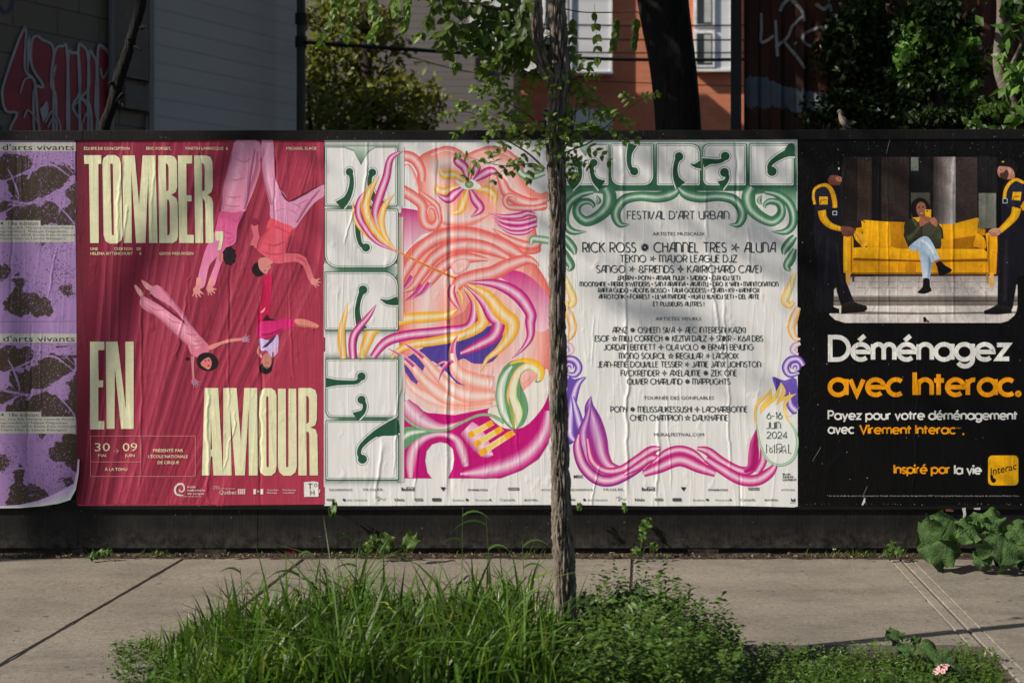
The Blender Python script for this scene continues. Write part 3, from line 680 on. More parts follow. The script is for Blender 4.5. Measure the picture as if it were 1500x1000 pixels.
facade(700, 1400, 22, -.1, 11, 4, M_BRICK, 'wall', br)
def bay(x0, x1, y1, panes, parent):
    o = quad(x0, -160, x1, y1, 22, .12, .119, M_WHITEP, 'bay', parent)
    quad(x0-1, y1, x1+1, y1+4, 22, .15, .149, M_WHITE, 'sill', parent); quad(x1-3, -160, x1, y1-.5, 22, .14, .018, M_WHITE, 'corner_trim', parent)
    for a, b, ya, yb in panes:
        w = quad(a, ya, b, yb, 22, .16, .038, M_WHITE, 'window', parent); quad(a+4, ya+4, b-4, yb-4, 22, .166, .004, M_GLASS, 'pane', w)
        quad(a+(b-a)*.5, ya+6, b-5, yb-6, 22, .169, .002, M_CURT, 'curtain', w)
bay(741, 897, 107, [(796,838,-60,50),(796,838,54,106)], br); bay(1016, 1073, 103, [(1016,1046,-60,42),(1016,1046,48,101)], br)
w = quad(796, 160, 897, 200, 22, .03, .029, M_WHITEP, 'window', br); quad(797, 161, 840, 200, 22, .04, .009, M_DARKW, 'pane', w)

# --- right: rusty sheet wall with sprayed letters
def rust():
    m, g, bs = material('rusty_sheet')
    v = g.coords('World', (2,2,.5)); n1 = g.noise(v, 2.5, 6, .65)
    c = g.ramp(n1, [(.3,(.022,.008,.005,1)),(.52,(.07,.020,.010,1)),(.72,(.13,.045,.02,1))])
    s = g.n('SeparateXYZ'); g.nt.links.new(g.coords('World'), s.inputs[0])
    g.put(bs, 'Base Color', c); bs.inputs['Roughness'].default_value = .8; bs.inputs['Metallic'].default_value = .1
    bump(g, bs, g.noise(g.coords('World'), 30, 4), .003); return m
M_RUST = rust()
D1 = 10.4
def corr(x): return .016*max(-1, min(1, 2.2*math.sin(2*math.pi*x/.17)))
sh = thing('rusty_wall', (W(1085,0,D1).x, D1-D0, 0), 'rusty corrugated sheet wall with pale sprayed letters', 'wall')
m = MB(); x0, x1 = W(1090,0,D1).x, W(1640,0,D1).x; n = 330
vs = [(x0+(x1-x0)*i/n, D1-D0+corr(x0+(x1-x0)*i/n), z) for z in (-.1, 5.4) for i in range(n+1)]
m.add(vs, [(i, i+1, n+2+i, n+1+i) for i in range(n)]); m.build('sheet', M_RUST, sh)
def paint_on(m, pts, w, lift=.003, taper=True):
    q = catmull(pts, 8) if len(pts) > 2 else [lerp(pts[0], pts[1], i/8) for i in range(9)]
    v = thick(q, w); out = []
    for x, y in v: p = W(x, y, D1); out.append((p.x, D1-D0+corr(p.x)-lift, p.z))
    m.add(out, [(2*i,2*i+1,2*i+3,2*i+2) for i in range(len(q)-1)])
G4 = lambda *p: [(1060+x/3.409, y/3.409) for x, y in p]
m = MB()
for k, l in enumerate((((188,65),(190,140),(190,210),(250,182)), ((258,105),(262,180),(268,285)), ((258,240),(320,185),(345,130),(400,80)), ((300,205),(350,265),(405,345)), ((530,145),(470,140),(405,170),(395,200),(430,228),(530,234)), ((280,60),(300,20),(350,-30)), ((340,0),(390,60),(400,110)), ((460,20),(500,50),(540,10)), ((520,-40),(540,60),(570,95)), ((355,215),(362,222)))):
    paint_on(m, G4(*l), 4.2 if k < 5 else 5, .003+k*.0004)
m.build('sprayed_lettering', M_GW, sh)
m = MB(); n = 60; vs = []
for i in range(n+1):
    px = 1092+ (1222-1092)*i/n; t0 = 113+10*max(0,(i/n-.25))**.5*3+5*noise.noise((i*.5,1,0)); t1 = 158+12*noise.noise((i*1.3,4,0))+(8 if i > 30 else 0)
    for y in (t0, t1): p = W(px, y, D1); vs.append((p.x, D1-D0+corr(p.x)-.0022, p.z))
m.add(vs, [(2*i,2*i+1,2*i+3,2*i+2) for i in range(n)]); m.build('paint_patch', plain('grey_blue_paint', (.10,.12,.15)), sh)
m = MB(); a, b_ = W(1071,0,D1-.1), W(1086,0,D1-.1); m.cbox((a.x,a.y,-.1),(b_.x,a.y+.07,5.5), .01); m.build('corner_post', plain('dark_steel_post', (.028,.027,.027)), sh)
# --- wires, and thin lines standing in for wire shadows
def wire(pts, r, label):
    q = catmull([tuple(W(*p)) for p in pts], 10); m = MB(); m.tube(q, r, 6)
    return tag(m.build('overhead_cable', M_BLACK, smooth=True, origin=q[0]), label, 'cable', 'cables strung behind the fence')
wire([(441,62,13.15),(560,70,13.6),(700,79,14.2),(860,86,15),(1000,88,15.6),(1140,86,16.4),(1500,76,18)], .019, 'thick black cable running level from the utility pole past the big trunk')
wire([(441,28,13.15),(640,95,14.5),(760,112,15.2),(1000,124,16.5),(1200,128,18)], .006, 'thin cable sagging lowest across the grey siding')
wire([(700,34,19),(840,37,19.2),(1000,38,19.4),(1200,36,19.8)], .011, 'thin dark line added as a wire shadow across the top of the pale window bay')  # thin tube added in place of a wire shadow on the facade
wire([(700,53,19),(850,57,19.2),(1000,59,19.4),(1200,58,19.8)], .011, 'thin dark line added as a wire shadow just above the middle of the pale window bay')  # second added tube imitating a wire shadow on the brick
wire([(700,74,19),(850,77,19.2),(1000,78,19.4),(1200,76,19.8)], .010, 'thin dark line added as a wire shadow close above the thick black cable')  # third added tube, likewise a wire shadow built as a line
# ------------------------------------------------------------------ posters pasted on the fence
def sheet(name, outline, col, label, mat=None, y=-.0002, smooth=0):
    """the paper itself: a thin sheet with real thickness"""
    m = MB(); n = len(outline)
    pts = [(PX(x), PZ(yy)) for x, yy in outline]
    fr = [(x, y, z) for x, z in pts]; bk = [(x, -.00005, z) for x, z in pts]
    tri = tessellate_polygon([[Vector((x, z, 0)) for x, z in pts]])
    m.add(fr, [tuple(t) for t in tri], col)
    m.add(fr+bk, [(i, (i+1) % n, n+(i+1) % n, n+i) for i in range(n)], col)
    cx = sum(p[0] for p in pts)/n; zb = min(p[1] for p in pts)
    o = m.build(name, mat, None, color=True, origin=(cx, 0, zb))
    return tag(o, label, 'poster', 'posters pasted on the fence')
WH, INKB = C(206,204,201), C(24,30,30)

# --- purple and brown poster, pasted twice, one above the other
PUR, BRN, GRYP = C(138,108,154), C(54,43,32), C(156,154,146)
BLOBS = [
 [(-30,60),(60,55),(140,85),(250,75),(380,60),(388,150),(330,118),(250,100),(160,112),(60,120),(-30,110)],
 [(-30,160),(20,145),(70,135),(130,140),(150,175),(130,215),(70,225),(20,240),(-30,245)],
 [(140,130),(230,118),(300,140),(388,130),(388,168),(350,180),(300,182),(240,165),(180,178),(150,165)],
 [(80,248),(150,238),(200,212),(260,185),(310,205),(345,240),(300,275),(260,300),(230,335),(190,330),(160,355),(120,360),(85,320),(70,280)],
 [(330,330),(388,280),(388,480),(350,470),(310,420),(345,390)],
 [(60,420),(110,395),(170,378),(230,372),(280,400),(300,440),(340,475),(300,480),(200,482),(200,455),(60,455)],
 [(-30,370),(20,360),(60,345),(80,370),(30,410),(-30,420)],
 [(190,570),(260,568),(215,600)],
 [(280,625),(320,595),(388,590),(388,750),(350,735),(320,700),(270,690),(255,660)],
 [(70,780),(100,745),(125,775),(120,830),(190,850),(245,900),(220,925),(150,905),(100,925),(40,900),(60,840)],
 [(-30,690),(20,680),(50,710),(20,750),(-30,745)],
 [(300,800),(350,790),(380,830),(330,830)]]
def purple(top, x_off, dark, label, outline):
    o = sheet('poster', outline, PUR, label, M_PP)
    p = Print(); q = TR(x_off, top, 3.448)
    rnd = random.Random(5)
    y0, y1 = min(a[1] for a in outline)+.5, max(a[1] for a in outline)-3
    def clip(pts): return [(min(max(x, -60), 112.5+(x_off > 1)*1), min(max(y, y0), y1)) for x, y in pts]
    for b in BLOBS:
        cx, cy = sum(x for x, _ in b)/len(b), sum(y for _, y in b)/len(b); b = [(cx+(x-cx)*1.22, cy+(y-cy)*1.26) for x, y in b]
        pts = jag(q(*b), 5.0, 5); p.poly(clip(pts), BRN)
    for vn, w in ((((-60,330),(60,360),(150,372),(260,330),(330,290),(384,262)), 3.6), (((-60,290),(60,245),(150,205),(200,185),(270,180),(340,228),(384,258)), 2.6), (((270,360),(330,420),(384,478)), 2.4), (((-20,120),(140,125),(170,170),(140,250)), 2.8), (((-20,440),(90,365),(70,260),(40,200)), 2.6), (((330,180),(360,210),(384,225)), 1.6), (((250,560),(200,640),(240,760),(290,900)), 5), (((60,640),(120,700),(200,740)), 5), (((-20,790),(70,745),(190,760),(260,820)), 3)):
        vq = q(*[(min(x, 378), y) for x, y in vn]); vq = [(min(x, 110), max(y0+3, min(y1-4, y))) for x, y in vq]
        p.ribbon(vq, [w*rnd.uniform(.4,1.3) for _ in vq], [(0,PUR),(1,PUR)], per=6)
    p.y += 11*p.step
    for k in range(4200):                                   # printed grain along and between the brown fields
        if k % 2:
            bl = rnd.choice(BLOBS); i = rnd.randrange(len(bl)); u = rnd.random(); a_, b_ = bl[i], bl[(i+1) % len(bl)]
            bx, by = a_[0]+(b_[0]-a_[0])*u, a_[1]+(b_[1]-a_[1])*u; sd = 12
        else: (bx, by), sd = rnd.choice([(330,440),(150,870),(60,640),(200,800),(340,800),(60,370),(170,860),(40,720),(240,330),(120,160),(260,240),(300,700),(180,420)]), 48
        x, y = q((bx+rnd.gauss(0,sd*1.3), by+rnd.gauss(0,sd)))[0]; r = rnd.uniform(.2,.9)*(1.5 if rnd.random() < .12 else 1)
        if -50 < x < 110 and y0+2 < y < y1-2:
            an = rnd.uniform(0,3); p._put([(x+math.cos(an+j*1.57)*r*(1.5,.7)[j % 2], y+math.sin(an+j*1.57)*r*(1.5,.7)[j % 2]) for j in range(4)], [(0,1,2,3)], [BRN if rnd.random() < .52 else lerp(PUR, BRN, rnd.random()*.3)]*4)
        if k % 200 == 0: p.up()
    p.up()
    A = q((-200,64),(383,110)); p.rect(-60, A[0][1], A[1][0], A[1][1], GRYP)
    A = q((-200,458),(205,485)); p.rect(-60, A[0][1], A[1][0], A[1][1], GRYP)
    A = q((-200,483),(378,568)); p.rect(-60, A[0][1], A[1][0], A[1][1], GRYP)
    p.build('printed_artwork', o, M_PP)
    t = Print(p.y); dk = C(32,30,30)
    b = q((12,104),(375,104)); t.text("d'arts vivants", b[0][0], b[0][1], 8.8, dk, x1=b[1][0], bold=.006)
    b = q((-40,482),(192,482)); t.text("2024  18e \u00e9dition", b[0][0]-3, b[0][1], 5.4, dk, x1=b[1][0], bold=.004)
    for i, (s, xe) in enumerate((("Julie Dupuis, Guy B.B. Mariane Vaisanda-Picard,", 375), ("Marie Desgroseilliers, Philippe D\u00e9gudeau,", 340), ("Laurence Bandonin, 2024, Emma Kate Guimond", 378), ("Solstice (Claire Pilon et L\u00e9onie B\u00e9langer)", 330))):
        b = q((-95,501+i*18),(xe,501+i*18)); t.text(s, b[0][0], b[0][1], 3.5, dk, x1=b[1][0])
    t.build('lettering', o, M_PP)
    return o
up = purple(190, 0, 1, 'purple and brown poster, upper of the pasted pair beside the crimson poster', [(-60,205),(112,206),(113.5,330),(114.5,470.5),(-60,471)])
lo = purple(470, 1, 1, 'purple and brown poster, lower of the pasted pair, its corner peeling off',
            [(-60,471.5),(115,471),(116,560),(117,640),(118,676),(116,694),(112,716),(104,731),(88,736),(60,740),(30,743),(-60,745)])
# the peeling lower corner: bent paper showing its pale back
m = MB(); edge = [(118,672),(117,694),(113,716),(105,731),(88,736.5),(62,740.5),(30,743.5),(-10,744)]
inn = [(114,672),(112.5,690),(108,708),(96,715),(78,724),(56,733),(28,739),(-10,741)]
vs = []; nn = len(edge)
for k, (a, b) in enumerate(zip(inn, edge)):
    for j in range(5):
        t = j/4; x, y = a[0]+(b[0]-a[0])*t, a[1]+(b[1]-a[1])*t
        vs.append((PX(x), -.0009-.020*t**1.6*math.sin(math.pi*min(1, .25+k/nn)), PZ(y)))
fs = [(k*5+j, k*5+j+1, k*5+j+6, k*5+j+5) for k in range(nn-1) for j in range(4)]
cl = [lerp(C(172,146,182), C(196,204,186), min(1, (j/4)**2)) for k in range(nn) for j in range(5)]
m.add(vs, fs, cl); m.build('peeling_corner', M_PP, lo, smooth=True, color=True)

# --- crimson circus poster
cr = sheet('poster', [(110,206),(476,204.5),(476.5,470),(476,738.5),(300,740),(114,740.5),(113,620)], C(140,44,66), 'crimson poster with pale condensed lettering and upside-down acrobats', M_PC)
p = Print()
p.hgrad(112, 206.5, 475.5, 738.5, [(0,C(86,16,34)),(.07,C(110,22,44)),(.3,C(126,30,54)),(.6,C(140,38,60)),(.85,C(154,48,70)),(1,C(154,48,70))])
rnd = random.Random(3)
for k in range(46):                                         # folds of the red cloth
    xt = 130+k*9.6+rnd.uniform(-6,6); w = rnd.uniform(5,20); bend = rnd.uniform(-14,10); ln = 30+max(0, xt-180)*.52
    pts = [(xt, 207), (xt-ln*.3+bend, 380), (xt-ln*.75, 560), (xt-ln*1.05-rnd.uniform(0,25), 738)]
    pts = [(min(max(x, 122), 467), y) for x, y in pts]
    if pts[-1][0] < 124: continue
    dk = rnd.random() < .5
    a = C(82,16,38) if dk else C(176,72,94)
    base = lerp(C(118,27,50), C(152,46,68), (xt-120)/420)
    a = lerp(a, base, .42)
    p.ribbon(pts, [w*.5, w, w*1.2, w], [(0,base),(.42,base),(.7 if dk else .5,a),(1,base)], per=8); p.y += p.step*.4
N_, O_, K_, L_, M_ = TR(270,205,4.652), TR(190,390,5.172), TR(115,205,5.882), TR(120,480,4.545), TR(290,560,5.556)
PK, PKD, SK, CO, MG, BKH = C(206,136,160), C(168,88,120), C(206,134,128), C(208,80,96), C(190,28,98), C(22,14,18)
p.poly(N_((350,490),(420,480),(400,560),(372,640),(360,700),(340,690)), C(92,20,40), smooth=5)
p.poly(N_((352,4),(490,4),(522,60),(508,190),(470,320),(430,440),(405,492),(330,500),(258,492),(256,420),(275,300),(320,150)), C(200,132,158), C(208,126,156), smooth=4)
p.ribbon(N_((500,80),(500,190),(462,320),(420,450)), [3,8,8,4], [(0,C(206,130,156)),(.6,PKD),(1,PKD)])
p.ribbon(N_((400,20),(370,180),(330,330),(300,460)), [10,16,14,8], [(0,C(202,130,158)),(.5,C(222,156,178)),(1,C(202,130,158))])
p.poly(N_((205,640),(225,560),(246,486),(330,496),(402,490),(362,590),(352,690),(320,720),(285,735),(250,775),(215,800),(180,800)), C(198,80,128), C(206,98,146), smooth=4)
for a in (((262,620),(330,640)), ((268,660),(340,655)), ((280,690),(345,672)), ((330,540),(395,500))):
    p.ribbon(N_(a[0], ((a[0][0]+a[1][0])/2, a[0][1]+14), a[1]), [.6,1.6,.6], [(0,C(150,50,98)),(1,C(190,80,124))])
p.poly(N_((205,630),(250,700),(225,790),(170,860),(135,1000),(80,1000),(92,940),(130,790),(165,700)), C(206,106,152), C(214,130,166), smooth=4)
p.poly(N_((235,770),(265,800),(238,880),(205,990),(160,1000),(170,950),(205,860)), C(214,124,160), smooth=4)
HAND = [(0,0),(6,2),(10,10),(20,14),(22,17),(12,16),(9,17),(16,24),(15,27),(5,20),(3,21),(7,30),(4,31),(-1,22),(-3,22),(-3,31),(-6,30),(-6,20),(-10,12),(-7,3)]
def hand(x, y, s, rot, col):
    c, q = math.cos(R(rot)), math.sin(R(rot))
    p.poly([(x+(a*c-b*q)*s, y+(a*q+b*c)*s) for a, b in HAND], col)
p.ribbon(O_((530,90),(520,140),(510,165)), [9,7,6], [(0,SK),(1,C(220,150,142))]); hand(*O_((518,150))[0], .55, 18, SK)
p.ribbon(O_((630,90),(610,130),(600,150)), [8,6,5], [(0,SK),(1,C(220,150,142))]); hand(*O_((603,140))[0], .5, -4, SK)
p.ell(*N_((250,800))[0], 4.2, 7, C(190,110,110)); p.ell(*N_((308,790))[0], 9.5, 13.5, BKH, C(34,20,24))
for k in range(26):
    a = k*.7; x, y = N_((308+42*math.cos(a), 790+60*math.sin(a)))[0]; p._put([(x-1.2,y),(x,y-1.6),(x+1.2,y+.4),(x,y+1.5)], [(0,1,2,3)], [BKH]*4)
p.up()
# second acrobat
p.poly(N_((630,290),(710,420),(880,330),(975,290),(985,330),(890,400),(720,440),(640,400)), C(70,16,32))
p.poly(N_((530,4),(605,4),(615,220),(640,310),(712,425),(880,340),(958,305),(960,375),(885,430),(800,540),(748,604),(660,570),(588,535),(583,440),(545,300),(528,150)), C(204,138,166), C(198,132,164), smooth=3)
for a, b in (((640,330),(700,405)),((640,360),(690,420)),((720,430),(800,470)),((700,470),(780,520)),((610,490),(690,470)),((740,420),(880,350)),((560,180),(590,400)),((760,450),(860,400))):
    p.ribbon(N_(a, ((a[0]+b[0])/2+6, (a[1]+b[1])/2-5), b), [.4,1.5,.4], [(0,C(136,70,104)),(1,C(196,128,158))])
p.ribbon(N_((575,20),(572,160),(590,300),(615,420)), [6,10,9,6], [(0,C(204,138,166)),(.5,C(220,160,184)),(1,C(204,138,166))])
p.poly(N_((588,535),(660,562),(748,604),(715,690),(690,770),(700,830),(620,840),(545,790),(495,745),(488,700),(540,650),(562,590)), C(212,76,94), C(206,84,104), smooth=4)
p.ribbon(N_((640,600),(640,700),(620,800)), [10,16,8], [(0,C(210,78,96)),(.5,C(224,98,112)),(1,C(210,78,96))])
p.poly(N_((690,770),(780,775),(830,800),(870,900),(885,960),(850,955),(810,860),(760,830),(690,832)), C(212,92,108), C(206,110,116), smooth=4)
p.line(N_((690,768),(780,772),(832,800),(852,850)), .9, C(70,14,28)); hand(*N_((866,945))[0], .5, -38, SK)
p.poly(N_((490,740),(470,720),(448,715),(470,650),(455,590),(470,560),(500,565),(505,620),(515,690)), C(200,96,110), smooth=4); p.ell(*N_((480,560))[0], 5.5, 5.5, C(126,30,62))
p.ell(*N_((505,882))[0], 9.5, 10.5, BKH); p.poly(N_((510,810),(560,800),(605,835),(585,850),(592,868),(575,885),(560,915),(520,890),(505,850)), C(196,122,116), smooth=3)
p.line(N_((568,868),(580,862)), .8, C(90,40,40)); p.line(N_((545,895),(556,885)), .9, C(60,26,28))
# crimson skirted figure
p.poly(O_((1010,85),(1075,60),(1072,200),(1062,330),(1050,400),(985,430),(960,390),(1000,320),(1005,200)), C(186,18,74), C(176,14,66), smooth=4)
p.poly(O_((985,425),(1060,405),(1240,402),(1246,452),(1150,490),(1070,530),(985,545),(960,470)), MG, C(200,40,110), smooth=3)
p.poly(O_((1040,360),(1062,395),(1120,410),(1000,415)), C(50,8,22)); p.ribbon(O_((990,350),(1010,340),(1028,312)), [.5,2.6,.5], [(0,C(240,190,200)),(1,C(220,120,150))])
p.poly(O_((1250,402),(1320,400),(1380,420),(1432,445),(1422,468),(1350,462),(1260,436)), C(206,124,110), smooth=3)
p.poly(O_((985,545),(1060,560),(1122,515),(1126,610),(1105,650),(1075,690),(1040,640),(1000,640),(985,600)), C(186,164,204), smooth=3); p.poly(O_((1000,620),(1060,560),(1115,515),(1090,560),(1040,610)), C(56,36,66))
p.ribbon(O_((985,600),(975,650),(1000,690)), [3,4,3], [(0,SK),(1,SK)]); p.ribbon(O_((1115,610),(1110,650),(1075,690)), [4,4,3], [(0,C(186,164,204)),(1,SK)])
p.ell(*O_((1030,772))[0], 9.6, 8.4, BKH); p.ell(*O_((1040,715))[0], 6.6, 11.5, C(176,118,104)); p.line(O_((1022,766),(1060,768)), 1, C(40,20,22)); p.line(O_((1032,728),(1056,730)), .9, C(130,40,50))
p.line(O_((1085,650),(1085,720),(1072,780)), 1.6, BKH)
# lower left acrobat
p.poly(O_((35,145),(58,150),(104,206),(90,232),(60,205)), C(214,150,148), smooth=3); p.poly(O_((88,105),(122,118),(182,165),(165,188),(120,165)), C(214,150,148), smooth=3)
p.poly(O_((155,205),(206,140),(310,230),(405,350),(470,450),(560,560),(470,520),(420,430),(320,310)), C(202,122,146), C(196,112,136), smooth=3)
p.poly(O_((160,206),(250,285),(420,420),(400,425),(240,300),(150,230)), C(96,20,46))
p.poly(O_((82,250),(112,230),(260,318),(400,425),(520,520),(600,600),(600,645),(540,690),(470,670),(440,600),(415,545),(300,470),(210,385),(90,310)), C(206,128,150), C(198,106,128), smooth=3)
p.ribbon(O_((110,260),(260,360),(400,470),(520,620)), [4,11,14,8], [(0,C(204,124,146)),(.5,C(220,148,166)),(1,C(204,124,146))])
p.poly(O_((595,605),(690,570),(760,550),(850,543),(862,558),(770,574),(700,590),(620,632)), C(206,128,122), smooth=3); hand(*O_((845,550))[0], .42, -80, C(176,120,140))
p.ell(*O_((588,722))[0], 16, 13.5, BKH, C(26,16,20), rot=.2); p.poly(O_((545,720),(590,690),(612,700),(622,740),(600,780),(565,765),(540,745)), C(204,116,112), smooth=3)
for a, r, c in (((598,752),1.4,C(170,40,50)),((575,715),1,BKH),((600,712),1,BKH)): p.ell(*O_(a)[0], r*1.3, r, c)
p.ribbon(O_((478,680),(478,760),(485,860)), [5,3.4,3.2], [(0,SK),(1,C(170,100,110))]); hand(*O_((486,850))[0], .45, -10, C(160,104,130)); p.ell(*O_((438,700))[0], 3.6, 2.3, BKH)
def soft(q, pts, w, dark, body, flip=False):              # shading that fades into the cloth on one side
    p.ribbon(q(*pts), w, [(0,body),(.5,lerp(body,dark,.45)),(1,dark)] if not flip else [(0,dark),(.5,lerp(body,dark,.45)),(1,body)])
PD_, PB_ = C(136,64,96), C(202,134,160)
soft(N_, ((330,60),(295,230),(268,340),(262,470)), [1,3.5,4,3], PD_, PB_); soft(N_, ((480,60),(440,250),(420,380),(405,470)), [2,6,7,4], PD_, PB_, True)
for a in (((340,120),(400,150),(450,130)),((300,260),(350,275),(410,255)),((280,380),(330,392),(390,380)),((270,440),(320,452),(380,448))): p.ribbon(N_(*a), [.4,1.6,.4], [(0,C(150,78,110)),(1,C(206,138,164))])
soft(N_, ((540,60),(535,180),(560,310),(596,440)), [1,4,5,3], PD_, PB_); soft(N_, ((920,340),(840,430),(760,560)), [2,5,4], PD_, PB_, True)
CD_, CB_ = C(140,36,56), C(210,78,96)
soft(N_, ((735,610),(700,700),(690,770)), [3,6,3], CD_, CB_, True); soft(N_, ((575,600),(520,680),(500,740)), [2,5,3], CD_, CB_)
for a in (((590,580),(660,610),(730,640)),((540,700),(610,720),(690,690)),((530,760),(600,780),(680,770)),((760,800),(800,812),(835,850))): p.ribbon(N_(*a), [.4,2.2,.4], [(0,C(160,48,66)),(1,CB_)])
soft(O_, ((100,300),(230,390),(330,480),(440,590)), [1,5,7,4], C(140,66,92), C(202,124,146)); soft(O_, ((230,160),(330,270),(430,410),(540,540)), [1,4,4,2], C(140,66,92), C(200,118,142), True)
for a in (((150,300),(200,330),(260,330)),((280,380),(330,420),(400,430)),((420,500),(470,520),(520,510)),((460,600),(520,600),(570,590)),((470,560),(520,570),(560,540))): p.ribbon(O_(*a), [.4,2,.4], [(0,C(154,80,104)),(1,C(204,126,148))])
soft(O_, ((1010,110),(1012,220),(975,360)), [2,5,4], C(120,6,40), C(184,18,72)); soft(O_, ((1000,520),(1080,515),(1160,470)), [3,6,2], C(120,8,60), C(190,28,98), True); soft(O_, ((1245,445),(1330,456),(1410,462)), [1,2.4,1], C(130,66,62), C(206,124,110), True)
p.build('printed_artwork', cr, M_PC)
t = Print(p.y); CRM = C(204,202,164)
def hs(q, *h): return [catmull(q(*x), 1, True) if False else q(*x) for x in h]
t.poly(K_((48,133),(197,133),(197,208),(172,208),(175,888),(102,888),(92,208),(52,208)), CRM)
t.poly(K_((207,200),(215,160),(250,132),(320,132),(352,155),(364,200),(382,820),(370,865),(335,893),(268,893),(232,870),(218,820)), CRM, holes=hs(K_, [(274,215),(285,200),(297,215),(307,815),(300,825),(288,815)]))
t.poly(K_((378,135),(485,135),(523,560),(553,135),(665,135),(682,888),(608,888),(602,290),(578,888),(497,888),(455,250),(460,888),(390,888)), CRM)
t.poly(K_((688,135),(795,135),(830,148),(848,185),(852,400),(840,450),(800,475),(842,500),(855,540),(858,825),(848,868),(815,888),(697,888)), CRM, holes=hs(K_, [(753,203),(768,208),(777,240),(778,425),(772,440),(757,442)], [(764,513),(780,520),(787,560),(788,800),(780,820),(766,822)]))
t.poly(K_((857,135),(980,135),(980,205),(930,205),(932,478),(975,478),(975,530),(935,530),(938,818),(995,818),(995,888),(868,888)), CRM)
t.poly(K_((997,135),(1100,135),(1138,150),(1155,190),(1158,400),(1146,450),(1110,475),(1148,498),(1160,540),(1165,888),(1097,888),(1092,540),(1085,515),(1072,510),(1075,888),(1007,888)), CRM, holes=hs(K_, [(1064,200),(1082,208),(1088,240),(1088,425),(1082,440),(1066,442)]))
t.poly(K_((1180,788),(1248,788),(1248,850),(1228,950),(1200,950),(1215,870),(1183,868)), CRM)
t.poly(L_((55,92),(150,92),(150,148),(108,148),(112,350),(142,350),(142,395),(110,395),(110,620),(150,620),(150,675),(55,675)), CRM)
t.poly(L_((160,92),(238,92),(293,540),(290,92),(345,92),(345,672),(262,672),(220,270),(218,672),(165,672)), CRM)
t.poly(M_((55,45),(165,45),(205,755),(128,755),(118,600),(106,600),(95,755),(33,755)), CRM, holes=hs(M_, [(106,285),(116,545),(104,545)]))
t.poly(M_((207,45),(315,45),(350,480),(378,45),(482,45),(487,755),(415,755),(412,210),(382,755),(305,755),(263,210),(275,755),(207,755)), CRM)
t.poly(M_((497,110),(508,70),(540,46),(598,46),(630,70),(640,110),(640,690),(630,730),(598,757),(540,757),(508,730),(497,690)), CRM, holes=hs(M_, [(556,120),(565,108),(575,120),(578,680),(568,692),(558,680)]))
t.poly(M_((652,50),(715,50),(718,680),(727,692),(737,680),(738,50),(800,50),(805,680),(795,728),(760,757),(695,757),(662,728),(652,680)), CRM)
t.poly(M_((818,45),(920,45),(956,62),(970,105),(968,300),(955,348),(915,365),(958,382),(972,425),(978,755),(910,755),(907,420),(900,402),(883,397),(885,755),(818,755)), CRM, holes=hs(M_, [(882,108),(898,114),(905,140),(905,315),(898,330),(883,334)]))
lc = C(214,196,160)
def kt(q, s, a, b, cap, **k): 
    A = q(a, b); t.text(s, A[0][0], A[0][1], cap, lc, x1=A[1][0], **k)
kt(K_, "\u00c9QUIPE DE CONCEPTION", (48,87), (440,87), 4.3, bold=.012); kt(K_, "\u00c9RIC FORGET,", (585,87), (800,87), 4.3, bold=.012)
kt(N_, "MARTIN LABRECQUE  &", (10,68), (300,68), 4.3, bold=.012); kt(N_, "MICHAEL SLACK", (697,68), (905,68), 4.3, bold=.012)
kt(K_, "UNE", (104,950), (168,950), 4.2, bold=.012); kt(K_, "CR\u00c9ATION", (308,950), (465,950), 4.2, bold=.012); kt(K_, "DE", (503,950), (540,950), 4.2, bold=.012)
kt(K_, "HELENA BITTENCOURT", (104,990), (468,990), 4.2, bold=.012); kt(K_, "&", (525,990), (545,990), 4.2, bold=.012); kt(K_, "GOOS MEEUWSEN", (697,990), (990,990), 4.2, bold=.012)
kt(L_, "30", (86,820), (188,820), 12.6); kt(L_, "09", (272,820), (370,820), 12.6); kt(L_, "MAI", (110,858), (162,858), 4.2, bold=.006); kt(L_, "JUIN", (286,858), (352,858), 4.2, bold=.006)
kt(L_, "PR\u00c9SENT\u00c9 PAR", (475,825), (675,825), 4.4, bold=.012); kt(L_, "L'\u00c9COLE NATIONALE", (442,865), (706,865), 4.4, bold=.012); kt(L_, "DE CIRQUE", (505,905), (648,905), 4.4, bold=.012); kt(L_, "\u00c0 LA TOHU", (153,950), (303,950), 4.4, bold=.012)
A = L_((57,718),(757,990)); lc2 = C(196,120,116); t.frame(A[0][0], A[0][1], A[1][0], A[1][1], .8, lc2)
A = L_((392,720),(400,988)); t.rect(A[0][0], A[0][1], A[0][0]+.8, A[1][1], lc2); A = L_((57,890),(394,890)); t.rect(A[0][0], A[0][1], A[1][0], A[0][1]+.8, lc2)
for a in (((212,820),(245,820)), ((228,803),(246,820)), ((228,838),(246,820))): t.line(L_(*a), .9, lc2)
lw = C(206,190,184); H_ = TR(110,470,3.449)
t.ribbon(H_((548,880),(515,875),(505,850),(520,825),(545,825),(552,850),(538,862),(525,850)), [1,2.6,3,3,2.6,2.4,2,1.4], [(0,lw),(1,lw)])
for i, s in enumerate(("\u00e9cole", "nationale", "de cirque")): A = H_((568,842+i*17),(568+(42,88,84)[i],842+i*17)); t.text(s, A[0][0], A[0][1], 3.4, lw, x1=A[1][0], bold=.01)
A = H_((530,888),(640,888)); t.text("MONTR\u00c9AL", A[0][0], A[0][1], 1.4, lw, x1=A[1][0])
A = M_((125,850),(180,850)); t.text("Culture", A[0][0], A[0][1], 2, lw, x1=A[1][0]); A = M_((125,866),(300,866)); t.text("et Communications", A[0][0], A[0][1], 2, lw, x1=A[1][0])
A = M_((175,908),(315,908)); t.text("Qu\u00e9bec", A[0][0], A[0][1], 6.2, lw, x1=A[1][0])
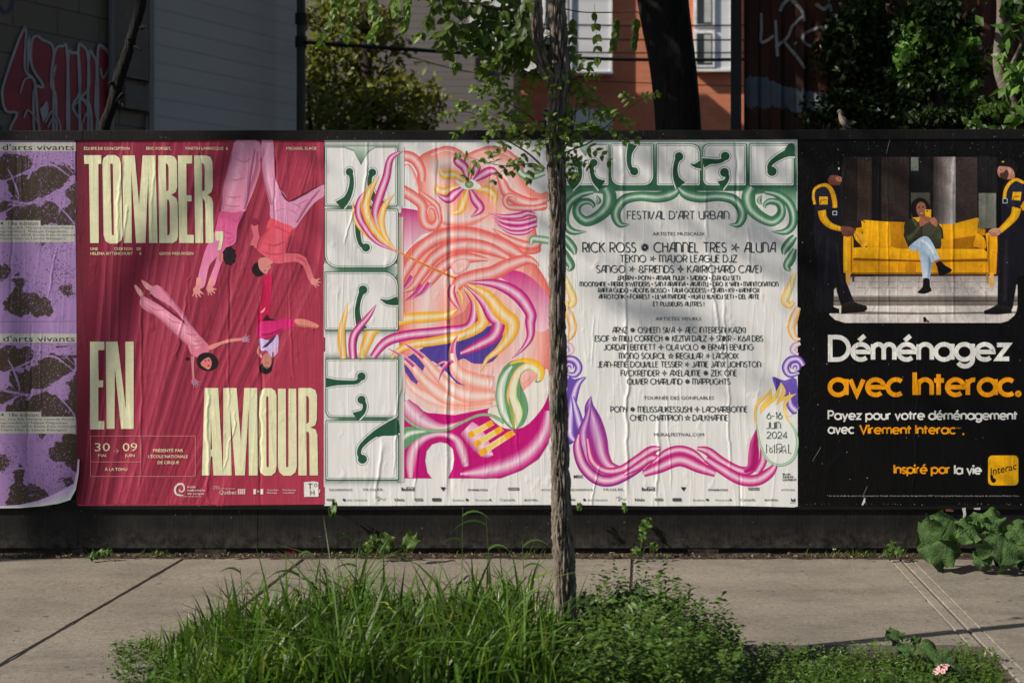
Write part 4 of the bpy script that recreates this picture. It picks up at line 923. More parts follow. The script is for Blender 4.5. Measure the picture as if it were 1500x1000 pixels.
for i in range(2):
    for j in range(2):
        A = M_((326+i*31,866+j*22),(354+i*31,885+j*22)); t.rect(A[0][0], A[0][1], A[1][0], A[1][1], lw)
        cx, cy = (A[0][0]+A[1][0])/2, (A[0][1]+A[1][1])/2; t.rect(cx-.4, cy-1.4, cx+.4, cy+1.4, C(140,44,66)); t.rect(cx-1.4, cy-.4, cx+1.4, cy+.4, C(140,44,66))
for a in ((452,866,474,908),(510,866,532,908)): A = M_(a[:2], a[2:]); t.rect(A[0][0], A[0][1], A[1][0], A[1][1], lw)
x, y = M_((492,886))[0]; t.poly([(x+math.cos(k*math.pi/5-1.57)*(2.7 if k % 2 == 0 else 1.1), y+math.sin(k*math.pi/5-1.57)*(2.7 if k % 2 == 0 else 1.1)) for k in range(10)], lw)
for s, a, b in (("Canadian",(564,880),(655,880)),("Heritage",(564,902),(645,902)),("Patrimoine",(692,880),(800,880)),("canadien",(692,902),(785,902))): A = M_(a, b); t.text(s, A[0][0], A[0][1], 2.5, lw, x1=A[1][0])
A = M_((863,806),(980,928)); t.poly([(A[0][0],A[0][1]+.6),(A[1][0]-6,A[0][1]-.5),(A[1][0],A[0][1]+.8),(A[1][0]+.3,A[1][1]),(A[0][0]+.3,A[1][1]+.3)], C(206,206,200))
dk = C(90,30,44)
for s, x, y, cap in (("T",895,865,8.4),("O",943,850,5.4),("H",915,915,7.4)): A = M_((x,y)); t.text(s, A[0][0], A[0][1], cap, dk, bold=.02)
A = M_((970,895)); t.text("U", A[0][0], A[0][1], 5, C(206,206,200), bold=.02)
t.build('lettering', cr, M_PC)
# --- festival poster with the airbrushed figure
A_, B_, C_, D_ = TR(470,195,3.508), TR(470,470,3.572), TR(800,195,3.774), TR(820,450,3.225)
mu = sheet('poster', [(474,205),(640,203.5),(803,204),(825,204),(825,739),(700,739.5),(560,740.5),(475,740.5)], WH, 'white poster with pink airbrushed figure and letters stacked down its left edge', M_PM)
GD, GL = C(30,74,52), C(120,160,130)
SAL, SALM, PALE = C(208,88,82), C(214,130,124), C(212,188,184)
MAG, MAGM, MAGL = C(172,6,104), C(196,84,146), C(216,190,202)
YEL, YELM, YELL = C(226,156,26), C(228,178,84), C(216,204,182)
GRN, GRM, GRL = C(84,134,96), C(150,180,150), C(212,218,206)
IND, INL = C(66,52,132), C(120,100,170)
VIO, VIM, VIL = C(84,50,146), C(144,112,186), C(214,202,222)
ORG, ORM = C(214,150,60), C(226,190,140)
def st(a, b, c, e=.5): return [(0,lerp(a,b,.35)),(.08,a),(.2,lerp(a,b,.45)),(.34,lerp(b,c,.35)),(e,c),(.66,lerp(b,c,.35)),(.8,lerp(a,b,.45)),(.92,a),(1,lerp(a,b,.35))]
S_SAL, S_MAG, S_YEL, S_GRN, S_VIO, S_ORG = st(SAL,SALM,PALE), st(MAG,MAGM,MAGL), st(YEL,YELM,YELL), st(GRN,GRM,GRL), st(VIO,VIM,VIL), st(ORG,ORM,WH)
p = Print()
def halo(x0, y0, x1, y1, d=12, c=C(46,86,64)):       # soft green printed shade round a block
    pts, cols = [], []
    for k in range(4):
        e = (0, .3, .65, 1)[k]; cc = lerp(c, WH, (0, .38, .74, 1)[k])
        pts += [(x0-d*e*.3, y0-d*e), (x1+d*e, y0-d*e), (x1+d*e, y1+d*e), (x0-d*e*.3, y1+d*e)]; cols += [cc]*4
    p._put(pts, [(k*4+i, k*4+(i+1) % 4, k*4+4+(i+1) % 4, k*4+4+i) for k in range(3) for i in range(4)], cols); p.up()
for y0, y1 in ((217,301),(307,391),(399,482),(527,610),(617,701)): halo(478, y0, 580, y1)
# magenta wedge, torso and head
p.poly(A_((400,382),(492,395),(560,470),(600,500),(520,520),(440,600),(395,640)), MAG, C(224,190,200))
TOR = [(584,405),(594,372),(618,350),(655,337),(700,338),(745,352),(780,382),(803,418),(812,470),(808,540),(790,575),(750,598),(700,604),(650,602),(604,584),(586,520)]
p.glow(TOR, (690,480), [(0,C(222,120,108)),(.35,C(222,150,136)),(.62,PALE),(.82,C(224,160,148)),(1,SAL)])
p.poly(A_((890,720),(1000,705),(1080,740),(1140,800),(1170,850),(1172,1000),(1090,1000),(1000,800)), C(190,30,120), C(222,180,190), smooth=3)
p.glow(A_((500,140),(560,90),(620,76),(700,90),(740,110),(800,85),(880,75),(960,95),(1030,140),(1050,220),(1100,300),(1155,340),(1155,395),(1060,400),(1110,430),(1105,500),(1130,580),(1120,615),(1040,620),(900,560),(760,510),(600,505),(530,420),(500,300)), A_((760,300))[0],
       [(0,C(222,120,104)),(.4,C(224,160,146)),(.7,PALE),(.9,C(224,140,124)),(1,SAL)])
p.poly(A_((1020,205),(1060,215),(1155,200),(1160,300),(1110,300),(1060,270)), WH, smooth=4)
p.ribbon(A_((1000,150),(1030,210),(1080,225),(1150,205)), [6,10,10,8], S_GRN)
p.ribbon(A_((560,110),(640,80),(710,100),(750,140)), [5,8,8,5], [(0,SAL),(.5,SALM),(1,PALE)]); p.ribbon(A_((780,110),(860,80),(950,95),(1020,150)), [5,8,8,5], [(0,SAL),(.5,SALM),(1,PALE)])
p.ribbon(A_((870,420),(760,470),(650,470),(600,440)), [3,14,12,3], [(0,PALE),(.5,C(222,110,96)),(1,PALE)])
# looping lock beside the face
p.ribbon(A_((520,250),(515,190),(480,135),(425,118),(375,150),(360,220),(400,280),(470,325),(520,370),(525,430),(540,470),(580,480),(605,440),(590,390),(560,380),(550,410),(570,425)), [10,14,16,16,17,17,17,17,16,15,14,13,12,9,6,3,2], S_SAL)
p.ribbon(A_((425,180),(445,170),(465,200),(480,240),(500,290)), [4,7,9,9,3], [(0,SAL),(.5,PALE),(1,WH)])
p.ribbon(A_((505,300),(545,330),(600,380),(612,450)), [2,8,9,3], S_SAL)
# nose, cheek and lips
p.ribbon(A_((900,200),(930,250),(960,310),(1030,350),(1100,360),(1165,335)), [3,12,17,18,15,9], S_SAL)
p.ribbon(A_((1000,360),(1000,330),(965,320),(945,345),(965,378),(1030,385),(1100,385),(1160,372)), [2,4,7,8,9,10,9,7], S_SAL)
p.poly(A_((1040,240),(1080,290),(1130,310),(1165,300),(1165,340),(1110,335),(1060,310)), C(222,130,116), smooth=3)
for a, w in ((((860,412),(940,428),(1020,425),(1060,412),(1100,418)), [1,6,10,9,5]), (((880,432),(950,455),(1030,460),(1108,440)), [1,8,9,8]), (((890,450),(960,485),(1030,490),(1108,468)), [1,8,9,8]), (((905,470),(970,508),(1040,512),(1090,492)), [1,6,7,4])):
    p.ribbon(A_(*a), w, S_MAG)
p.ribbon(A_((880,490),(960,540),(1050,575),(1110,570),(1118,540)), [2,10,13,13,6], S_SAL)
p.ribbon(A_((1080,580),(1085,545),(1120,545),(1170,552)), [3,9,11,11], S_GRN)
# flower with an eye
for a, s in (((765,250),(780,190),(770,140)), S_YEL), (((745,255),(690,215),(630,215),(610,175)), S_YEL), (((755,290),(735,350),(710,400),(660,412)), S_YEL), (((790,290),(850,290),(890,320),(890,375)), S_YEL), (((750,255),(640,300),(600,290),(590,260)), S_YEL):
    p.ribbon(A_(*a), [3,12,11,1], s)
for a in (((755,250),(740,180),(700,140),(720,100)), ((775,255),(830,215),(880,195),(925,225)), ((740,275),(690,310),(650,340),(590,310)), ((765,285),(790,340),(820,390),(770,432)), ((770,250),(800,180),(790,150))):
    p.ribbon(A_(*a), [3,13,12,1], S_MAG)
p.poly(A_((690,240),(730,255),(780,240),(825,280),(780,288),(730,285)), C(222,220,214), smooth=4); p.ell(*A_((762,264))[0], 6.4, 5.6, C(196,190,80), C(84,134,96)); p.ell(*A_((762,264))[0], 3.4, 3.2, C(216,206,130), GRN)
# shoulder, forearm and fingers
ARM = [((1060,650),(960,590),(840,545),(740,520),(620,530),(520,590),(450,680),(410,760),(400,800)), [6,22,26,24,22,19,16,11,3]], [((1000,660),(880,600),(760,575),(660,590),(580,640),(520,720),(470,790),(420,815)), [4,18,20,19,17,15,11,1]], [((860,650),(760,640),(690,650),(620,690),(560,760),(500,820),(430,862)), [4,16,18,17,14,10,1]]
for a, w in ARM: p.ribbon(A_(*a), w, S_SAL, per=12)
for a in (((470,735),(440,780),(402,822)), ((520,780),(480,830),(430,862)), ((560,770),(520,820),(470,850))): p.ribbon(A_(*a), [8,6,.4], [(0,PALE),(.3,MAGM),(1,MAG)])
p.glow(A_((670,680),(700,650),(750,645),(765,670),(740,705),(690,725)), A_((715,682))[0], [(0,C(222,160,156)),(.7,C(222,184,178)),(1,C(206,120,130))])
p.ribbon(A_((690,820),(710,770),(790,740),(880,720),(960,680),(1060,650),(1120,680)), [8,20,22,22,20,14,3], S_SAL)
p.ribbon(A_((680,780),(670,820),(690,870),(720,910)), [8,12,9,.5], st(MAG,SALM,PALE)); p.ribbon(A_((700,800),(725,840),(725,890)), [2,5,1], S_YEL)
p.poly(A_((790,850),(810,930),(780,1000),(700,1000),(640,960),(730,920),(760,870)), C(196,110,104), smooth=3)
# feathers at the left
STEMC = st(YEL,C(206,60,80),C(206,60,80))
p.ribbon(A_((385,600),(440,630),(560,688),(690,745)), [1.6,3,4,4.5], [(0,YEL),(.33,YEL),(.36,MAG),(.66,MAG),(.7,YEL),(1,YEL)])
for a, w, s in ((((425,92),(360,130),(335,230),(300,330),(280,420),(310,520),(385,605)), [.5,9,12,13,12,9,1], S_MAG), (((165,350),(170,420),(200,480),(260,540),(385,612)), [.5,5,7,6,1], S_YEL),
                (((230,295),(200,350),(195,420),(230,490),(290,560),(385,608)), [.5,9,11,10,7,1], S_MAG), (((300,218),(255,290),(228,370),(250,450),(300,530),(385,604)), [.5,10,13,12,9,1], S_YEL), (((378,312),(330,370),(310,450),(330,530),(385,602)), [.5,8,10,8,1], S_YEL)):
    p.ribbon(A_(*a), w, s)
# indigo cavity and the sweeping locks
q1 = lambda *a: A_(*a); 
p.poly(B_((420,215),(520,150),(650,70),(800,30),(850,40),(940,10),(945,120),(900,210),(800,222),(745,195),(700,235),(772,290),(770,330),(720,335),(640,250),(560,210),(500,330),(440,260)), IND, C(82,64,148), smooth=3)
def AB(a, b): return A_(*a)+B_(*b)
LOCK = [
 (AB(((700,905),(640,935),(540,945),(430,955)), ((290,30),(240,110),(215,195))), [3,12,16,16,17,15,9], S_YEL),
 (AB(((735,800),(790,880)), ((775,30),(640,55),(450,75),(340,110),(270,190))), [2,12,15,15,15,14,10], S_MAG),
 (AB(((730,790),(800,850),(830,930)), ((840,20),(740,75),(600,105),(470,125),(400,160),(370,195))), [2,12,15,16,14,13,11,8,3], S_YEL),
 (AB(((745,785),(830,860),(880,940)), ((930,10),(905,80),(820,130),(730,170))), [2,13,18,19,17,14,6], S_MAG),
 (AB(((750,775),(850,830),(925,920)), ((1000,10),(985,80),(930,150),(870,200),(832,270))), [2,15,21,22,17,10,6,.5], S_YEL),
 (AB(((760,765),(900,775),(1010,830),(1075,920)), ((1095,10),(1095,80),(1060,140),(1000,195))), [2,14,20,17,15,11,6,.5], S_MAG),
 (B_((600,240),(640,215),(700,225)) , [.5,5,1], S_MAG),
 (B_((130,0),(105,80),(118,195)), [4,10,9], S_YEL), (B_((225,20),(185,60),(165,120),(170,195)), [5,10,12,11], S_MAG)]
for a, w, s in LOCK: p.ribbon(a, w, s, per=12)
p.ribbon(A_((140,870),(125,920),(110,1000))+B_((110,60),), [.5,6,9,10], S_YEL); p.ribbon(A_((285,880),(250,930),(195,1000))+B_((170,90),), [.5,7,9,10], S_MAG)
# open hand
HND = [((900,330),(800,310),(720,270),(690,200),(690,140),(715,75)), [24,24,20,13,9,.5]], [((920,430),(760,430),(620,420),(520,380),(450,320),(415,235)), [14,24,24,19,13,2]], [((910,390),(780,390),(680,350),(600,270),(530,190),(430,112)), [14,24,20,14,10,.5]], [((900,410),(740,410),(640,390),(540,310),(470,230),(350,142)), [14,22,22,16,11,.5]]
for a, w in (HND[1], HND[3], HND[2], HND[0]): p.ribbon(B_(*a), w, st(C(224,140,124),C(226,178,164),C(224,202,194)), per=12)
for a in (((540,190),(490,150),(430,112)), ((490,235),(430,185),(350,142)), ((690,170),(695,120),(718,75)), ((690,205),(640,250),(612,325))): p.ribbon(B_(*a), [7,5,.4], [(0,MAG),(.6,MAGM),(1,PALE)])
p.ribbon(B_((430,240),(440,340),(520,420),(640,470),(780,475),(890,445)), [4,10,12,12,10,4], [(0,C(224,160,146)),(.5,PALE),(1,C(224,180,170))])
# magenta base with a keyhole
p.poly(B_((424,400),(470,440),(560,480),(700,492),(882,455),(885,500),(960,560),(1060,550),(1140,470),(1190,380),(1205,520),(1190,640),(1140,720),(1050,780),(940,822),(665,822),(690,770),(698,720),(690,670),(660,640),(622,632),(580,645),(552,680),(545,730),(556,790),(580,822),(424,822)), C(176,8,106))
p.ribbon(B_((440,420),(470,470),(540,530),(640,560),(760,520)), [14,26,24,14,2], [(0,MAG),(.5,MAGL),(1,MAG)])
p.ribbon(B_((470,820),(470,740),(490,660),(545,610),(625,592),(700,612),(735,670),(760,760)), [8,16,16,12,9,11,16,10], [(0,MAG),(.5,MAGL),(1,MAG)])
p.ribbon(B_((730,800),(860,785),(1000,745),(1100,680),(1170,580),(1190,470)), [5,22,26,24,20,12], [(0,MAG),(.2,MAGM),(.5,MAGL),(.8,MAGM),(1,MAG)])
p.ribbon(B_((760,560),(800,600),(860,680),(900,700)), [26,30,22,3], [(0,C(214,140,176)),(.5,C(222,190,204)),(1,MAG)])
p.poly(B_((882,456),(960,440),(1040,380),(1100,330),(1180,250),(1192,300),(1185,400),(1140,480),(1060,555),(960,560),(885,505)), C(212,206,198), smooth=3)
for a, b in (((775,600),(900,530)), ((805,648),(950,560)), ((830,695),(1010,580))): p.ribbon(B_(a, lerp(a, b, .5), b), [9,9,8], [(0,YELL),(.25,C(232,190,90)),(.75,C(232,190,90)),(1,YELL)]); p.ribbon(B_(lerp(a,b,.0), lerp(a,b,.12), lerp(a,b,.2)), [9,9,9], [(0,YEL),(1,YEL)]); p.ribbon(B_(lerp(a,b,.75), lerp(a,b,.9), b), [9,9,6], [(0,YEL),(1,YEL)])
# stem, leaf and bud
p.poly(B_((405,590),(440,555),(540,560),(640,575),(560,590),(500,620),(440,670),(412,700)), C(96,144,104), GRN, smooth=3)
p.ribbon(B_((412,640),(460,590),(560,575)), [4,10,3], [(0,GRN),(.5,GRL),(1,GRN)])
p.ribbon(B_((410,480),(480,540),(560,572),(660,568),(740,530),(820,495),(890,493),(960,530)), [3,4,4,4,4,4,4.5,6], [(0,YEL),(.2,GRN),(.5,GRM),(1,GRN)])
p.poly(B_((1000,566),(940,500),(915,400),(930,290),(980,220),(1050,198),(1120,210),(1165,255),(1160,310),(1120,320),(1140,270),(1090,240),(1050,260),(1040,320),(1075,400),(1085,470),(1060,540)), C(92,140,98), smooth=4)
p.ribbon(B_((1000,555),(955,480),(938,380),(960,290),(1000,235)), [3,11,13,10,3], [(0,GRN),(.5,C(216,220,208)),(1,GRM)])
p.ribbon(B_((1020,560),(1030,480),(1000,400),(1010,320),(1040,260),(1090,235),(1145,270),(1135,315)), [3,15,15,12,10,10,10,4], [(0,YEL),(.35,YELL),(.7,C(216,212,190)),(1,C(180,190,110))])
p.ribbon(B_((990,225),(1050,205),(1115,215),(1158,258),(1150,312)), [2,6,8,8,4], [(0,YEL),(1,C(232,190,70))])
p.ribbon(B_((1010,560),(1000,480),(985,400)), [3,5,1], [(0,C(150,160,70)),(1,C(110,150,90))])

# block capitals: pale blocks with dark teardrop slits
def block(q, outline, slits, wedges=(), smooth=3):
    o = catmull(q(*outline), smooth, True) if smooth else q(*outline)
    cx, cy = sum(x for x, _ in o)/len(o), sum(y for _, y in o)/len(o)
    rx = max(x for x, _ in o)-cx; ry = max(y for _, y in o)-cy
    def ex(d): return [(cx+(x-cx)*(1+d/rx), cy+(y-cy)*(1+d/ry)) for x, y in o]
    def loop(d, w, col): 
        e = ex(d); e.append(e[0]); v = thick(e, w); m = len(e)
        p._put(v, [(2*i, 2*i+1, 2*i+3, 2*i+2) for i in range(m-1)], [col]*len(v)); p.up()
    p.poly(ex(.9), C(44,88,64)); p.poly(ex(-.3), WH); loop(-2.1, .9, C(74,116,90))
    for pts, w, ball in slits:
        pts = q(*pts)
        bx, by = pts[0]
        for grow, col in ((5.2, C(74,116,90)), (3.6, WH), (0, GD)):
            ww = [x*1.22+grow for x in w]
            p.ribbon(pts, ww, [(0,col),(1,col)])
            if ball: p.ell(bx, by, ball*1.08+grow/2, ball*1.08+grow/2, col)
    for pts in wedges: p.poly(q(*pts), GD, smooth=3)
def rr(x0, y0, x1, y1, r):                # rectangle with its four corner radii tl,tr,br,bl
    out = []
    for (cx, cy, a), rad in zip(((x0,y0,180),(x1,y0,270),(x1,y1,0),(x0,y1,90)), r):
        sx, sy = (1 if cx == x0 else -1), (1 if cy == y0 else -1)
        for k in range(5):
            t = R(a+90*k/4); out.append((cx+sx*rad+rad*math.cos(t), cy+sy*rad+rad*math.sin(t)))
    return out
# soft green shading printed between the blocks
for y0, y1 in ((297,312),(389,402),(608,622)): 
    p.hgrad(476, y0, 588, y1, [(0,C(196,200,194)),(.2,C(70,108,84)),(.8,C(58,98,76)),(1,C(190,196,190))])
p.hgrad(580, 215, 592, 302, [(0,C(90,124,102)),(1,C(200,200,196))]); p.hgrad(582, 520, 592, 706, [(0,C(70,110,86)),(1,C(196,190,188))]); p.hgrad(582, 318, 591, 470, [(0,C(96,116,100)),(1,C(214,180,172))])
Mn = [(22,75),(28,70),(120,72),(170,90),(207,162),(240,100),(280,72),(382,72),(392,80),(392,368),(386,374),(28,374),(22,368)]
p.poly(A_((120,70),(170,88),(207,165),(240,100),(285,70)), C(168,184,172), C(50,92,68))
block(A_, Mn, [(((147,200),(158,230),(156,280),(135,335),(95,374)), [6,5.2,6,8,13], 5.2), (((265,203),(252,235),(254,280),(272,330),(312,374)), [6,5.2,6,8,13], 5.2)], smooth=0)
block(A_, rr(22,392,396,690,(6,10,70,60)), [(((232,588),(205,570),(192,520),(190,450),(195,392)), [6,5,6,7,9], 5.6)], smooth=0)
block(A_, rr(22,714,396,1010,(6,70,6,6)), [(((217,805),(198,850),(188,910),(196,970),(215,1010)), [7,5.6,6,8,12], 6), (((305,852),(345,868),(396,862)), [1,6,11], 0)], smooth=0)
block(B_, rr(28,200,405,502,(8,8,6,30)), [(((213,290),(190,318),(140,322),(80,322),(28,322)), [6,5,5.5,7,12], 5.6), (((213,412),(230,440),(220,475),(180,502)), [6,5,6,12], 5.6)], smooth=0)
block(B_, rr(28,522,405,828,(6,4,6,6)), [(((218,722),(200,690),(215,650),(270,600),(330,565),(405,545)), [6.5,5,5.5,7,10,20], 6.2)], [[(352,525),(405,525),(405,592),(330,600),(290,600)]], smooth=0)
# locks that pass over the blocks
for a, w, s in ((((425,92),(360,130),(335,230),(300,330),(280,420),(310,520),(385,605)), [.5,9,12,13,12,9,1], S_MAG), (((165,350),(170,420),(200,480),(260,540),(385,612)), [.5,5,7,6,1], S_YEL),
                (((230,295),(200,350),(195,420),(230,490),(290,560),(385,608)), [.5,9,11,10,7,1], S_MAG), (((300,218),(255,290),(228,370),(250,450),(300,530),(385,604)), [.5,10,13,12,9,1], S_YEL), (((378,312),(330,370),(310,450),(330,530),(385,602)), [.5,8,10,8,1], S_YEL)):
    p.ribbon(A_(*a), w, s)
p.ribbon(A_((385,600),(440,630),(560,688),(690,745)), [1.6,3,4,4.5], [(0,YEL),(.33,YEL),(.36,MAG),(.66,MAG),(.7,YEL),(1,YEL)])
p.ribbon(A_((140,870),(125,930))+B_((108,60),(118,197)), [.5,6,10,9], S_YEL); p.ribbon(A_((285,880),(245,940))+B_((170,80),(168,197)), [.5,8,11,10], S_MAG)
p.build('printed_artwork', mu, M_PM)
def sponsors(t, dx):
    g = C(60,60,60)
    x0 = 478+dx
    row1 = (("SQUARESPACE",4,38,3.0,.01),("MUGLER",54,83,3.6,.0),("bixi",110,129,5,.03),("STARBUCKS",207,236,2.6,.03),("ATTITUDE",314,334,2.4,.01))
    for s, a, b, c, bo in row1: t.text(s, x0+a, 718.2, c, g, x1=x0+b, bold=bo)
    t.text("BIXI", x0+118, 714.2, 2.2, g, x1=x0+129); t.poly([(x0+167,713),(x0+175,713),(x0+171,719)], C(40,40,40))
    t.rect(x0+266, 713.6, x0+282, 717.4, C(90,90,90)); t.text("DOORDASH", x0+267, 716.6, 2, C(190,190,188), x1=x0+281)
    row2 = (("AIR CANADA",30,60,2.6,.0),("kleis",100,114,4.2,.02),("Qu\u00e9bec",184,202,3,.0),("Montr\u00e9al",218,238,2.6,.0),("Canad\u00e4",254,276,4,.0),("MONTR\u00c9AL",290,310,2.8,.015))
    for s, a, b, c, bo in row2: t.text(s, x0+a, 733.2, c, g, x1=x0+b, bold=bo)
    t.ell(x0+26, 731.6, 2, 2, C(60,60,60)); t.ribbon([(x0+72,729),(x0+77,727),(x0+76,733),(x0+80,729),(x0+84,732),(x0+87,729)], .7, [(0,g),(1,g)])
    t.rect(x0+129, 729.4, x0+141, 733, C(120,120,118)); t.rect(x0+155, 729, x0+168, 733.6, C(70,70,70)); t.rect(x0+204, 730, x0+208, 733, g); t.ell(x0+240, 731.6, 1.4, 1.4, g); t.rect(x0, 730, x0+12, 732.6, C(120,120,118))
t = Print(p.y); sponsors(t, 0); t.build('lettering', mu, M_PM)

# --- festival poster with the line-up
li = sheet('poster', [(828,205),(1000,204),(1168,203.5),(1168,470),(1170,741),(1163,742.5),(1080,740.5),(960,741),(828,739)], WH, 'white festival line-up poster with green swirling border and columns of names', M_PL)
p = Print()
SG = [(0,C(36,88,58)),(.3,C(86,138,104)),(.5,C(196,208,196)),(.72,C(80,132,98)),(1,C(36,88,58))]
SG2 = [(0,C(52,104,72)),(.35,C(66,120,84)),(.6,C(186,202,188)),(.8,C(84,136,100)),(1,C(52,104,72))]
p.rect(829, 255, 1167.5, 280, C(40,86,60), C(46,96,68)); p.rect(829, 206, 1167.5, 216, C(190,196,190), C(140,162,148)); p.rect(829, 216, 1167.5, 255, C(140,162,148), C(44,92,64))
p.poly(C_((105,300),(340,300),(360,340),(250,330),(140,360),(104,420)), C(44,96,66), C(150,176,156)); p.poly(C_((1120,300),(1384,300),(1384,420),(1330,350),(1230,330),(1110,345)), C(44,96,66), C(150,176,156))
for mir in (0, 1):
    f = (lambda *a: C_(*[(1470-x, y) for x, y in a])) if mir else C_
    p.ribbon(f((745,296),(700,335),(620,355),(520,350),(440,365),(395,410),(385,460),(410,505),(462,505)), [2,15,16,14,15,15,14,10,.5], SG)
    p.ribbon(f((330,300),(352,350),(340,410),(290,460),(225,488),(180,462),(168,420),(190,385),(235,378),(262,398),(255,415)), [16,20,19,17,15,14,12,11,9,6,1], SG2)
    p.ribbon(f((260,325),(190,340),(130,385),(104,450),(110,510),(150,545),(225,545)), [6,11,13,13,12,10,.5], SG)
    p.ribbon(f((280,345),(292,375),(275,395)), [2,7,1], SG2)
    p.ribbon(f((95,570),(120,600),(150,640),(158,672)), [8,13,12,4], SG); p.ribbon(f((95,640),(115,690),(138,735),(120,762)), [6,13,12,3], SG2)
    p.ribbon(f((95,770),(115,830),(140,890),(150,930),(125,952),(100,930)), [4,10,12,12,9,5], [(0,C(170,160,60)),(.5,C(222,214,180)),(1,C(222,170,60))], [(0,C(222,160,50)),(.5,C(226,206,160)),(1,C(222,160,50))])
    g = (lambda *a: D_(*[(1156-x, y) for x, y in a])) if mir else D_
    p.ribbon(g((30,0),(50,50),(62,100),(45,145),(20,150)), [8,13,12,8,3], S_ORG); p.ribbon(g((20,170),(45,180),(55,205),(30,225)), [5,9,9,4], [(0,C(200,140,150)),(.5,WH),(1,C(150,110,180))])
    p.ribbon(g((25,310),(70,318),(90,285),(70,250),(30,245),(5,275)), [4,9,11,11,10,8], S_VIO); p.ribbon(g((60,290),(55,272),(35,270),(30,290),(45,300)), [5,7,7,6,1], S_VIO)
p.poly(D_((36,345),(70,340),(125,328),(95,370),(75,430),(60,520),(90,600),(60,640),(36,620)), C(96,70,160), VIO, smooth=3)
p.ribbon(D_((120,330),(85,360),(62,430),(50,520),(50,600),(75,635)), [.5,10,13,14,14,6], S_VIO); p.ribbon(D_((60,420),(80,500),(100,570),(130,575),(140,540)), [4,12,14,10,2], S_VIO)
S_FL, S_FL2 = st(VIO,C(120,60,150),C(196,150,196),.45), st(MAG,MAGM,MAGL,.45)
p.ribbon(D_((148,418),(140,470),(160,540),(180,620),(200,700),(235,750),(300,765)), [.5,14,24,27,22,16,6], S_FL, S_FL2, per=12)
p.ribbon(D_((148,440),(130,520),(110,600),(130,700),(180,770),(240,790)), [.5,10,16,18,14,5], S_FL, S_FL2)
p.ribbon(D_((90,600),(84,660),(110,745),(170,805),(240,818),(320,785),(390,735),(450,670)), [4,14,17,18,17,16,15,9], st(C(120,20,120),MAGM,MAGL), per=12)
p.ribbon(D_((130,620),(150,720),(210,770),(290,765),(370,715),(430,675),(475,665)), [4,10,11,12,13,13,5], S_MAG, per=12)
p.ribbon(D_((300,790),(370,750),(430,712),(465,722),(420,770),(395,790)), [4,12,12,10,12,6], S_MAG)
p.ribbon(D_((395,785),(470,755),(565,720),(660,755),(735,785)), [10,17,19,17,10], S_MAG, per=12); p.ribbon(D_((440,735),(500,690),(565,672),(630,690),(690,735)), [4,12,13,12,4], S_MAG, per=12)
p.ribbon(D_((648,665),(700,680),(770,730),(850,770),(900,765),(930,720)), [5,13,13,13,13,6], S_MAG, per=12); p.ribbon(D_((690,715),(760,760),(850,810),(930,815),(990,780),(1022,740)), [10,15,17,17,15,6], S_MAG, per=12)
p.ribbon(D_((930,570),(918,640),(915,700),(905,750),(870,775)), [.5,12,16,13,5], [(0,MAG),(.5,C(150,20,90)),(1,MAGM)]); p.ribbon(D_((950,640),(960,720),(930,780)), [2,12,10], S_MAG)
# right-hand violet curl and the dated bottle flame
p.poly(D_((1005,328),(1060,345),(1118,340),(1118,500),(1085,470),(1060,420),(1030,430),(1018,380)), C(104,84,172), VIO, smooth=3); p.ribbon(D_((1008,328),(1035,360),(1030,420)), [.5,8,2], [(0,VIO),(1,IND)]); p.ribbon(D_((1085,400),(1090,460),(1118,490)), [3,12,14], S_VIO)
p.poly(D_((930,545),(945,620),(970,700),(1000,735),(1050,745),(1100,725),(1122,660),(1118,580),(1080,510),(1060,440),(1112,408),(1060,425),(1045,360),(1030,425),(985,440),(955,480)), C(210,210,206), smooth=2)
S_Y2, S_G2 = [(0,C(232,170,40)),(.5,C(234,196,100)),(1,C(232,160,30))], [(0,C(96,144,104)),(.5,C(180,202,182)),(1,C(96,144,104))]
p.ribbon(D_((930,555),(922,500),(938,450),(975,415),(998,382)), [2.5,3,4,4,.6], S_Y2); p.ribbon(D_((998,385),(990,430),(955,470),(948,505)), [.6,5,4,.6], S_Y2)
p.ribbon(D_((948,505),(975,465),(1020,420),(1045,355)), [.6,4,6,.6], S_Y2); p.ribbon(D_((1045,355),(1058,400),(1035,440),(1020,462)), [.6,6,4,.6], S_Y2); p.ribbon(D_((1020,462),(1060,430),(1115,408)), [.6,4,.6], S_Y2)
p.ribbon(D_((1115,408),(1080,432),(1062,462),(1068,510),(1090,550)), [.6,4,4.5,3.6,2.5], S_Y2); p.ribbon(D_((930,552),(945,640),(975,710),(1020,742),(1070,738),(1108,705),(1122,640),(1112,585),(1088,545)), [2,3.4,4,4,4,4,4,3.6,2], S_G2, per=12)
# capitals across the top
bl = lambda x0, x1, r: rr(x0, 62, x1, 290, r)
block(C_, [(100,66),(108,62),(140,62),(180,75),(217,128),(250,72),(280,62),(340,62),(345,68),(345,286),(340,290),(100,290)], [(((170,168),(186,195),(186,235),(170,265),(130,290)), [6,5,5.5,8,14], 5.2), (((263,165),(252,195),(258,235),(275,265),(310,290)), [6,5,5.5,8,14], 5.2)], smooth=0)
block(C_, bl(360,592,(6,8,50,50)), [(((487,212),(465,190),(458,150),(462,105),(478,62)), [6,5,6,7,11], 5.6)], smooth=0)
block(C_, bl(612,850,(6,44,8,6)), [(((735,130),(718,170),(714,215),(722,255),(745,290)), [7,5.6,6,8,13], 5.8), (((798,172),(825,180),(852,176)), [1,5,10], 0)], smooth=0)
block(C_, bl(868,1105,(30,6,6,30)), [(((990,128),(975,150),(945,158),(905,158),(868,166)), [6.5,5,5.5,7,12], 6), (((986,218),(1002,242),(992,268),(962,290)), [7,5,6,12], 6)], smooth=0)
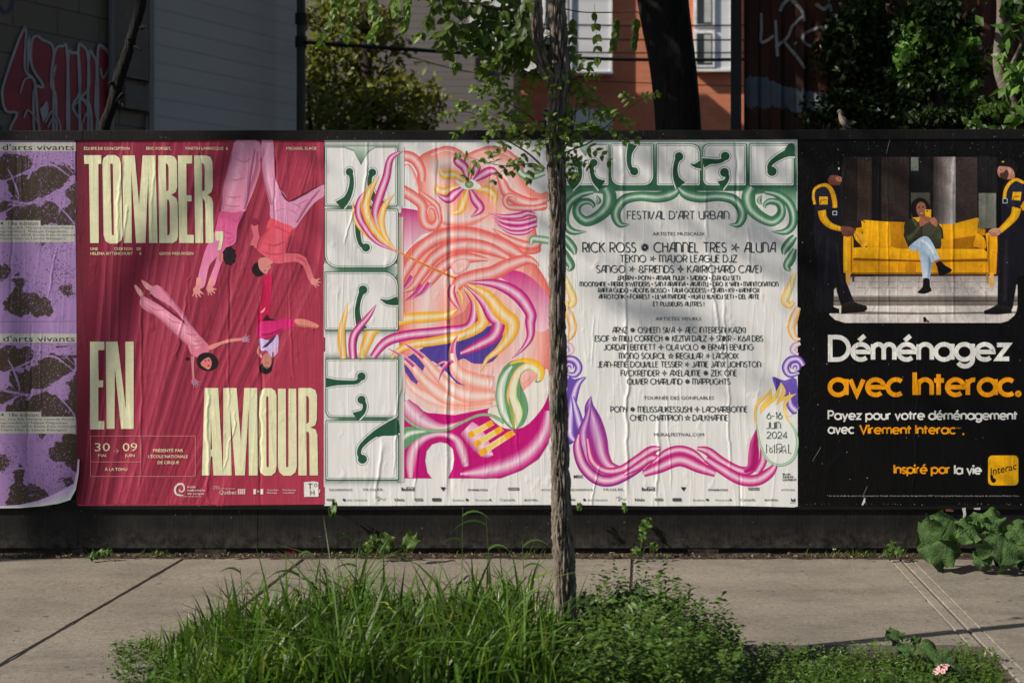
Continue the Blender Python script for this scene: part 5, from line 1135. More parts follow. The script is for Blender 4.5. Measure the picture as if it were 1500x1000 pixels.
block(C_, bl(1125,1368,(6,4,6,6)), [(((1248,212),(1234,190),(1245,165),(1285,135),(1330,112),(1368,100)), [7,5.4,5.5,7,9,14], 6.4)], [[(1338,64),(1368,62),(1368,112),(1300,136)]], smooth=0)
p.build('printed_artwork', li, M_PL)
t = Print(p.y); ink = C(26,36,34)
def ct(q, s, x0, x1, base, cap, w=.8, al=DECO, col=None, bold=None):
    A = q((x0,base),(x1,base))
    if al is None: t.text(s, A[0][0], A[0][1], cap, col or ink, x1=A[1][0], bold=bold or 0)
    else: t.stroke_text(s, A[0][0], A[0][1], cap, col or ink, w, x1=A[1][0], alpha=al)
ct(C_, "FESTIVAL D'ART URBAIN", 448, 1010, 475, 11.4, 1.15); ct(C_, "ARTISTES MUSICAUX", 588, 876, 566, 5.2, al=None, col=C(50,56,54))
ct(C_, "RICK ROSS * CHANNEL TRES + ALUNA", 202, 1266, 658, 14, 1.5)
ct(C_, "TEKNO + MAJOR LEAGUE DJZ", 408, 1054, 713, 10.2, 1.15); ct(C_, "SANGO + &FRIENDS ^ KA\u00cf(RICHARD CAVE)", 278, 1188, 771, 10.4, 1.15)
ct(C_, "J.PERRY \u2022 PONY \u2022 AMAAL NUUX \u2022 SADBOI \u2022 O.RI (DJ SET)", 392, 1070, 812, 6.2, .95); ct(C_, "MOONSHINE \u2022 PIERRE KWENDERS \u2022 SAN FARAFINA \u2022 AKANTU \u2022 DRO X YANI \u2022 MANITONATION", 186, 1282, 846, 6.2, .95)
ct(C_, "RAFFA GUIDO \u2022 ADONIS BOSSO \u2022 TALIA GODDESS \u2022 CFAM \u2022 K9 \u2022 VANYFOX", 288, 1178, 880, 6.2, .95); ct(C_, "AFROTONIK \u2022 FORREST \u2022 LILYA MANDRE \u2022 HUA LI \u5316\u529b (DJ SET) \u2022 DEL ARTE", 290, 1176, 915, 6.2, .95); ct(C_, "ET PLUSIEURS AUTRES !", 592, 872, 955, 6, .9)
ct(D_, "ARTISTES VISUELS", 452, 668, 62, 5.2, al=None, col=C(50,56,54))
for s, a, b, y in (("ARYZ * OSHEEN SIVA ^ AEC INTERESNI KAZKI",248,876,120),("ESCIF ~ MILU CORRECH * KEZNA DALZ ^ SNIKR - K6A DBS",166,958,160),("JORDAN BENNETT ^ OLA VOLO * BRYAN BEYUNG",208,914,201),("MONO SOURCIL ~ IREGULAR + LACROIX",280,842,242),("JEAN-REN\u00c9 DOUVILLE TESSIER + JAMIE JANX JOHNSTON",178,948,282),("FVCKRENDER ^ AXELALIME * ZEK ONE",288,834,323),("OLIVIER CHARLAND * MAPPLIGHTS",318,804,363),("PONY * MELISSALIKESSUSHI ^ LACHARBONNE",240,884,494),("CHIEN CHAMPION ~ DALKHAFINE",332,792,534)):
    ct(D_, s, a, b, y, 8.1, .98, al={**DECO, '\u00c9': GEO['\u00c9']})
ct(D_, "TOURN\u00c9E DES GONFLABLES", 396, 727, 435, 5.2, al=None, col=C(50,56,54)); ct(D_, "MURALFESTIVAL.COM", 445, 680, 608, 5, al=None, col=C(50,56,54))
gc = C(58,84,54)
ct(D_, "6-16", 978, 1050, 526, 9.4, 1.1, GEO, gc); ct(D_, "JUIN", 978, 1042, 572, 9.4, 1.1, DECO, gc); ct(D_, "2024", 978, 1074, 618, 9.4, 1.1, GEO, gc)
for a in (((976,688),(976,645),(998,668),(1014,648),(1014,688)), ((996,662),(990,672),(992,684),(1002,684),(1004,672)), ((1024,688),(1024,645),(1044,645),(1050,655),(1044,664),(1028,666),(1056,688)), ((1034,688),(1062,650),(1068,688)), ((1046,676),(1066,676)), ((1080,645),(1080,688),(1094,688))): t.line(D_(*a), 1.0, C(40,50,40))
for i, s in enumerate(("BLVD", "SAINT-", "LAURENT")): A = D_((1052,792+i*13),(1052+(36,56,66)[i],792+i*13)); t.text(s, A[0][0], A[0][1], 2.9, C(50,50,50), x1=A[1][0], bold=.03)
A = D_((66,806),(112,806)); t.text("MRK", A[0][0], A[0][1], 5, C(50,50,50), x1=A[1][0], bold=.01)
sponsors(t, 352)
A = D_((1092,925)); t.poly([(A[0][0],A[0][1]-8),(A[0][0]+3,A[0][1]-5),(A[0][0]+6,A[0][1]-8),(A[0][0]+6,A[0][1]-3),(A[0][0],A[0][1]-3)], C(60,60,60)); t.text("MTL", A[0][0]-1, A[0][1], 2, C(60,60,60), x1=A[0][0]+7)
t.build('lettering', li, M_PL)
# --- black advertising poster with the movers, the sofa and large lettering
Q_, E_, F_ = TR(1170,220,3.845), TR(1160,190,3.447), TR(1160,470,3.447)
BK = C(7,6,6)
ad = sheet('poster', [(1168.5,205),(1300,204),(1560,203),(1560,741),(1480,739),(1330,741),(1168.5,741)], BK, 'black poster with movers carrying a yellow sofa above white and orange lettering', M_GLOSS)
p = Print()
cx0, cx1, cy0, cy1 = Q_((172,35))[0][0], Q_((1240,35))[0][0], Q_((0,38))[0][1], Q_((0,972))[0][1]
p.poly(Q_((250,38),(1105,38),(1105,400),(1190,700),(1232,710),(1232,880),(1215,930),(1180,960),(1140,972),(250,972),(200,955),(172,925),(172,700)), C(34,28,26))
def bricks(x0, y0, x1, y1, rows, base, dark, skew=0):
    p.rect(*Q_((x0,y0))[0], *Q_((x1,y1))[0], base)
    h = (y1-y0)/rows; rnd = random.Random(rows)
    for r in range(rows):
        o = (r % 2)*11
        for c in range(int((x1-x0)/24)+1):
            a, b = max(x0, x0+c*24-o+1.5), min(x1, x0+c*24-o+22)
            if b-a > 4: A = Q_((a,y0+r*h+1.5),(b,y0+r*h+h-1.5)); p._put([A[0],(A[1][0],A[0][1]),A[1],(A[0][0],A[1][1])], [(0,1,2,3)], [lerp(dark, base, rnd.random()*.6)]*4)
    p.up()
bricks(250,40,330,400,36,C(34,27,24),C(25,20,19)); bricks(330,40,410,400,36,C(58,44,37),C(38,30,27))
bricks(465,40,620,400,36,C(52,41,37),C(36,29,27)); bricks(886,40,1005,400,36,C(60,48,45),C(42,35,34))
p.rect(*Q_((412,40))[0], *Q_((465,400))[0], C(18,16,16)); p.rect(*Q_((622,40))[0], *Q_((632,400))[0], C(12,11,11))
p.rect(*Q_((632,40))[0], *Q_((674,116))[0], C(118,124,112), C(92,98,88)); p.rect(*Q_((674,40))[0], *Q_((745,116))[0], C(26,24,24))
p.rect(*Q_((632,118))[0], *Q_((745,234))[0], C(22,20,20)); p.rect(*Q_((632,240))[0], *Q_((738,400))[0], C(78,80,66), C(38,38,34)); p.rect(*Q_((745,40))[0], *Q_((760,420))[0], C(20,18,18))
x, y = Q_((757,38))[0]; x1, y1 = Q_((884,420))[0]
p.hgrad(x, y, x1, y1, [(0,C(46,40,40)),(.2,C(72,64,62)),(.45,C(104,94,90)),(.7,C(140,130,126)),(.86,C(160,152,150)),(.9,C(196,190,188)),(1,C(120,112,110))])
p.rect(*Q_((1006,40))[0], *Q_((1120,240))[0], C(24,22,22)); p.rect(*Q_((1014,242))[0], *Q_((1112,440))[0], C(112,112,100), C(98,98,88)); p.rect(*Q_((1058,242))[0], *Q_((1061,440))[0], C(84,84,76))
p.rect(*Q_((250,690))[0], *Q_((1110,716))[0], C(30,25,23)); p.rect(*Q_((425,690))[0], *Q_((1060,712))[0], C(52,44,40))
# paving and the two steps
p.poly(Q_((300,712),(1180,708),(1232,760),(1232,818),(200,818),(190,790)), C(150,140,134), C(196,186,180))
for y0, y1, c in ((818,826,C(150,142,136)),(826,846,C(104,96,88)),(846,852,C(60,54,50)),(852,876,C(118,108,100))): p.rect(*Q_((185,y0))[0], *Q_((1232,y1))[0], c)
rnd = random.Random(4)
for k in range(260):
    A = Q_((rnd.uniform(200,1225), rnd.choice((rnd.uniform(827,845), rnd.uniform(853,875)))))[0]; r = rnd.uniform(.3,.9); p._put([(A[0]-r,A[1]),(A[0],A[1]-r*.5),(A[0]+r,A[1]),(A[0],A[1]+r*.5)], [(0,1,2,3)], [rnd.choice((C(80,72,66),C(150,138,128)))]*4)
p.up()
p.poly(Q_((180,876),(1232,876),(1226,905),(1215,930),(1180,960),(1140,972),(260,972),(205,955),(172,925)), C(206,196,188), C(190,182,176)); p.poly(Q_((230,905),(700,914),(1225,908),(1222,918),(700,926),(230,922)), C(112,104,98))
for a, b in (((520,715),(480,816)), ((600,715),(575,816)), ((680,715),(668,816)), ((740,715),(764,816)), ((830,715),(870,816)), ((905,715),(960,816)), ((980,712),(1060,816)), ((1060,712),(1140,800)), ((430,715),(370,816)), ((545,878),(520,970)), ((660,878),(662,970)), ((780,878),(800,970)), ((880,878),(940,968)), ((430,878),(370,970)), ((990,878),(1070,960)), ((300,740),(1100,742)), ((320,775),(1100,778))):
    n = 9
    for k in range(n):
        u = k/n; A = Q_(lerp(a, b, u), lerp(a, b, u+.7/n)); p.line(A, .55, C(96,86,80)); p.y += p.step
p.up()
# sofa
Y1, Y2, Y3, YD = C(224,160,18), C(204,140,10), C(176,116,8), C(110,66,6)
p.poly(Q_((322,440),(360,432),(352,480),(322,480)), Y2); p.poly(Q_((1010,440),(1052,445),(1050,480),(1010,480)), Y3)
p.poly(Q_((352,398),(365,393),(480,402),(600,406),(600,556),(390,556),(362,480)), Y1, Y2, smooth=0); p.poly(Q_((512,404),(600,408),(620,560),(560,556),(520,540)), C(196,132,12), C(160,100,10))
p.line(Q_((350,392),(365,400),(372,408)), 1.6, C(60,44,10))
p.poly(Q_((782,418),(868,416),(1004,380),(1014,386),(1008,470),(995,550),(800,556),(770,520)), Y1, C(190,126,10)); p.poly(Q_((868,500),(1000,480),(995,552),(870,556)), C(150,96,8)); p.poly(Q_((800,430),(868,418),(866,556),(800,556)), C(216,152,16), C(190,126,10)); p.line(Q_((1004,380),(1010,420),(1006,470)), 1, Y3)
p.poly(Q_((300,550),(360,546),(600,556),(1040,556),(1062,575),(1062,612),(1048,624),(700,628),(330,622),(302,608)), C(228,162,18), C(196,132,10)); p.poly(Q_((302,606),(700,620),(1062,610),(1062,628),(302,630)), C(120,74,6))
p.poly(Q_((290,622),(700,630),(1070,628),(1070,697),(290,690)), C(200,136,14), C(212,146,14)); p.rect(*Q_((600,630))[0], *Q_((660,694))[0], C(176,114,12)); p.rect(*Q_((290,688))[0], *Q_((1070,698))[0], C(150,96,8))
p.poly(Q_((306,452),(330,462),(375,480),(388,505),(385,535),(362,548),(345,530),(318,500)), C(226,164,40), C(216,150,20), smooth=3); p.line(Q_((312,455),(340,500),(352,545)), 1, Y3)
p.poly(Q_((1005,470),(1040,490),(1056,530),(1050,556),(1020,552),(985,540),(990,510)), C(220,154,16), C(190,126,10), smooth=3)
p.poly(Q_((252,486),(262,480),(300,478),(308,500),(308,600),(300,690),(252,690),(250,580)), C(222,156,16), C(206,140,12)); p.ribbon(Q_((296,486),(298,580),(296,688)), [2,3,3], [(0,Y2),(.5,YD),(1,Y2)]); p.ribbon(Q_((268,500),(266,600),(266,680)), [2,4,3], [(0,Y1),(.5,C(236,176,40)),(1,Y1)])
p.poly(Q_((1052,470),(1075,462),(1118,480),(1120,540),(1112,698),(1070,698),(1066,600)), C(218,152,16), C(200,134,12)); p.ribbon(Q_((1072,478),(1070,590),(1074,696)), [2,3.4,3], [(0,Y2),(.5,YD),(1,Y2)])
for x0, x1, y1 in ((264,292,755),(1074,1100,772)): p.poly(Q_((x0,690),(x1,690),(x1-5,y1),(x0+3,y1)), C(214,160,70), C(190,140,60))
p.poly(Q_((1056,698),(1068,698),(1066,750),(1058,750)), C(160,110,50)); p.poly(Q_((300,692),(314,692),(312,740),(302,740)), C(60,44,26))
# seated woman
p.poly(Q_((600,400),(640,380),(740,380),(790,420),(802,500),(790,556),(620,556),(590,480)), C(30,32,22))
p.poly(Q_((636,300),(660,275),(690,268),(720,285),(738,320),(735,355),(720,380),(660,385),(632,350)), C(26,18,16), smooth=4)
p.poly(Q_((640,380),(690,376),(690,400),(650,408)), C(216,158,30))
p.poly(Q_((664,312),(682,292),(706,298),(716,325),(712,360),(695,378),(675,368),(664,345)), C(150,96,76), C(134,82,64), smooth=4)
for a, r in (((678,326),1),((700,324),1)): p.ell(*Q_(a)[0], 1.3, .7, C(40,22,20))
p.ribbon(Q_((680,352),(692,358),(704,350)), [.4,1.8,.4], [(0,C(220,190,180)),(1,C(160,60,56))]); p.line(Q_((690,326),(686,342),(694,342)), .6, C(110,62,48)); p.ell(*Q_((672,343))[0], 1.6, 1.2, C(196,140,116), C(150,96,76)); p.line(Q_((672,319),(686,317)), .8, C(30,18,16)); p.line(Q_((694,317),(708,318)), .8, C(30,18,16))
p.poly(Q_((596,410),(640,384),(666,400),(690,440),(690,500),(640,540),(610,530),(596,480)), C(48,48,36), C(34,34,26), smooth=3)
p.poly(Q_((700,420),(740,400),(780,440),(802,500),(795,555),(740,540),(700,500)), C(66,64,50), C(42,42,32), smooth=3); p.ribbon(Q_((640,388),(665,430),(660,490)), [3,6,4], [(0,C(56,60,38)),(.5,C(84,86,56)),(1,C(50,54,34))])
p.ribbon(Q_((612,500),(650,470),(680,425)), [11,11,7], [(0,C(34,36,24)),(.5,C(70,74,48)),(1,C(36,38,26))]); p.ribbon(Q_((798,500),(790,450),(772,420)), [9,10,6], [(0,C(52,56,36)),(.5,C(66,68,44)),(1,C(30,32,22))])
p.poly(Q_((712,335),(746,335),(744,395),(710,395)), C(226,160,20)); p.ell(*Q_((723,343))[0], 1.2, 1.2, C(20,18,16))
p.poly(Q_((680,390),(700,372),(742,380),(740,400),(716,412),(690,430),(680,418)), C(150,92,72), smooth=3); p.poly(Q_((742,385),(765,380),(782,405),(775,430),(756,420),(740,402)), C(164,104,82), smooth=3)
for k in range(4): p.line(Q_((704+k*2,378+k*7),(740,380+k*7)), .5, C(110,62,48))
JN, JL = C(126,148,172), C(178,194,208)
p.poly(Q_((620,555),(640,525),(690,495),(730,520),(720,560),(690,570)), JN, C(146,166,186), smooth=3)
p.poly(Q_((676,560),(720,545),(750,600),(744,660),(738,722),(698,722),(690,650)), C(146,168,190), C(172,188,202)); p.ribbon(Q_((730,560),(738,640),(730,718)), [4,6,4], [(0,C(146,168,190)),(.5,C(104,128,154)),(1,C(154,174,194))])
p.poly(Q_((640,530),(690,490),(725,488),(752,520),(775,570),(792,605),(788,622),(748,632),(735,600),(700,560),(680,545)), C(154,174,194), JL, smooth=3); p.ribbon(Q_((690,505),(735,540),(770,610)), [3,7,6], [(0,C(154,174,194)),(.5,C(196,206,216)),(1,C(154,174,194))])
p.poly(Q_((758,628),(788,612),(794,628),(772,640)), C(160,98,76)); p.poly(Q_((772,636),(798,625),(826,650),(858,668),(856,684),(800,706),(786,690),(780,660)), C(20,18,22), smooth=3)
p.poly(Q_((702,724),(734,724),(738,765),(746,782),(740,796),(704,808),(672,803),(672,795),(698,768)), C(18,17,20), smooth=3)
# the two movers: side view, dark overalls, yellow braces, cuffs and patches
NV, NV2 = C(22,22,32), C(15,14,18)
p.poly(Q_((110,200),(150,185),(200,195),(235,215),(242,300),(240,420),(235,480),(250,500),(250,700),(290,800),(310,850),(240,880),(215,800),(200,690),(195,880),(180,905),(110,900),(88,860),(110,650),(82,480),(86,330),(90,240)), NV, NV2)
p.ribbon(Q_((165,480),(160,600),(150,760)), [9,12,8], [(0,NV2),(.5,C(30,28,34)),(1,NV2)]); p.ribbon(Q_((215,520),(225,640),(250,760)), [5,8,6], [(0,NV2),(.5,C(32,30,34)),(1,NV2)])
p.poly(Q_((84,240),(110,205),(160,200),(182,240),(186,300),(178,330),(110,345),(88,330)), C(34,34,50), C(28,28,42), smooth=3)
p.ribbon(Q_((90,305),(82,260),(92,218),(130,198),(165,203),(190,240),(202,290),(203,325)), [4,4,4,4.5,6,7,7,7], [(0,Y2),(.5,C(226,164,24)),(1,Y2)]); p.frame(*Q_((190,343))[0], *Q_((216,366))[0], 1, C(190,190,190)); p.poly(Q_((115,262),(163,262),(163,306),(117,306)), C(222,162,20)); p.line(Q_((122,284),(157,280)), 1.2, C(70,50,14)); p.ell(*Q_((124,296))[0], 1, 1.4, C(20,18,14))
p.ribbon(Q_((130,340),(140,385),(180,425),(240,445)), [12,11,9,7], [(0,C(190,128,10)),(.4,C(232,170,24)),(1,C(180,118,8))])
p.poly(Q_((236,432),(270,430),(310,440),(314,462),(300,480),(270,488),(244,470)), C(112,66,54), C(92,52,44), smooth=3)
for k in range(4): p.line(Q_((272+k*9,455+k*3),(284+k*7,482-k*3)), .5, C(50,28,24))
p.poly(Q_((165,150),(205,140),(232,150),(240,165),(236,190),(226,200),(180,195),(165,175)), C(124,72,58), C(104,58,46), smooth=3); p.poly(Q_((205,155),(236,150),(242,166),(236,180),(218,176)), C(170,108,84), smooth=3); p.ell(*Q_((228,160))[0], 1, .7, BK); p.line(Q_((220,180),(236,178)), .7, C(70,30,26))
p.poly(Q_((148,150),(150,110),(175,88),(205,84),(228,100),(235,128),(240,138),(215,142),(180,142),(165,165)), C(16,16,20), smooth=3); p.ell(*Q_((226,104))[0], 1, 1.8, C(200,190,170))
p.poly(Q_((240,868),(300,848),(340,866),(380,876),(386,892),(370,908),(310,914),(240,920)), C(36,28,24), C(16,13,12), smooth=0); p.poly(Q_((100,890),(190,880),(232,895),(232,918),(110,918)), C(14,12,12)); p.rect(*Q_((228,884))[0], *Q_((238,918))[0], C(190,184,178))
# right-hand mover, facing left
p.poly(Q_((1150,200),(1180,160),(1225,155),(1262,180),(1290,260),(1290,500),(1280,700),(1230,720),(1205,880),(1200,895),(1118,890),(1122,700),(1128,560),(1140,420),(1138,300)), NV, NV2); p.ribbon(Q_((1170,500),(1165,680),(1160,850)), [8,12,8], [(0,NV2),(.5,C(32,30,36)),(1,NV2)])
p.poly(Q_((1190,180),(1230,165),(1262,200),(1262,300),(1240,332),(1180,330),(1172,270)), C(34,34,52), C(28,28,42), smooth=3)
p.ribbon(Q_((1158,272),(1165,225),(1190,185),(1225,166),(1268,185)), [5,5,5,4.5,4], [(0,Y2),(.5,C(226,164,24)),(1,Y2)]); p.poly(Q_((1248,318),(1269,285),(1290,300),(1290,340),(1262,340)), Y2); p.frame(*Q_((1148,272))[0], *Q_((1176,300))[0], 1, C(150,170,180)); p.poly(Q_((1206,236),(1254,236),(1248,284),(1200,280)), C(222,162,20)); p.line(Q_((1208,262),(1244,260)), 1.2, C(70,50,14)); p.ell(*Q_((1208,274))[0], 1, 1.4, C(20,18,14))
p.ribbon(Q_((1228,325),(1215,370),(1180,410),(1132,455)), [14,12,10,8], [(0,C(190,128,10)),(.5,C(232,170,24)),(1,C(190,128,10))])
p.poly(Q_((1138,450),(1120,440),(1090,442),(1068,456),(1076,476),(1100,486),(1132,476)), C(186,134,112), C(160,108,90), smooth=3)
for k in range(4): p.line(Q_((1076+k*9,458+k*2),(1088+k*8,482)), .5, C(100,64,52))
p.poly(Q_((1128,92),(1160,92),(1195,100),(1215,130),(1212,160),(1170,165),(1145,155),(1130,150),(1118,122)), C(176,122,102), C(150,100,84), smooth=3); p.poly(Q_((1132,130),(1150,128),(1170,110),(1182,130),(1172,165),(1150,162),(1134,150)), C(60,42,36), smooth=3); p.ell(*Q_((1138,110))[0], 1, .7, BK); p.ell(*Q_((1190,120))[0], 2, 3, C(190,136,114)); p.line(Q_((1128,134),(1142,136)), .7, C(120,60,54))
p.poly(Q_((1122,88),(1140,62),(1175,50),(1215,62),(1235,100),(1225,128),(1195,100),(1160,92)), C(18,18,20), smooth=3); p.ell(*Q_((1150,66))[0], 1.8, 1.2, C(190,150,60))
p.poly(Q_((1042,905),(1080,890),(1115,870),(1195,882),(1198,916),(1120,924),(1044,922)), C(30,27,26), C(14,13,13))
p.poly(Q_((700,940),(712,938),(722,955),(735,962),(730,968),(716,966),(702,968)), C(26,22,24)); p.ell(*Q_((722,963))[0], 1.6, .8, C(150,40,50))
p.build('printed_photograph', ad, M_GLOSS)
t = Print(p.y); wl, og = C(204,202,196), C(216,138,8)
def it(s, x0, x1, base, cap, w, col, q=F_): A = q((x0,base),(x1,base)); t.stroke_text(s, A[0][0]+w/2, A[0][1]-w/2, cap-w, col, w, x1=A[1][0]-w/2, alpha=GEO)
it("D\u00e9m\u00e9nagez", 182, 1108, 206, 39.5, 6.6, wl); it("avec Interac.", 180, 1160, 384, 39.5, 6.6, og)
it("Payez pour votre d\u00e9m\u00e9nagement", 180, 1140, 500, 14.6, 2.35, wl); it("avec", 180, 316, 570, 14.6, 2.35, wl); it("Virement Interac", 340, 828, 572, 14.6, 2.35, og); A = F_((865,570)); t.ell(A[0][0], A[0][1], 1.5, 1.5, og)
A = F_((830,540),(855,540)); t.text("MD*", A[0][0], A[0][1]+1, 2, og, x1=A[1][0])
it("Inspir\u00e9 par", 513, 800, 772, 14.6, 2.35, og); it("la vie", 818, 958, 775, 14.6, 2.5, wl)
A = F_((0,880),(1148,892)); L = "* L\u00e0 o\u00f9 ce mode de paiement est accept\u00e9 au Canada. Virement Interac, le logo Interac MD* et la typographie Interac sont des marques de commerce d'Interac Corp."
A = F_((178,885),(1148,891)); t.text(L, A[0][0], A[0][1], 2.2, C(140,140,136), x1=A[1][0])
A = rr(990,678,1143,829,(22,22,22,22)); t.poly(F_(*A), C(228,160,14))
v, f = glyphs("Interac", .012); a0, b0 = min(q[0] for q in v), max(q[0] for q in v); A = F_((1003,778),(1134,748)); k = (A[1][0]-A[0][0])/(b0-a0); sh = (A[1][1]-A[0][1])/(A[1][0]-A[0][0])
t._put([(A[0][0]+(q[0]-a0)*k, A[0][1]+(q[0]-a0)*k*sh-q[1]*k*1.12) for q in v], f, [C(20,18,16)]*len(v)); t.up()
t.poly(F_((1000,782),(1008,776),(1014,778),(1018,792),(1028,796),(1030,808),(1022,816),(1012,815),(1004,804)), C(20,18,16), smooth=3)
t.build('lettering', ad, M_GLOSS)
t = Print(t.y); rnd = random.Random(12)           # chips where the white paper shows through
for k in range(230):
    x, y = rnd.uniform(1172,1499), rnd.uniform(208,738); r = rnd.choice((.25,.3,.35,.5,.7))*(1.3 if y < 250 else 1)
    if rnd.random() < .35: y = rnd.uniform(208,240)
    if rnd.random() < .2: y = 737+rnd.uniform(0,2)
    pts = [(x+r*rnd.uniform(.5,1.3)*math.cos(a), y+r*rnd.uniform(.5,1.3)*math.sin(a)) for a in (0,1.2,2.5,3.8,5)]
    c = rnd.uniform(90,170); t._put(pts, [(0,1,2,3,4)], [C(c,c,c)]*5)
t.up()
for a in (((1298,226),(1302,210),(1306,198)), ((1190,675),(1198,662),(1202,655)), ((1268,736),(1264,726),(1270,712))): t.line(a, .5, C(120,120,118))
t.poly([(1262,739),(1265,731),(1267.5,728),(1267,735),(1264,740)], C(180,180,176)); t.poly([(1409,744),(1414,743),(1415,752),(1413.5,762),(1410,760),(1411,752)], C(176,174,168)); t.poly([(1426,743.5),(1436,743),(1436,746),(1427,746)], C(160,156,150)); t.poly([(1384,746),(1390,745),(1397,747),(1396,749),(1386,748.5)], C(90,60,50))
t.build('torn_chip', ad, M_GLOSS)
# ------------------------------------------------------------------ plants
def leaf(mb, base, d, nrm, L, Wd, col, seg=3, fold=.25, curl=.3, prof=None):
    d = d.normalized(); side = d.cross(nrm)
    if side.length < 1e-4: side = d.orthogonal()
    side.normalize(); nrm = side.cross(d)
    prof = prof or (lambda t: math.sin(math.pi*min(1, t**.75*.97+.03))**.8)
    vs = []; 
    for i in range(seg+1):
        t = i/seg; c = base+d*(L*t)-nrm*(curl*L*t*t); w = Wd*.5*prof(t) if 0 < i < seg else Wd*.04
        vs += [c-side*w+nrm*(fold*w), c, c+side*w+nrm*(fold*w)]
    mb.add(vs, [(3*i+k, 3*i+k+1, 3*i+k+4, 3*i+k+3) for i in range(seg) for k in (0, 1)], col)
def rv(s=1.0): return Vector((random.uniform(-s,s), random.uniform(-s,s), random.uniform(-s,s)))
def shade(a=.75, b=1.2): k = random.uniform(a, b); return (k*random.uniform(.92,1.1), k, k*random.uniform(.8,1.05), 1)
M_LEAF = leaf_mat('locust_leaf', (.082,.158,.020,1), (.165,.235,.038,1), .45)
M_GRASS = leaf_mat('grass_blade', (.042,.100,.013,1), (.084,.152,.026,1), .34, 3, .36)
M_WEED = leaf_mat('weed_leaf', (.042,.096,.013,1), (.090,.158,.026,1), .33)
M_BIG = leaf_mat('burdock_leaf', (.034,.082,.020,1), (.066,.124,.034,1), .2, 22, .62, .012)
M_OLIVE = leaf_mat('olive_leaf', (.135,.150,.026,1), (.20,.20,.042,1), .38, 1.2)
M_DKLEAF = leaf_mat('dark_leaf', (.017,.040,.008,1), (.042,.082,.014,1), .3, 1.0)
M_DKBARK = rough_mat('dark_bark', [(.3,(.008,.007,.006,1)),(.7,(.026,.022,.018,1))], 10, 26, .03, .95, stretch=(3,3,.6))
M_BROWN = rough_mat('brown_bark', [(.3,(.02,.014,.01,1)),(.7,(.075,.055,.042,1))], 14, 40, .02, .9, stretch=(3,3,.8))
M_TWIG = rough_mat('twig', [(.3,(.03,.024,.016,1)),(.7,(.07,.058,.036,1))], 20, 60, .004, .85)
M_STEM = rough_mat('green_stem', [(.3,(.045,.075,.02,1)),(.7,(.08,.11,.035,1))], 20, 60, .002, .6)
def bark():
    m, g, bs = material('grey_brown_bark')
    at = g.n('VertexColor', layer_name='Col')
    n1 = g.noise(g.coords('World', (1,1,.35)), 45, 5, .65); f = g.noise(g.coords('World'), 240, 3, .6)
    c = g.ramp(n1, [(.3,(.09,.074,.06,1)),(.55,(.20,.168,.138,1)),(.75,(.32,.28,.235,1))])
    g.put(bs, 'Base Color', g.mix(1.0, c, at.outputs[0], 'MULTIPLY')); bs.inputs['Roughness'].default_value = .95; bs.inputs['Specular IOR Level'].default_value = .15
    bump(g, bs, g.math('MULTIPLY_ADD', n1, 1.0, g.math('MULTIPLY', f, .35)), .006); return m
M_BARK = bark()
def bark_tube(path, name, parent, nr=84, ns=460, amp=.007, green=None):
    q = catmull([tuple(p)+(r,) for p, r in path], 12); L = len(q); m = MB(); vs, cs = [], []
    for i in range(ns+1):
        u = i/ns*(L-1); k = min(int(u), L-2); x, y, z, r = lerp(q[k], q[k+1], u-k)
        for j in range(nr):
            a = 2*math.pi*j/nr; ca, sa = math.cos(a), math.sin(a)
            wob = noise.noise((ca*1.2, sa*1.2, z*4))
            warp = .35*noise.noise((ca*2.2, sa*2.2, z*5+9))
            n1 = noise.noise(((ca+warp)*4.6, (sa+warp)*4.6, z*11)); n2 = noise.noise((ca*11+4, sa*11, z*34)); n3 = noise.noise((ca*26, sa*26, z*90))
            rid = min(1, abs(n1)*3.2)                     # plates separated by furrows
            h = amp*(1.5*rid-.9)+amp*.65*n2+amp*.3*n3+r*.09*wob
            rr_ = r+h; vs.append((x+ca*rr_, y+sa*rr_, z))
            v = .30+.80*rid+.35*n2; c = (v, v*.98, v*.95, 1)
            if green and green[0] < z < green[1] and sa < .5 and ca < .35:
                e = min(1, max(0, noise.noise((ca*4, sa*4, z*14+3))*3+.9))*min(1, (z-green[0])*9, (green[1]-z)*9); c = lerp(c, (v*.45, v*.95, v*.72, 1), e*.75)
            cs.append(c)
    m.add(vs, [(i*nr+j, i*nr+(j+1) % nr, (i+1)*nr+(j+1) % nr, (i+1)*nr+j) for i in range(ns) for j in range(nr)], cs)
    return m.build(name, M_BARK, parent, smooth=True, color=True)

# --- the young street tree in front of the posters
TD = 5.13; TB = W(829, 983, TD); K_ = TD/FPX
tree = thing('street_tree', (TB.x, TB.y, 0), 'slender street tree with furrowed bark rising from the weedy pit', 'tree', 'trees along the street')
tp = [(829,1010,40),(829,940,37),(828,870,35),(825,800,34),(823,745,32),(820,650,29),(818,560,27),(816.5,430,26.5),(817,330,26),(816,260,27),(813,215,30),(816,150,29),(821,112,31),(818,60,29),(816,0,27),(813,-80,25),(806,-200,21),(802,-330,16),(810,-460,10)]
bark_tube([(W(a,b,TD), w*K_*.415) for a, b, w in tp], 'trunk', tree, green=(W(0,640,TD).z, W(0,570,TD).z))
bark_tube([(W(a,b,d), w*K_/2) for a, b, d, w in ((812,128,5.13,20),(798,104,5.10,19),(789,75,5.06,18),(786,35,5.03,17),(785,-20,5.0,16),(776,-140,4.95,12),(760,-280,4.9,7))], 'limb', tree, 40, 120, .004)
tw, lv = MB(), MB()
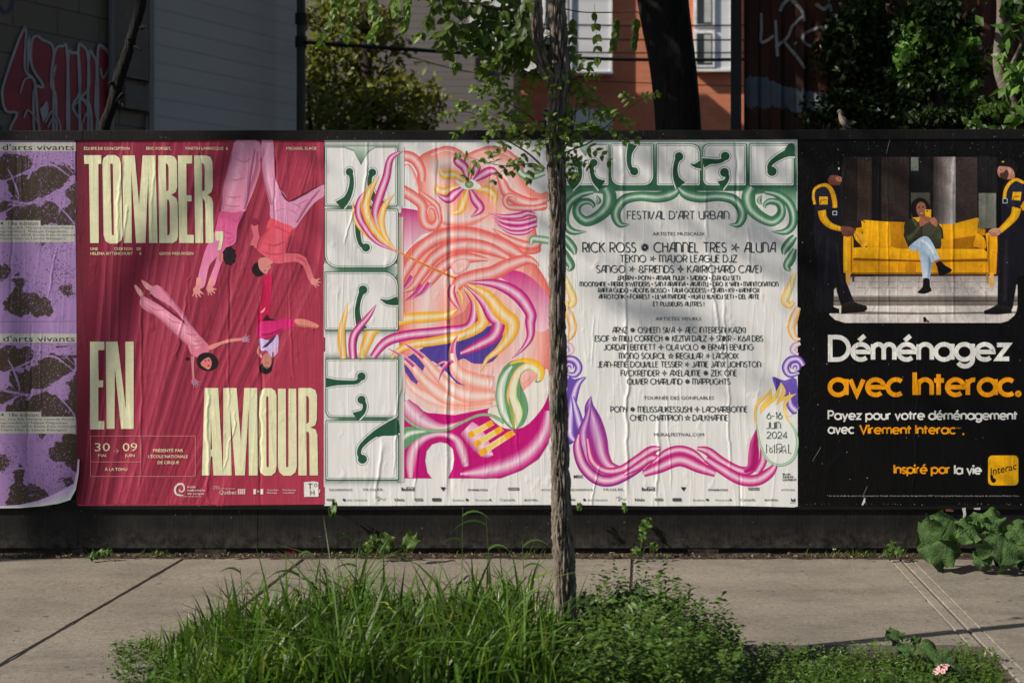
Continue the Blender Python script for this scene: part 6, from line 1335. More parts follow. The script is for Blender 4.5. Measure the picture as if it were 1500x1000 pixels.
def pinnate(base, tip, sag, L, pairs, tone=1.0, mb=None, wd=.60, spread=1.0):
    """one feathery leaf: a thin stalk with leaflets in pairs"""
    base, tip = Vector(base), Vector(tip); ax = tip-base
    pts = [base+ax*t-Vector((0,0,sag*t*t)) for t in (0,.25,.5,.75,1)]
    tw.tube(pts, [.0011,.001,.0009,.0008,.0006], 4)
    side0 = ax.cross(Vector((random.uniform(-.5,.5),-1,random.uniform(-.2,.8)))).normalized()
    for k in range(pairs):
        t = .16+.84*k/max(1, pairs-1); c = base+ax*t-Vector((0,0,sag*t*t)); dirt = (ax.normalized()-Vector((0,0,2*sag*t/ax.length))).normalized()
        for s in (-1, 1):
            d = (side0*s*spread+dirt*(.55+(1-spread)*.6)+rv(.28)-Vector((0,0,.25))); nr = Vector((0,-.75,.65))+rv(.55)
            k2 = shade(.72, 1.25); k2 = tuple(x*tone for x in k2[:3])+(1,)
            leaf(mb or lv, c, d, nr, L*random.uniform(.75,1.15)*(1-.25*t), L*wd*random.uniform(.8,1.1), k2, 4, .18, random.uniform(-.05,.4))
    leaf(mb or lv, pts[-1], ax+rv(.1), Vector((0,-.8,.5))+rv(.4), L*.9, L*.5, shade(.8,1.25), 4, .18, .2)
Z3 = lambda x, y, d=TD: W(660+x/3.333, y/3.333, d)
def shoot(path, n, L, pairs, ll, r=.0035, tone=1.0, spread=.09, d0=TD, d1=TD, down=.3):
    q = catmull([tuple(Z3(x, y, d0+(d1-d0)*i/(len(path)-1))) for i, (x, y) in enumerate(path)], 8)
    tw.tube(q, [r*(1-.75*i/(len(q)-1)) for i in range(len(q))], 6)
    for k in range(n):
        t = .2+.8*(k+random.random()*.5)/n; i = min(len(q)-2, int(t*(len(q)-1))); b = Vector(q[i]); ax = (Vector(q[i+1])-b).normalized()
        s = 1 if k % 2 else -1; per = ax.cross(Vector((0,-1,0))).normalized()*s
        dv = (ax*.6+per*.9+rv(.5)+Vector((0,-.15,-down))).normalized()
        pinnate(b, b+dv*ll*random.uniform(.75,1.15), ll*.25, L, pairs, tone)
    pinnate(q[-1], Vector(q[-1])+(Vector(q[-1])-Vector(q[-3])).normalized()*ll*.8, ll*.2, L*.8, pairs, tone*1.1)
random.seed(21)
shoot([(460,825),(380,750),(300,700),(215,650),(120,560),(50,548)], 6, .031, 4, .085, .0042)
shoot([(455,828),(400,800),(300,812),(200,800),(90,768)], 5, .030, 3, .06, .003)
shoot([(545,752),(600,730),(690,690),(770,610),(840,550),(930,488)], 7, .033, 4, .085, .0036)
shoot([(548,745),(585,665),(605,590),(615,500),(628,400)], 5, .028, 4, .08, .0036)
shoot([(545,640),(600,560),(680,490),(760,520)], 4, .030, 4, .075, .0028)
shoot([(470,640),(400,580),(330,530),(250,490),(190,455)], 6, .035, 4, .09, .0034)
shoot([(468,590),(380,600),(280,590),(190,548)], 5, .030, 4, .075)
shoot([(450,380),(390,350),(320,420),(300,450)], 4, .030, 4, .08); shoot([(440,400),(330,330),(260,350),(215,385)], 4, .030, 4, .08)
shoot([(540,260),(575,300),(590,380),(585,430)], 4, .034, 4, .08, tone=.8); shoot([(545,420),(600,390),(640,380),(660,410)], 4, .024, 4, .06)
for k in range(13):                                        # tufts straight from the bark
    y = random.choice((random.uniform(410,560), random.uniform(560,700), random.uniform(640,850))); x = random.uniform(435,560)
    b = Z3(x, y, TD-.035); dv = Vector((random.uniform(-1,1),random.uniform(-.8,.1),random.uniform(-.3,.7))).normalized()
    pinnate(b, b+dv*random.uniform(.05,.12), .03, .029, 3, 1.05)
for k in range(3): shoot([(520,760),(570,770),(625,790)] if k == 0 else [(500,800),(520,840),(540,850)] if k == 1 else [(530,700),(600,650),(690,570)], 4, .024, 4, .06)
# upper left branch with larger leaves, their dark silhouettes put into the tone
shoot([(400,30),(320,30),(230,45),(120,20),(0,10),(-120,-30)], 12, .056, 3, .13, .010, .6, d1=TD-.15, down=.7)
shoot([(395,60),(330,90),(300,110),(230,80),(160,110),(60,150)], 9, .054, 3, .12, .005, .6, d1=TD-.1, down=.6)
shoot([(400,10),(250,-60),(100,-80),(-60,-60)], 9, .054, 3, .13, .006, .65, down=.8); shoot([(380,110),(340,140),(330,230),(290,290)], 4, .052, 3, .09, .003, .7)
shoot([(395,150),(370,200),(360,260)], 4, .04, 3, .07, .002, .65); shoot([(470,60),(455,150),(450,230),(465,310)], 4, .045, 3, .07, .002, .55)
for k in range(13):
    b = Z3(random.uniform(-30,380), random.uniform(-40,200), TD-random.uniform(-.1,.2)); pinnate(b, b+Vector((random.uniform(-.05,.05),random.uniform(-.05,.03),-random.uniform(.07,.14))), 0, .056, 3, .6, spread=.55)
# twig with hanging leaves on the right
tw.tube(catmull([tuple(Z3(*p)) for p in ((540,40),(640,60),(780,62),(900,58),(925,72))], 8), .0022, 6)
for x, y, h in ((600,60,.19),(702,20,.24),(818,62,.15),(907,68,.13)):
    b = Z3(x, y); pinnate(b, b+Vector((random.uniform(-.02,.02),0,-h*.8)), 0, .042, 5, .62, spread=.45)
# sprays drooping into the picture at the far left
for x, y, tx, ty in ((505,-20,472,62),(525,-30,508,52),(548,-25,545,22),(580,-20,578,18),(490,-30,488,12),(562,20,545,52),(600,-10,592,40)):
    b = W(x, y, 4.9); e = W(tx, ty, 4.85); pinnate(b, e, .0, .038, 6, 1.15, spread=.5)
tw.tube(catmull([tuple(W(x, y, d)) for x, y, d in ((788,-40,5.02),(700,-70,4.95),(600,-50,4.9),(480,-30,4.85))], 8), [.008]*8+[.006]*8+[.004]*9, 6)
def crown_leaves(mb, c, r, n, L, tone=1.0, hollow=.3, asp=.55, up=.4, clumps=26, seed=1):
    rnd = random.Random(seed); cl = []
    for _ in range(clumps):
        while True:
            v = Vector((rnd.uniform(-1,1),rnd.uniform(-1,1),rnd.uniform(-1,1)))
            if hollow < v.length < 1: break
        cl.append((Vector((c[0]+v.x*r[0], c[1]+v.y*r[1], c[2]+v.z*r[2])), rnd.uniform(.16,.34)))
    st_ = random.getstate(); random.seed(seed)
    for _ in range(n):
        cc, cr = random.choice(cl); g = Vector((random.gauss(0,1)*r[0],random.gauss(0,1)*r[1],random.gauss(0,.8)*r[2]))*cr*.62
        k = random.uniform(.75,1.2)*tone
        leaf(mb, cc+g, rv()+Vector((0,0,-.35)), rv()+Vector((-.3,-.4,up)), L*random.uniform(.6,1.25), L*asp, (k*random.uniform(.92,1.12),k,k*random.uniform(.8,1.05),1), 2, .15, .2)
    random.setstate(st_); return cl
top = W(806,-260,TD); crown_leaves(lv, (top.x-.1, top.y, top.z+.5), (.9,.8,.7), 900, .045, .9); crown_leaves(lv, (-1.2, TB.y-.38, 3.47), (.62,.35,.45), 1300, .05, .9, hollow=.0, seed=3)  # second clump is out of view, added to shade the upper trunk
tw.build('twigs', M_TWIG, tree); lv.build('leaves', M_LEAF, tree, color=True)

def simple_tree(name, x, y, label, trunk, limbs, crowns, leafm, barkm, cat='tree', group=None, n=14):
    o = thing(name, (x, y, 0), label, cat, group)
    m = MB(); q = catmull(trunk, 8); m.tube([p[:3] for p in q], [p[3] for p in q], n)
    for l in limbs: ql = catmull(l, 6); m.tube([p[:3] for p in ql], [p[3] for p in ql], 8)
    m.build('trunk', barkm, o, smooth=True)
    lm = MB()
    for c, r, cnt, L, tone, sd in crowns: crown_leaves(lm, c, r, cnt, L, tone, seed=sd, clumps=max(12, cnt//70))
    if lm.v: lm.build('crown', leafm, o, color=True)
    return o
# the same kind of tree further up the street: its shade falls on the tops of the posters
simple_tree('street_tree', -9.3, -2.3, 'street tree further left along the kerb, shading the posters', [(-9.3,-2.3,-.1,.08),(-9.25,-2.3,2,.07),(-9.1,-2.3,4,.06),(-8.4,-2.2,6.2,.03),(-7.4,-2.2,7.1,.012)],
            [[(-9.1,-2.3,4.0,.04),(-9.5,-2.4,6.6,.03),(-9.7,-2.4,9.2,.008)], [(-8.4,-2.2,6.2,.025),(-7.2,-2.1,7.0,.014),(-5.9,-2.2,7.0,.006)]],
            [((-6.6,-2.2,7.3),(1.0,.8,.7),520,.085,1,31), ((-5.4,-2.3,6.75),(1.0,.7,.7),330,.085,1,32), ((-9.6,-2.3,9.3),(1.3,1.0,.9),900,.09,1,33)], M_LEAF, M_BROWN, group='trees along the street')
# thick dark trunk behind the fence
bx = W(985,427,10.2)
simple_tree('tree', bx.x, bx.y, 'big dark-barked tree whose thick trunk stands before the red brick building', [(bx.x+.14,bx.y,-.1,.2),(bx.x+.045,bx.y,2.5,.165),(bx.x-.068,bx.y,3.46,.184),(bx.x-.16,bx.y,4.3,.21),(bx.x-.2,bx.y,5.5,.2),(bx.x-.3,bx.y,7.5,.1)],
            [[(bx.x-.05,bx.y,4.3,.12),(bx.x+.8,bx.y-.1,5.2,.09),(bx.x+1.8,bx.y,6,.04)], [(bx.x-.1,bx.y,4.5,.12),(bx.x-1.2,bx.y,5.6,.08),(bx.x-2.2,bx.y,6.6,.03)]],
            [((-4.3,bx.y-1.1,6.9),(1.5,1.5,1.5),1800,.19,.9,46), ((-2.6,bx.y-1.1,5.9),(1.9,1.8,1.5),2600,.19,.9,41), ((-.3,bx.y-1.3,6.55),(2.0,1.9,1.5),3000,.19,.9,42), ((1.9,bx.y-1.2,5.9),(1.9,1.7,1.5),2600,.19,.9,45), ((.4,bx.y-.9,3.72),(.75,.3,.30),330,.10,.9,43), ((-.2,bx.y-.3,8),(1.8,1.8,1.2),1200,.19,.9,44)], M_DKLEAF, M_DKBARK)  # high lobes out of view are placed to shade trunk and shrubs
# bushy olive tree between the slate building and the grey house
bx = W(535,427,15)
simple_tree('tree', bx.x, bx.y, 'bushy olive-green tree beside the utility pole', [(bx.x,bx.y,-.1,.12),(bx.x+.05,bx.y,2,.10),(bx.x,bx.y,4.4,.04)],
            [[(bx.x,bx.y,1.6,.06),(bx.x-.5,bx.y-.1,2.8,.03),(bx.x-.6,bx.y,3.8,.01)], [(bx.x,bx.y,1.8,.06),(bx.x+.5,bx.y-.1,2.7,.03),(bx.x+.7,bx.y,3.2,.01)]],
            [((W(536,427,15).x,bx.y,3.0),(.85,.7,.75),3000,.095,1,51), ((W(500,427,15).x,bx.y+.3,4.1),(.6,.6,.75),2400,.095,.95,52), ((W(576,427,15).x,bx.y+.1,3.2),(.42,.5,.5),1100,.09,1.05,53), ((W(470,427,15).x,bx.y+.5,3.2),(.35,.5,1.0),900,.09,.8,54)], M_OLIVE, M_BROWN)
# leaning bare stem on the left
m_ = thing('leaning_tree', (W(150,427,8.0).x, W(150,427,8.0).y, 0), 'dark leaning tree stem with short stubs before the graffiti', 'tree')
lt = [tuple(W(x,y,8.0))+(w*8/FPX/2*.84,) for x, y, w in ((118,420,24),(140,260,22),(152,190,19),(164,155,18),(176,110,20),(186,80,18),(194,50,16),(203,20,18),(208,-10,18),(214,-90,15),(222,-240,9))]
m = MB(); q = catmull(lt, 8); m.tube([p[:3] for p in q], [p[3]*(1+.16*noise.noise((0,0,i*.5))) for i, p in enumerate(q)], 16)
m.build('trunk', M_DKBARK, m_, smooth=True)
m = MB()
for a, b in (((180,138),(170,150)),((206,42),(216,40)),((198,68),(206,74)),((176,150),(181,156)),((165,122),(158,125)),((193,62),(187,58))):
    p0, p1 = W(*a, 7.98), W(*b, 7.95); m.tube([p0, (p0+p1)/2+Vector((0,0,.006)), p1], [.013,.009,.005], 6)
m.build('stubs', M_DKBARK, m_)
lm = MB(); tpv = W(222,-240,8); crown_leaves(lm, (tpv.x, tpv.y, tpv.z+.6), (.9,.8,.7), 600, .07, .8, seed=61); lm.build('crown', M_DKLEAF, m_, color=True)

# shrubs and creeper against the rusty wall
def shrub(name, px, py, d, rpx, rpy, n, L, tone, label, mat, cat='shrub', dep=.4, seed=1, extra=()):
    c = W(px, py, d); k = d/FPX; o = thing(name, (c.x, c.y, 0), label, cat, 'shrubs behind the fence')
    m = MB()
    for j in range(5):
        a = Vector((c.x+random.uniform(-.1,.1), c.y, -.05)); e = c+Vector((random.uniform(-1,1)*rpx*k*.7, random.uniform(-.1,.1), random.uniform(-.2,.8)*rpy*k))
        m.tube([a, (a+e)/2+rv(.08), e], [.022,.015,.005], 6)
    m.build('stems', M_BROWN, o)
    lm = MB(); crown_leaves(lm, c, (rpx*k, dep, rpy*k), n, L, tone, .0, .6, seed=seed, clumps=max(10, n//50))
    for ex, ey, er, en, tn in extra: crown_leaves(lm, W(ex, ey, d-.15), (er*k, .2, er*k), en, L, tn, .0, .6, seed=seed+7, clumps=8)  # brighter leaf tone paints sunlight onto these tips
    lm.build('leaves', mat, o, color=True); return o
random.seed(5)
shrub('creeper', 1275, 80, 10.1, 70, 110, 4200, .06, .6, 'dark creeper spreading over the rusty wall', M_DKLEAF, 'creeper', .3, 71)
shrub('shrub', 1240, 175, 9.6, 75, 40, 2000, .05, .55, 'low dark shrub behind the bird', M_DKLEAF, 'shrub', .3, 72)
shrub('shrub', 1375, 80, 9.4, 60, 90, 3600, .055, .8, 'tall leafy shrub right of the creeper, sunlit tips painted in lighter leaf colour', M_DKLEAF, 'shrub', .4, 73, ((1345,55,28,220,5),(1400,90,26,200,5),(1420,60,22,160,5),(1330,80,20,130,4.6),(1425,120,16,90,4.5)))
shrub('shrub', 1400, 190, 9.2, 95, 40, 2200, .055, .6, 'low shrub under the tall leafy one', M_DKLEAF, 'shrub', .3, 74)
c = W(1490,427,8.7)
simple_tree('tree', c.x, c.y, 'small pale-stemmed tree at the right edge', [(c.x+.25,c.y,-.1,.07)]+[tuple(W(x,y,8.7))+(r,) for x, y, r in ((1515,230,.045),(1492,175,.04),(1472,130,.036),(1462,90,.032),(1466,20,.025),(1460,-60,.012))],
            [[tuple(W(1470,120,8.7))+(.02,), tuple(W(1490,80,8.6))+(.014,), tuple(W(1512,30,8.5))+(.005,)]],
            [(W(1497,60,8.5),(.16,.2,.22),70,.10,2.6,81), (W(1500,140,8.5),(.12,.2,.16),50,.10,2.6,82), (W(1455,170,8.7),(.25,.2,.1),120,.08,1.6,83), (W(1560,-30,8.6),(.6,.4,.5),400,.1,1.3,84)], M_DKLEAF, rough_mat('pale_bark', [(.3,(.09,.075,.06,1)),(.7,(.2,.17,.14,1))], 10, 40, .01, .9))

# ------------------------------------------------------------------ grass and weeds in the tree pit
random.seed(11)
HG = [(165,.03),(210,.06),(270,.17),(320,.29),(370,.36),(430,.39),(500,.42),(600,.37),(680,.42),(760,.41),(820,.36),(850,.23),(900,.10),(1000,.05),(1100,.05),(1300,.06),(1460,.05)]
def hgrass(px):
    for (a, ha), (b, hb) in zip(HG, HG[1:]):
        if a <= px <= b: return ha+(hb-ha)*(px-a)/(b-a)
    return .03
def blade(mb, b, h, lean, w, col, droop, seg=6):
    az = random.uniform(0, 2*math.pi); dv = Vector((math.cos(az), math.sin(az)*.8, 0)); face = Vector((-dv.y, dv.x, 0))+rv(.5); face.normalize()
    vs = []
    for i in range(seg+1):
        t = i/seg; x = lean*t*t+droop*max(0, t-.6)**2*2.2; z = h*(t-.55*droop/h*max(0, t-.55)**2*2.4)
        c = b+dv*x+Vector((0,0,z)); ww = w*.5*(1-t**2.2)*(.55+.45*min(1, t*4))
        vs += [c-face*ww, c+face*ww]
    mb.add(vs, [(2*i,2*i+1,2*i+3,2*i+2) for i in range(seg)], col)
gm = MB(); cnt = 0
while cnt < 6400:
    d = random.uniform(4.45, 5.52); x = random.uniform(-2.02, 1.36); px = 942+x*FPX/d
    h0 = hgrass(px if px < 860 else px)
    if px < 150 or px > 1475 or random.random() > (1 if px < 850 else .62): continue
    if x < -1.75 and random.random() > .5: continue
    if d > 5.36+.12*noise.noise((x*3,0,0)) and px > 860: continue
    clump = noise.noise((x*5, d*5, 0)); h = h0*(random.uniform(.45,1.02)+.42*clump)
    if h < .02: h = .03
    tall = random.random() < .02 and px < 840
    if tall: h *= random.uniform(1.1,1.4)
    k = random.uniform(.45,1.75)
    col = (k*random.uniform(.9,1.15), k, k*random.uniform(.7,1.05), 1)
    if random.random() < .06: col = (2.6*k, 1.6*k, 1.5*k, 1)
    blade(gm, Vector((x, d-D0, -.04)), h+.03, h*random.uniform(.05,.6), random.choice((.007,.011,.016,.021))*(1 if h > .12 else .6), col, h*random.choice((0,.3,.7,1.1,1.4))); cnt += 1
tag(gm.build('grass', M_GRASS, color=True), 'long green grass growing in the tree pit', 'grass', kind='stuff')
# seed stalks that stand above the rest
def stalk(px, py, d, label):
    t = W(px, py, d); b = Vector((t.x+random.uniform(-.02,.03), t.y, -.03)); o = thing('grass_stalk', (b.x, b.y, 0), label, 'grass stalk', 'tall grass stalks in the tree pit')
    m = MB(); q = catmull([tuple(b), tuple(lerp(b, t, .5)+Vector((.004,0,0)) if False else (Vector(b)*.5+Vector(t)*.5+Vector((.005,0,0)))), tuple(t)], 6); m.tube(q, [.0016]*6+[.0013]*6+[.0009], 5); m.build('stem', M_STEM, o)
    lm = MB()
    for k in range(4):
        f = .35+.2*k; p = Vector(q[min(len(q)-1, int(f*(len(q)-1)))]); s = random.choice((-1,1)); d_ = Vector((s*random.uniform(.4,.9),-.2,random.uniform(.5,1)))
        L = random.uniform(.10,.17); vs = []
        for i in range(7):
            u = i/6; c = p+d_.normalized()*L*u-Vector((0,0,L*.75*u*u)); w = .0042*(1-u**2); vs += [c+Vector((0,0,w)), c-Vector((0,.3*w,w))]
        kk = random.uniform(.8,1.3); lm.add(vs, [(2*i,2*i+1,2*i+3,2*i+2) for i in range(6)], (kk,kk,kk,1))
    lm.build('blades', M_GRASS, o, color=True)
for px, py, d, l in ((678,742,5.35,'tallest grass stalk, its blade bent over against the black skirt board'),(712,756,5.3,'grass stalk right of the tallest one, ending below the pink poster'),(520,790,5.4,'grass stalk in front of the poster edge left of the heart-shaped leaves'),(438,805,5.35,'lone grass stalk over the left part of the tall grass'),(765,790,5.3,'grass stalk close to the left of the tree trunk'),(352,830,5.3,'grass stalk at the left rim of the tall grass')): stalk(px, py, d, l)
# leafy weeds: low cover on the right and around the rim
wm = MB(); random.seed(17)
HW = [(165,.05),(230,.09),(300,.08),(700,.08),(840,.18),(880,.33),(930,.34),(1000,.28),(1060,.19),(1100,.085),(1200,.06),(1300,.07),(1420,.08),(1465,.05)]
def hweed(px):
    for (a, ha), (b, hb) in zip(HW, HW[1:]):
        if a <= px <= b: return ha+(hb-ha)*(px-a)/(b-a)
    return .04
n = 0
while n < 2300:
    d = random.uniform(4.45, 5.46); x = random.uniform(-2.0, 1.38); px = 942+x*FPX/d
    if not 165 < px < 1465: continue
    if 330 < px < 820 and random.random() > .18: continue
    if px < 330 and random.random() > .6: continue
    if d > 5.34+.1*noise.noise((x*4,1,0)) and px > 1080: continue
    h = hweed(px)*random.uniform(.5,1.05)*(.75+.5*(noise.noise((x*6,d*6,4))+.5)); b = Vector((x, d-D0, -.03)); t = b+Vector((random.uniform(-.05,.05),random.uniform(-.06,.03),h+.03)); n += 1
    nl = 5+int(h*46); ls = random.choice((.018,.024,.03))*(1 if h < .12 else 1.15)
    if px > 1080: ls *= .8
    for k in range(nl):
        f = .25+.75*k/nl; p = b+(t-b)*f; az = random.uniform(0,6.3); kk = random.uniform(.65,1.3)
        leaf(wm, p, Vector((math.cos(az),math.sin(az),random.uniform(.1,.9))), Vector((-.2,-.3,1))+rv(.5), ls*random.uniform(.7,1.2), ls*random.choice((.34,.45,.6)), (kk*random.uniform(.9,1.1),kk,kk*random.uniform(.8,1),1), 2, .2, .3)
tag(wm.build('weeds', M_WEED, color=True), 'dense low leafy weeds covering the tree pit', 'weeds', kind='stuff')

# ------------------------------------------------------------------ broad-leaved plants
def big_leaf(c, sx, sz, rot, tilt, yaw, seed, wavy=.10, lobes=9, name='leaf', parent=None, mat=None, tone=1.0):
    """a broad leaf: heart-shaped base at the stalk, midrib, side veins, ruffled rim"""
    m = MB(); nu, nv = 30, 26; vs, cs = [], []
    M = Matrix.Rotation(yaw, 3, 'Z') @ Matrix.Rotation(tilt, 3, 'X') @ Matrix.Rotation(rot, 3, 'Y')
    for i in range(nu+1):
        u = i/nu
        hw = (max(0, math.sin(math.pi*min(1, u*.80+.14)))**.55)*max(0, 1-u**6)**.55*.54
        for j in range(nv+1):
            v = j/nv*2-1; av = abs(v)
            rag = 1+.09*math.sin(u*19+seed+v)*av+.05*math.sin(u*43+2*seed)*av
            x = v*hw*rag*sx; z = (.5-u)*sz+.30*sz*av**1.7*max(0, .32-u)*1.6-.10*sz*av*av*(1-u)
            an = math.atan2(x/sx, .46-z/sz); rr0 = math.hypot(x/sx, .46-z/sz)
            ven = max(0, 1-abs(math.sin(an*7.4))*4.5)*min(1, rr0*4); mid = max(0, 1-av*14)
            y = .05*sx*av**2+wavy*sx*av**3*1.7*math.sin(u*13+seed*3+(2 if v > 0 else 0))+.05*sx*math.sin(u*4+seed)+.12*sz*(u-.3)**2*2
            y += .014*sx*noise.noise((x*26,z*26,seed))*2+.012*sx*ven*min(1, rr0*1.5)-.020*sx*abs(math.sin(an*7.4))*rr0+.012*sx*mid
            q = M @ Vector((x, y, z)); vs.append(Vector(c)+q)
            k = tone*(.74+.36*max(ven*.7, mid)+.42*noise.noise((x*34,z*34,seed))); cs.append((k*(1+.35*max(ven, mid)),k*(1+.15*max(ven, mid)),k*.92,1))
    m.add(vs, [(i*(nv+1)+j, i*(nv+1)+j+1, (i+1)*(nv+1)+j+1, (i+1)*(nv+1)+j) for i in range(nu) for j in range(nv)], cs)
    return m.build(name, mat or M_BIG, parent, smooth=True, color=True)
def broad_plant(name, root, leaves, label, cat='plant', group=None, mat=None, stem=.006, rz=.005):
    o = thing(name, (root[0], root[1], 0), label, cat, group); m = MB()
    for k, (px, py, d, wpx, hpx, rot, tilt, yaw, wavy, tone) in enumerate(leaves):
        c = W(px, py, d); kk = d/FPX*(.88 if name == 'burdock' else 1); tone *= 1.3 if name == 'burdock' else 1
        big_leaf(c, wpx*kk, hpx*kk, R(rot), R(tilt), R(yaw), k+len(name)+px*.01, wavy, parent=o, mat=mat, tone=tone)
        b = Vector((root[0], root[1], rz)); u = Matrix.Rotation(R(yaw),3,'Z') @ Matrix.Rotation(R(tilt),3,'X') @ Matrix.Rotation(R(rot),3,'Y') @ Vector((0,0,hpx*kk*.40)); e = c+u+Vector((0,.004,0))
        m.tube([b, b*.5+e*.5+Vector((0,.02,.02)), e], [stem, stem*.8, stem*.5], 6)
    m.build('stalks', M_STEM, o, smooth=True); return o
def rootp(px, d): q = W(px, 427, d); return (q.x, q.y)
broad_plant('burdock', rootp(1390, 7.1), [(1370,795,6.95,84,66,68,-14,-15,.09,1.0),(1388,772,6.92,56,44,40,-30,20,.12,1.15),(1418,778,6.9,46,34,80,-35,30,.12,1.25)], 'burdock with one broad ribbed leaf hanging flat to the skirt board', 'plant', 'burdocks by the fence', stem=.008)
broad_plant('burdock', rootp(1460, 7.1), [(1452,768,6.95,44,46,-30,-25,-10,.2,1.2),(1470,806,6.85,76,52,20,-42,10,.14,.95),(1440,814,6.9,40,40,60,-40,-30,.16,.9),(1492,782,6.9,44,44,-40,-20,-20,.2,1.05),(1430,764,6.95,28,30,10,-20,-20,.2,1.2),(1498,815,6.9,40,36,-60,-40,-20,.2,.8)], 'burdock with crumpled curling leaves at the right end of the fence', 'plant', 'burdocks by the fence', stem=.008)
SG_ = 'seedlings along the foot of the fence'
broad_plant('vine_seedling', rootp(937, 7.27), [(947,768,7.28,17,24,-150,-8,0,.18,1.25),(930,806,7.2,12,14,40,-30,0,.15,1.1),(958,801,7.2,15,13,-70,-25,20,.15,1.2),(940,786,7.24,12,12,60,-20,0,.15,1.1)], 'upright vine seedling sprouting from the pavement joint under the line-up poster', 'seedling', SG_, M_WEED, .0022)
broad_plant('vine_seedling', rootp(590, 7.25), [(600,791,7.15,30,24,120,-40,0,.12,1.1),(562,796,7.2,26,30,30,-20,0,.14,.9),(540,800,7.2,16,20,10,-10,0,.14,1.0),(545,790,7.2,14,16,60,-20,0,.14,1.0)], 'heart-leaved seedling in front of the skirt board under the pink figure', 'seedling', SG_, M_WEED, .0025)
broad_plant('vine_seedling', rootp(478, 7.37), [(487,745,7.28,24,12,95,-25,0,.15,1.2)], 'single leaf poking out under the seam of the crimson and white posters', 'seedling', SG_, M_WEED, .0018, rz=PZ(748))
broad_plant('vine_seedling', rootp(846, 7.37), [(848,742,7.3,12,9,90,-20,0,.15,1.2)], 'tiny leaf under the poster edge right of the trunk', 'seedling', SG_, M_WEED, .0016, rz=PZ(748))
broad_plant('vine_seedling', rootp(912, 7.37), [(914,743,7.3,15,8,80,-20,0,.15,1.1)], 'small leaf peeping out below the line-up poster', 'seedling', SG_, M_WEED, .0016, rz=PZ(748))
broad_plant('vine_seedling', rootp(145, 7.27), [(136,813,7.2,16,12,80,-35,0,.12,1.2),(150,810,7.22,13,14,-40,-25,0,.12,1.2),(160,808,7.22,12,10,-80,-25,0,.12,1.1)], 'low seedling at the fence foot under the crimson poster', 'seedling', SG_, M_WEED, .002)
broad_plant('vine_seedling', rootp(1312, 7.27), [(1306,800,7.22,13,16,20,-25,0,.12,1.0),(1318,808,7.2,15,14,-50,-30,0,.12,1.1),(1298,810,7.2,11,9,70,-30,0,.12,.9)], 'low seedling left of the burdocks', 'seedling', SG_, M_WEED, .002)
broad_plant('broadleaf_weed', rootp(892, 5.3), [(898,905,5.2,24,44,-20,-25,10,.14,1.15),(872,912,5.2,30,34,40,-40,-10,.14,.9),(862,885,5.25,26,28,-10,-20,0,.12,.8),(912,878,5.3,30,22,-70,-40,0,.12,.85)], 'broad-leaved weed in the pit just right of the trunk', 'weed', 'broad-leaved weeds in the tree pit', M_BIG, .004)
broad_plant('broadleaf_weed', rootp(948, 5.35), [(936,868,5.3,30,26,60,-50,0,.12,1.3),(984,892,5.25,34,30,-50,-45,0,.12,1.2),(960,880,5.28,30,26,-10,-45,0,.12,1.25)], 'broad-leaved weed amid the leafy clump right of the trunk', 'weed', 'broad-leaved weeds in the tree pit', M_BIG, .004)
broad_plant('broadleaf_weed', rootp(1318, 5.3), [(1310,930,5.25,26,22,20,-45,0,.22,1.2),(1342,938,5.25,14,16,-20,-40,0,.2,1.1),(1326,950,5.15,24,24,40,-50,0,.2,1.2)], 'curly-leaved weed at the right rim of the pit', 'weed', 'broad-leaved weeds in the tree pit', M_BIG, .004)
broad_plant('broadleaf_weed', rootp(1378, 5.15), [(1374,962,5.05,30,62,-48,-48,0,.2,1.25),(1402,978,5.0,26,44,-60,-45,10,.2,1.0)], 'pale serrated weed beside the red and white flower', 'weed', 'broad-leaved weeds in the tree pit', M_BIG, .004)
# small grass tufts and rubbish along the fence
tg = MB(); random.seed(23)
for k in range(420):
    px = random.choice((random.uniform(0,560), random.uniform(1180,1330), random.uniform(440,820), random.gauss(1262,14), random.gauss(235,10), random.gauss(540,20)))
    h = random.uniform(.012,.05); q = Vector((PX(px), -.05+random.uniform(-.01,.05), .004)); kk = random.uniform(.8,1.4)
    blade(tg, q, h, h*.5, .0035, (kk*1.2,kk,kk*.8,1), h*.6, 4)
tag(tg.build('grass_tufts', M_GRASS, color=True), 'short grass sprouting between sidewalk and fence', 'grass', kind='stuff')
lt_ = MB()
for k in range(1500):
    x = PX(random.uniform(-60,1560)); y = -.06+abs(random.gauss(0,.05)); r = random.uniform(.003,.012); q = Vector((x, y-.03, .013+random.uniform(0,.008))); a = rv().normalized(); b = a.orthogonal().normalized()
    kk = random.choice((.4,.7,1,1.4,2.2)); lt_.add([q-a*r, q+b*r*.45, q+a*r, q-b*r*.45], [(0,1,2,3)], (kk,kk*.85,kk*.7,1))
for k in range(260):
    x, y = random.uniform(-3.4,2.0), -random.uniform(.05,1.7); r = random.uniform(.002,.006); q = Vector((x, y, .004)); lt_.add([q+Vector((-r,0,0)), q+Vector((0,-r*.6,.001)), q+Vector((r,0,.002)), q+Vector((0,r*.6,.001))], [(0,1,2,3)], (.6,.5,.4,1))
ml, g, bs = material('dry_leaf_litter'); at = g.n('VertexColor', layer_name='Col'); g.put(bs, 'Base Color', g.mix(1.0, at.outputs[0], (.10,.075,.05,1), 'MULTIPLY')); bs.inputs['Roughness'].default_value = .9
tag(lt_.build('litter', ml, color=True), 'dry leaf litter and crumbs along the fence foot', 'leaf litter', kind='stuff')
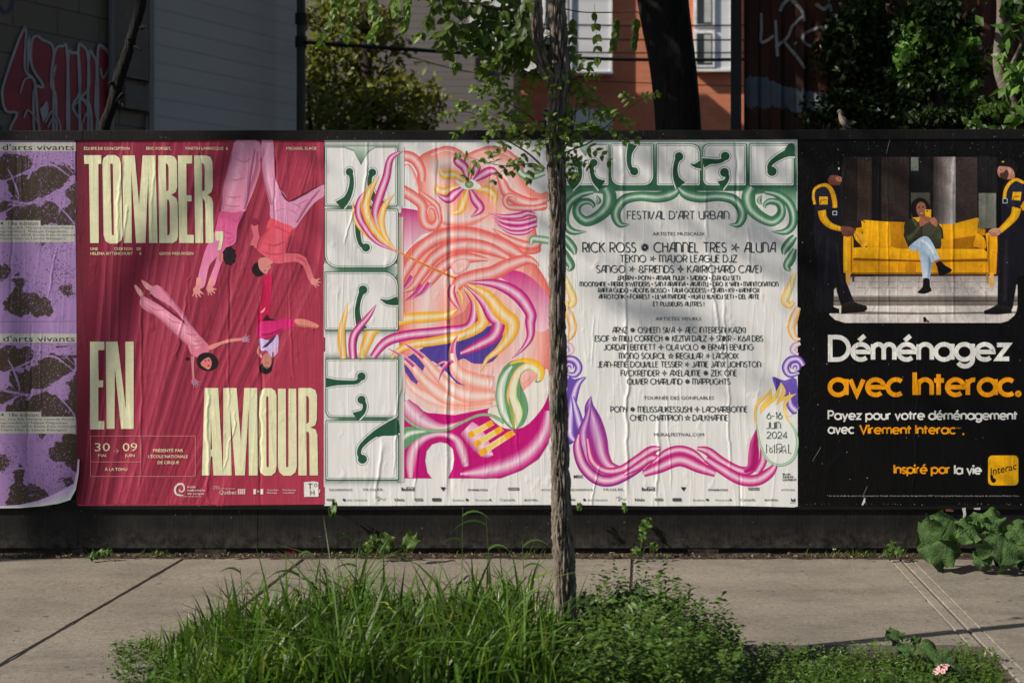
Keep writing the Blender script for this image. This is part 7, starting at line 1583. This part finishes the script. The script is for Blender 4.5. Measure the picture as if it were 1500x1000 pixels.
def scrap(px, py, d, r, mat, name, label, cat):
    c = W(px, py, d); m = MB(); n = 9; rnd = random.Random(int(px))
    up_v = [c+Vector((math.cos(k*.698)*r*rnd.uniform(.7,1.2), math.sin(k*.698)*r*rnd.uniform(.5,.9), .004+rnd.uniform(0,r*.9))) for k in range(n)]
    lo_v = [Vector((v.x, v.y, v.z-.0015)) for v in up_v]
    m.add(up_v+lo_v+[c+Vector((0,0,r*.8))], [(k,(k+1)%n,n+(k+1)%n,n+k) for k in range(n)]+[(k,2*n,(k+1)%n) for k in range(n)]+[tuple(range(n,2*n))])
    return tag(m.build(name, mat, origin=(c.x,c.y,0)), label, cat)
MW = plain('white_paper', (.6,.58,.55)); MR = plain('red_plastic', (.16,.008,.016), .4)
scrap(896,812,7.28,.012,MW,'paper_scrap','crumpled white scrap left of the vine seedling in the joint','paper scrap'); scrap(1222,806,7.26,.010,MW,'paper_scrap','small white scrap at the foot of the black poster','paper scrap')
c = W(427,803,7.385); m = MB(); m.cbox((c.x-.026,c.y,.008),(c.x+.024,c.y+.03,.030), .007); tag(m.build('wrapper', MR, origin=(c.x,c.y,0)), 'flattened red wrapper in the gap below the skirt board', 'wrapper')
# sweet william beside the path
fc = W(1385, 980, 4.98); fl = thing('sweet_william', (fc.x, fc.y, 0), 'red and white sweet william flower head in the weeds', 'flower')
m = MB(); m.tube([(fc.x,fc.y,-.04),(fc.x+.003,fc.y,.03),(fc.x,fc.y,fc.z-.02)], .003, 6); m.build('stem', M_STEM, fl)
def petal_mat(name, c): 
    mm, g, bs = material(name); at = g.n('VertexColor', layer_name='Col'); g.put(bs, 'Base Color', at.outputs[0]); bs.inputs['Roughness'].default_value = .6; return mm
MP = petal_mat('petal', None); random.seed(9)
for k in range(26):
    th, ph = random.uniform(0,6.28), random.uniform(0,1.25); nv = Vector((math.sin(ph)*math.cos(th), math.sin(ph)*math.sin(th), math.cos(ph))); c = Vector((fc.x,fc.y,fc.z-.02))+Vector((nv.x*.042,nv.y*.042,nv.z*.034)); a = nv.orthogonal().normalized(); b = nv.cross(a); m = MB()
    for j in range(5):
        an = j*1.2566+k; d = a*math.cos(an)+b*math.sin(an); s = nv.cross(d); r = .0095
        m.add([c, c+d*r*.55-s*r*.42+nv*.001, c+d*r-s*r*.36+nv*.002, c+d*r*1.04+nv*.003, c+d*r+s*r*.36+nv*.002, c+d*r*.55+s*r*.42+nv*.001, c+d*r*.5+nv*.0012], [(0,1,6),(1,2,3,6),(6,3,4,5),(0,6,5)],
              [(.5,.02,.05,1),(.75,.42,.45,1),(.7,.5,.5,1),(.75,.6,.6,1),(.7,.5,.5,1),(.75,.42,.45,1),(.45,.01,.04,1)])
    m.build('blossom', MP, fl, color=True)

# ------------------------------------------------------------------ the bird on the rail
zt = PZ(191)+(PZ(185)-PZ(191))*(PX(1240)/7)
bp = Vector((PX(1240), .05, zt)); bird = thing('sparrow', tuple(bp), 'small brown sparrow perched on the fence rail', 'bird')
K2 = 1/283.06
def bpix(x, y): return bp+Vector(((x-1240)*K2, 0, (190.5-y)*K2))
def feather(name, c1, c2):
    mm, g, bs = material(name); at = g.n('VertexColor', layer_name='Col'); n1 = g.noise(g.coords('World', (1,1,.6)), 260, 3)
    k = g.n('CombineColor'); f = g.math('MULTIPLY_ADD', n1, .9, .55)
    for i in range(3): g.put(k, i, f)
    g.put(bs, 'Base Color', g.mix(1.0, at.outputs[0], k.outputs[0], 'MULTIPLY')); bs.inputs['Roughness'].default_value = .85; return mm
MF = feather('feathers', None, None)
spine = [(1229.2,164.5,.2),(1230,163,2.6),(1231.5,162.2,4.2),(1233,164,4.6),(1233.6,168,4.2),(1234.5,171.5,5.4),(1237,175.5,7.0),(1239.5,179.5,6.6),(1242.5,182.5,4.8),(1246,185,2.6),(1249,186.6,1.2)]
q = catmull(spine, 5); m = MB(); nr = 14; vs, cs = [], []
for i, (x, y, w) in enumerate(q):
    a, b = q[max(0,i-1)], q[min(len(q)-1,i+1)]; t = Vector((b[0]-a[0], 0, -(b[1]-a[1]))).normalized(); s = Vector((0,1,0)); u = s.cross(t)
    for j in range(nr):
        an = 2*math.pi*j/nr; v = (u*math.cos(an)+s*math.sin(an))*w*K2*.82; vs.append(bpix(x, y)+v)
        belly = v.x < 0 or v.z < -.3*abs(v.x); cs.append((.21,.165,.12,1) if (v.normalized().dot(Vector((-.8,0,-.5))) > .1) else (.085,.062,.046,1))
m.add(vs, [(i*nr+j, i*nr+(j+1) % nr, (i+1)*nr+(j+1) % nr, (i+1)*nr+j) for i in range(len(q)-1) for j in range(nr)], cs); m.build('body', MF, bird, smooth=True, color=True)
m = MB(); m.tube([bpix(1229.8,163.6), bpix(1228.4,164), bpix(1226.8,164.9)], [.0022,.0017,.0003], 8); m.build('beak', M_BLACK, bird)
for sgn in (-1, 1):
    m = MB(); m.tube([bpix(1231.2,162.6)+Vector((0,sgn*.0112,0)), bpix(1231.2,162.6)+Vector((0,sgn*.0128,0))], [.0022,.0012], 8); m.build('eye', M_BLACK, bird)
    m = MB(); vs = []
    for i in range(8):
        t = i/7; c = bpix(1236+12.5*t, 173+12.2*t); w = .011*math.sin(math.pi*min(1,t*.9+.1))**.7; yy = sgn*(.0185-.010*t)
        vs += [c+Vector((w*.7,yy*.7,w*.7)), c+Vector((0,yy*1.12,0)), c+Vector((-w*.7,yy*.96,-w*.7))]
    m.add(vs, [(3*i+k,3*i+k+1,3*i+k+4,3*i+k+3) for i in range(7) for k in (0,1)], (.035,.025,.019,1)); m.build('wing', MF, bird, smooth=True, color=True)
    m = MB(); a, b = bpix(1238.6+sgn*1.6,182)+Vector((0,sgn*.006,0)), bpix(1237.6+sgn*2.2,190.3)+Vector((0,sgn*.007,0)); m.tube([a, a*.5+b*.5+Vector((.003,0,0)), b], .0011, 6)
    for dx, dy in ((-.010,.002),(-.009,-.004),(-.008,.006),(.007,0)): m.tube([b, b+Vector((dx,dy,0))], [.0010,.0006], 5)
    m.build('leg', plain('bird_leg', (.16,.10,.07)), bird)
m = MB(); vs = []
for i in range(5):
    t = i/4; c = bpix(1246.5+12*t, 184.6+4.6*t); w = .0055+.003*t; vs += [c+Vector((0,-w,0)), c+Vector((0,0,.002)), c+Vector((0,w,0))]
m.add(vs, [(3*i+k,3*i+k+1,3*i+k+4,3*i+k+3) for i in range(4) for k in (0,1)], (.045,.036,.03,1)); m.build('tail', MF, bird, color=True)
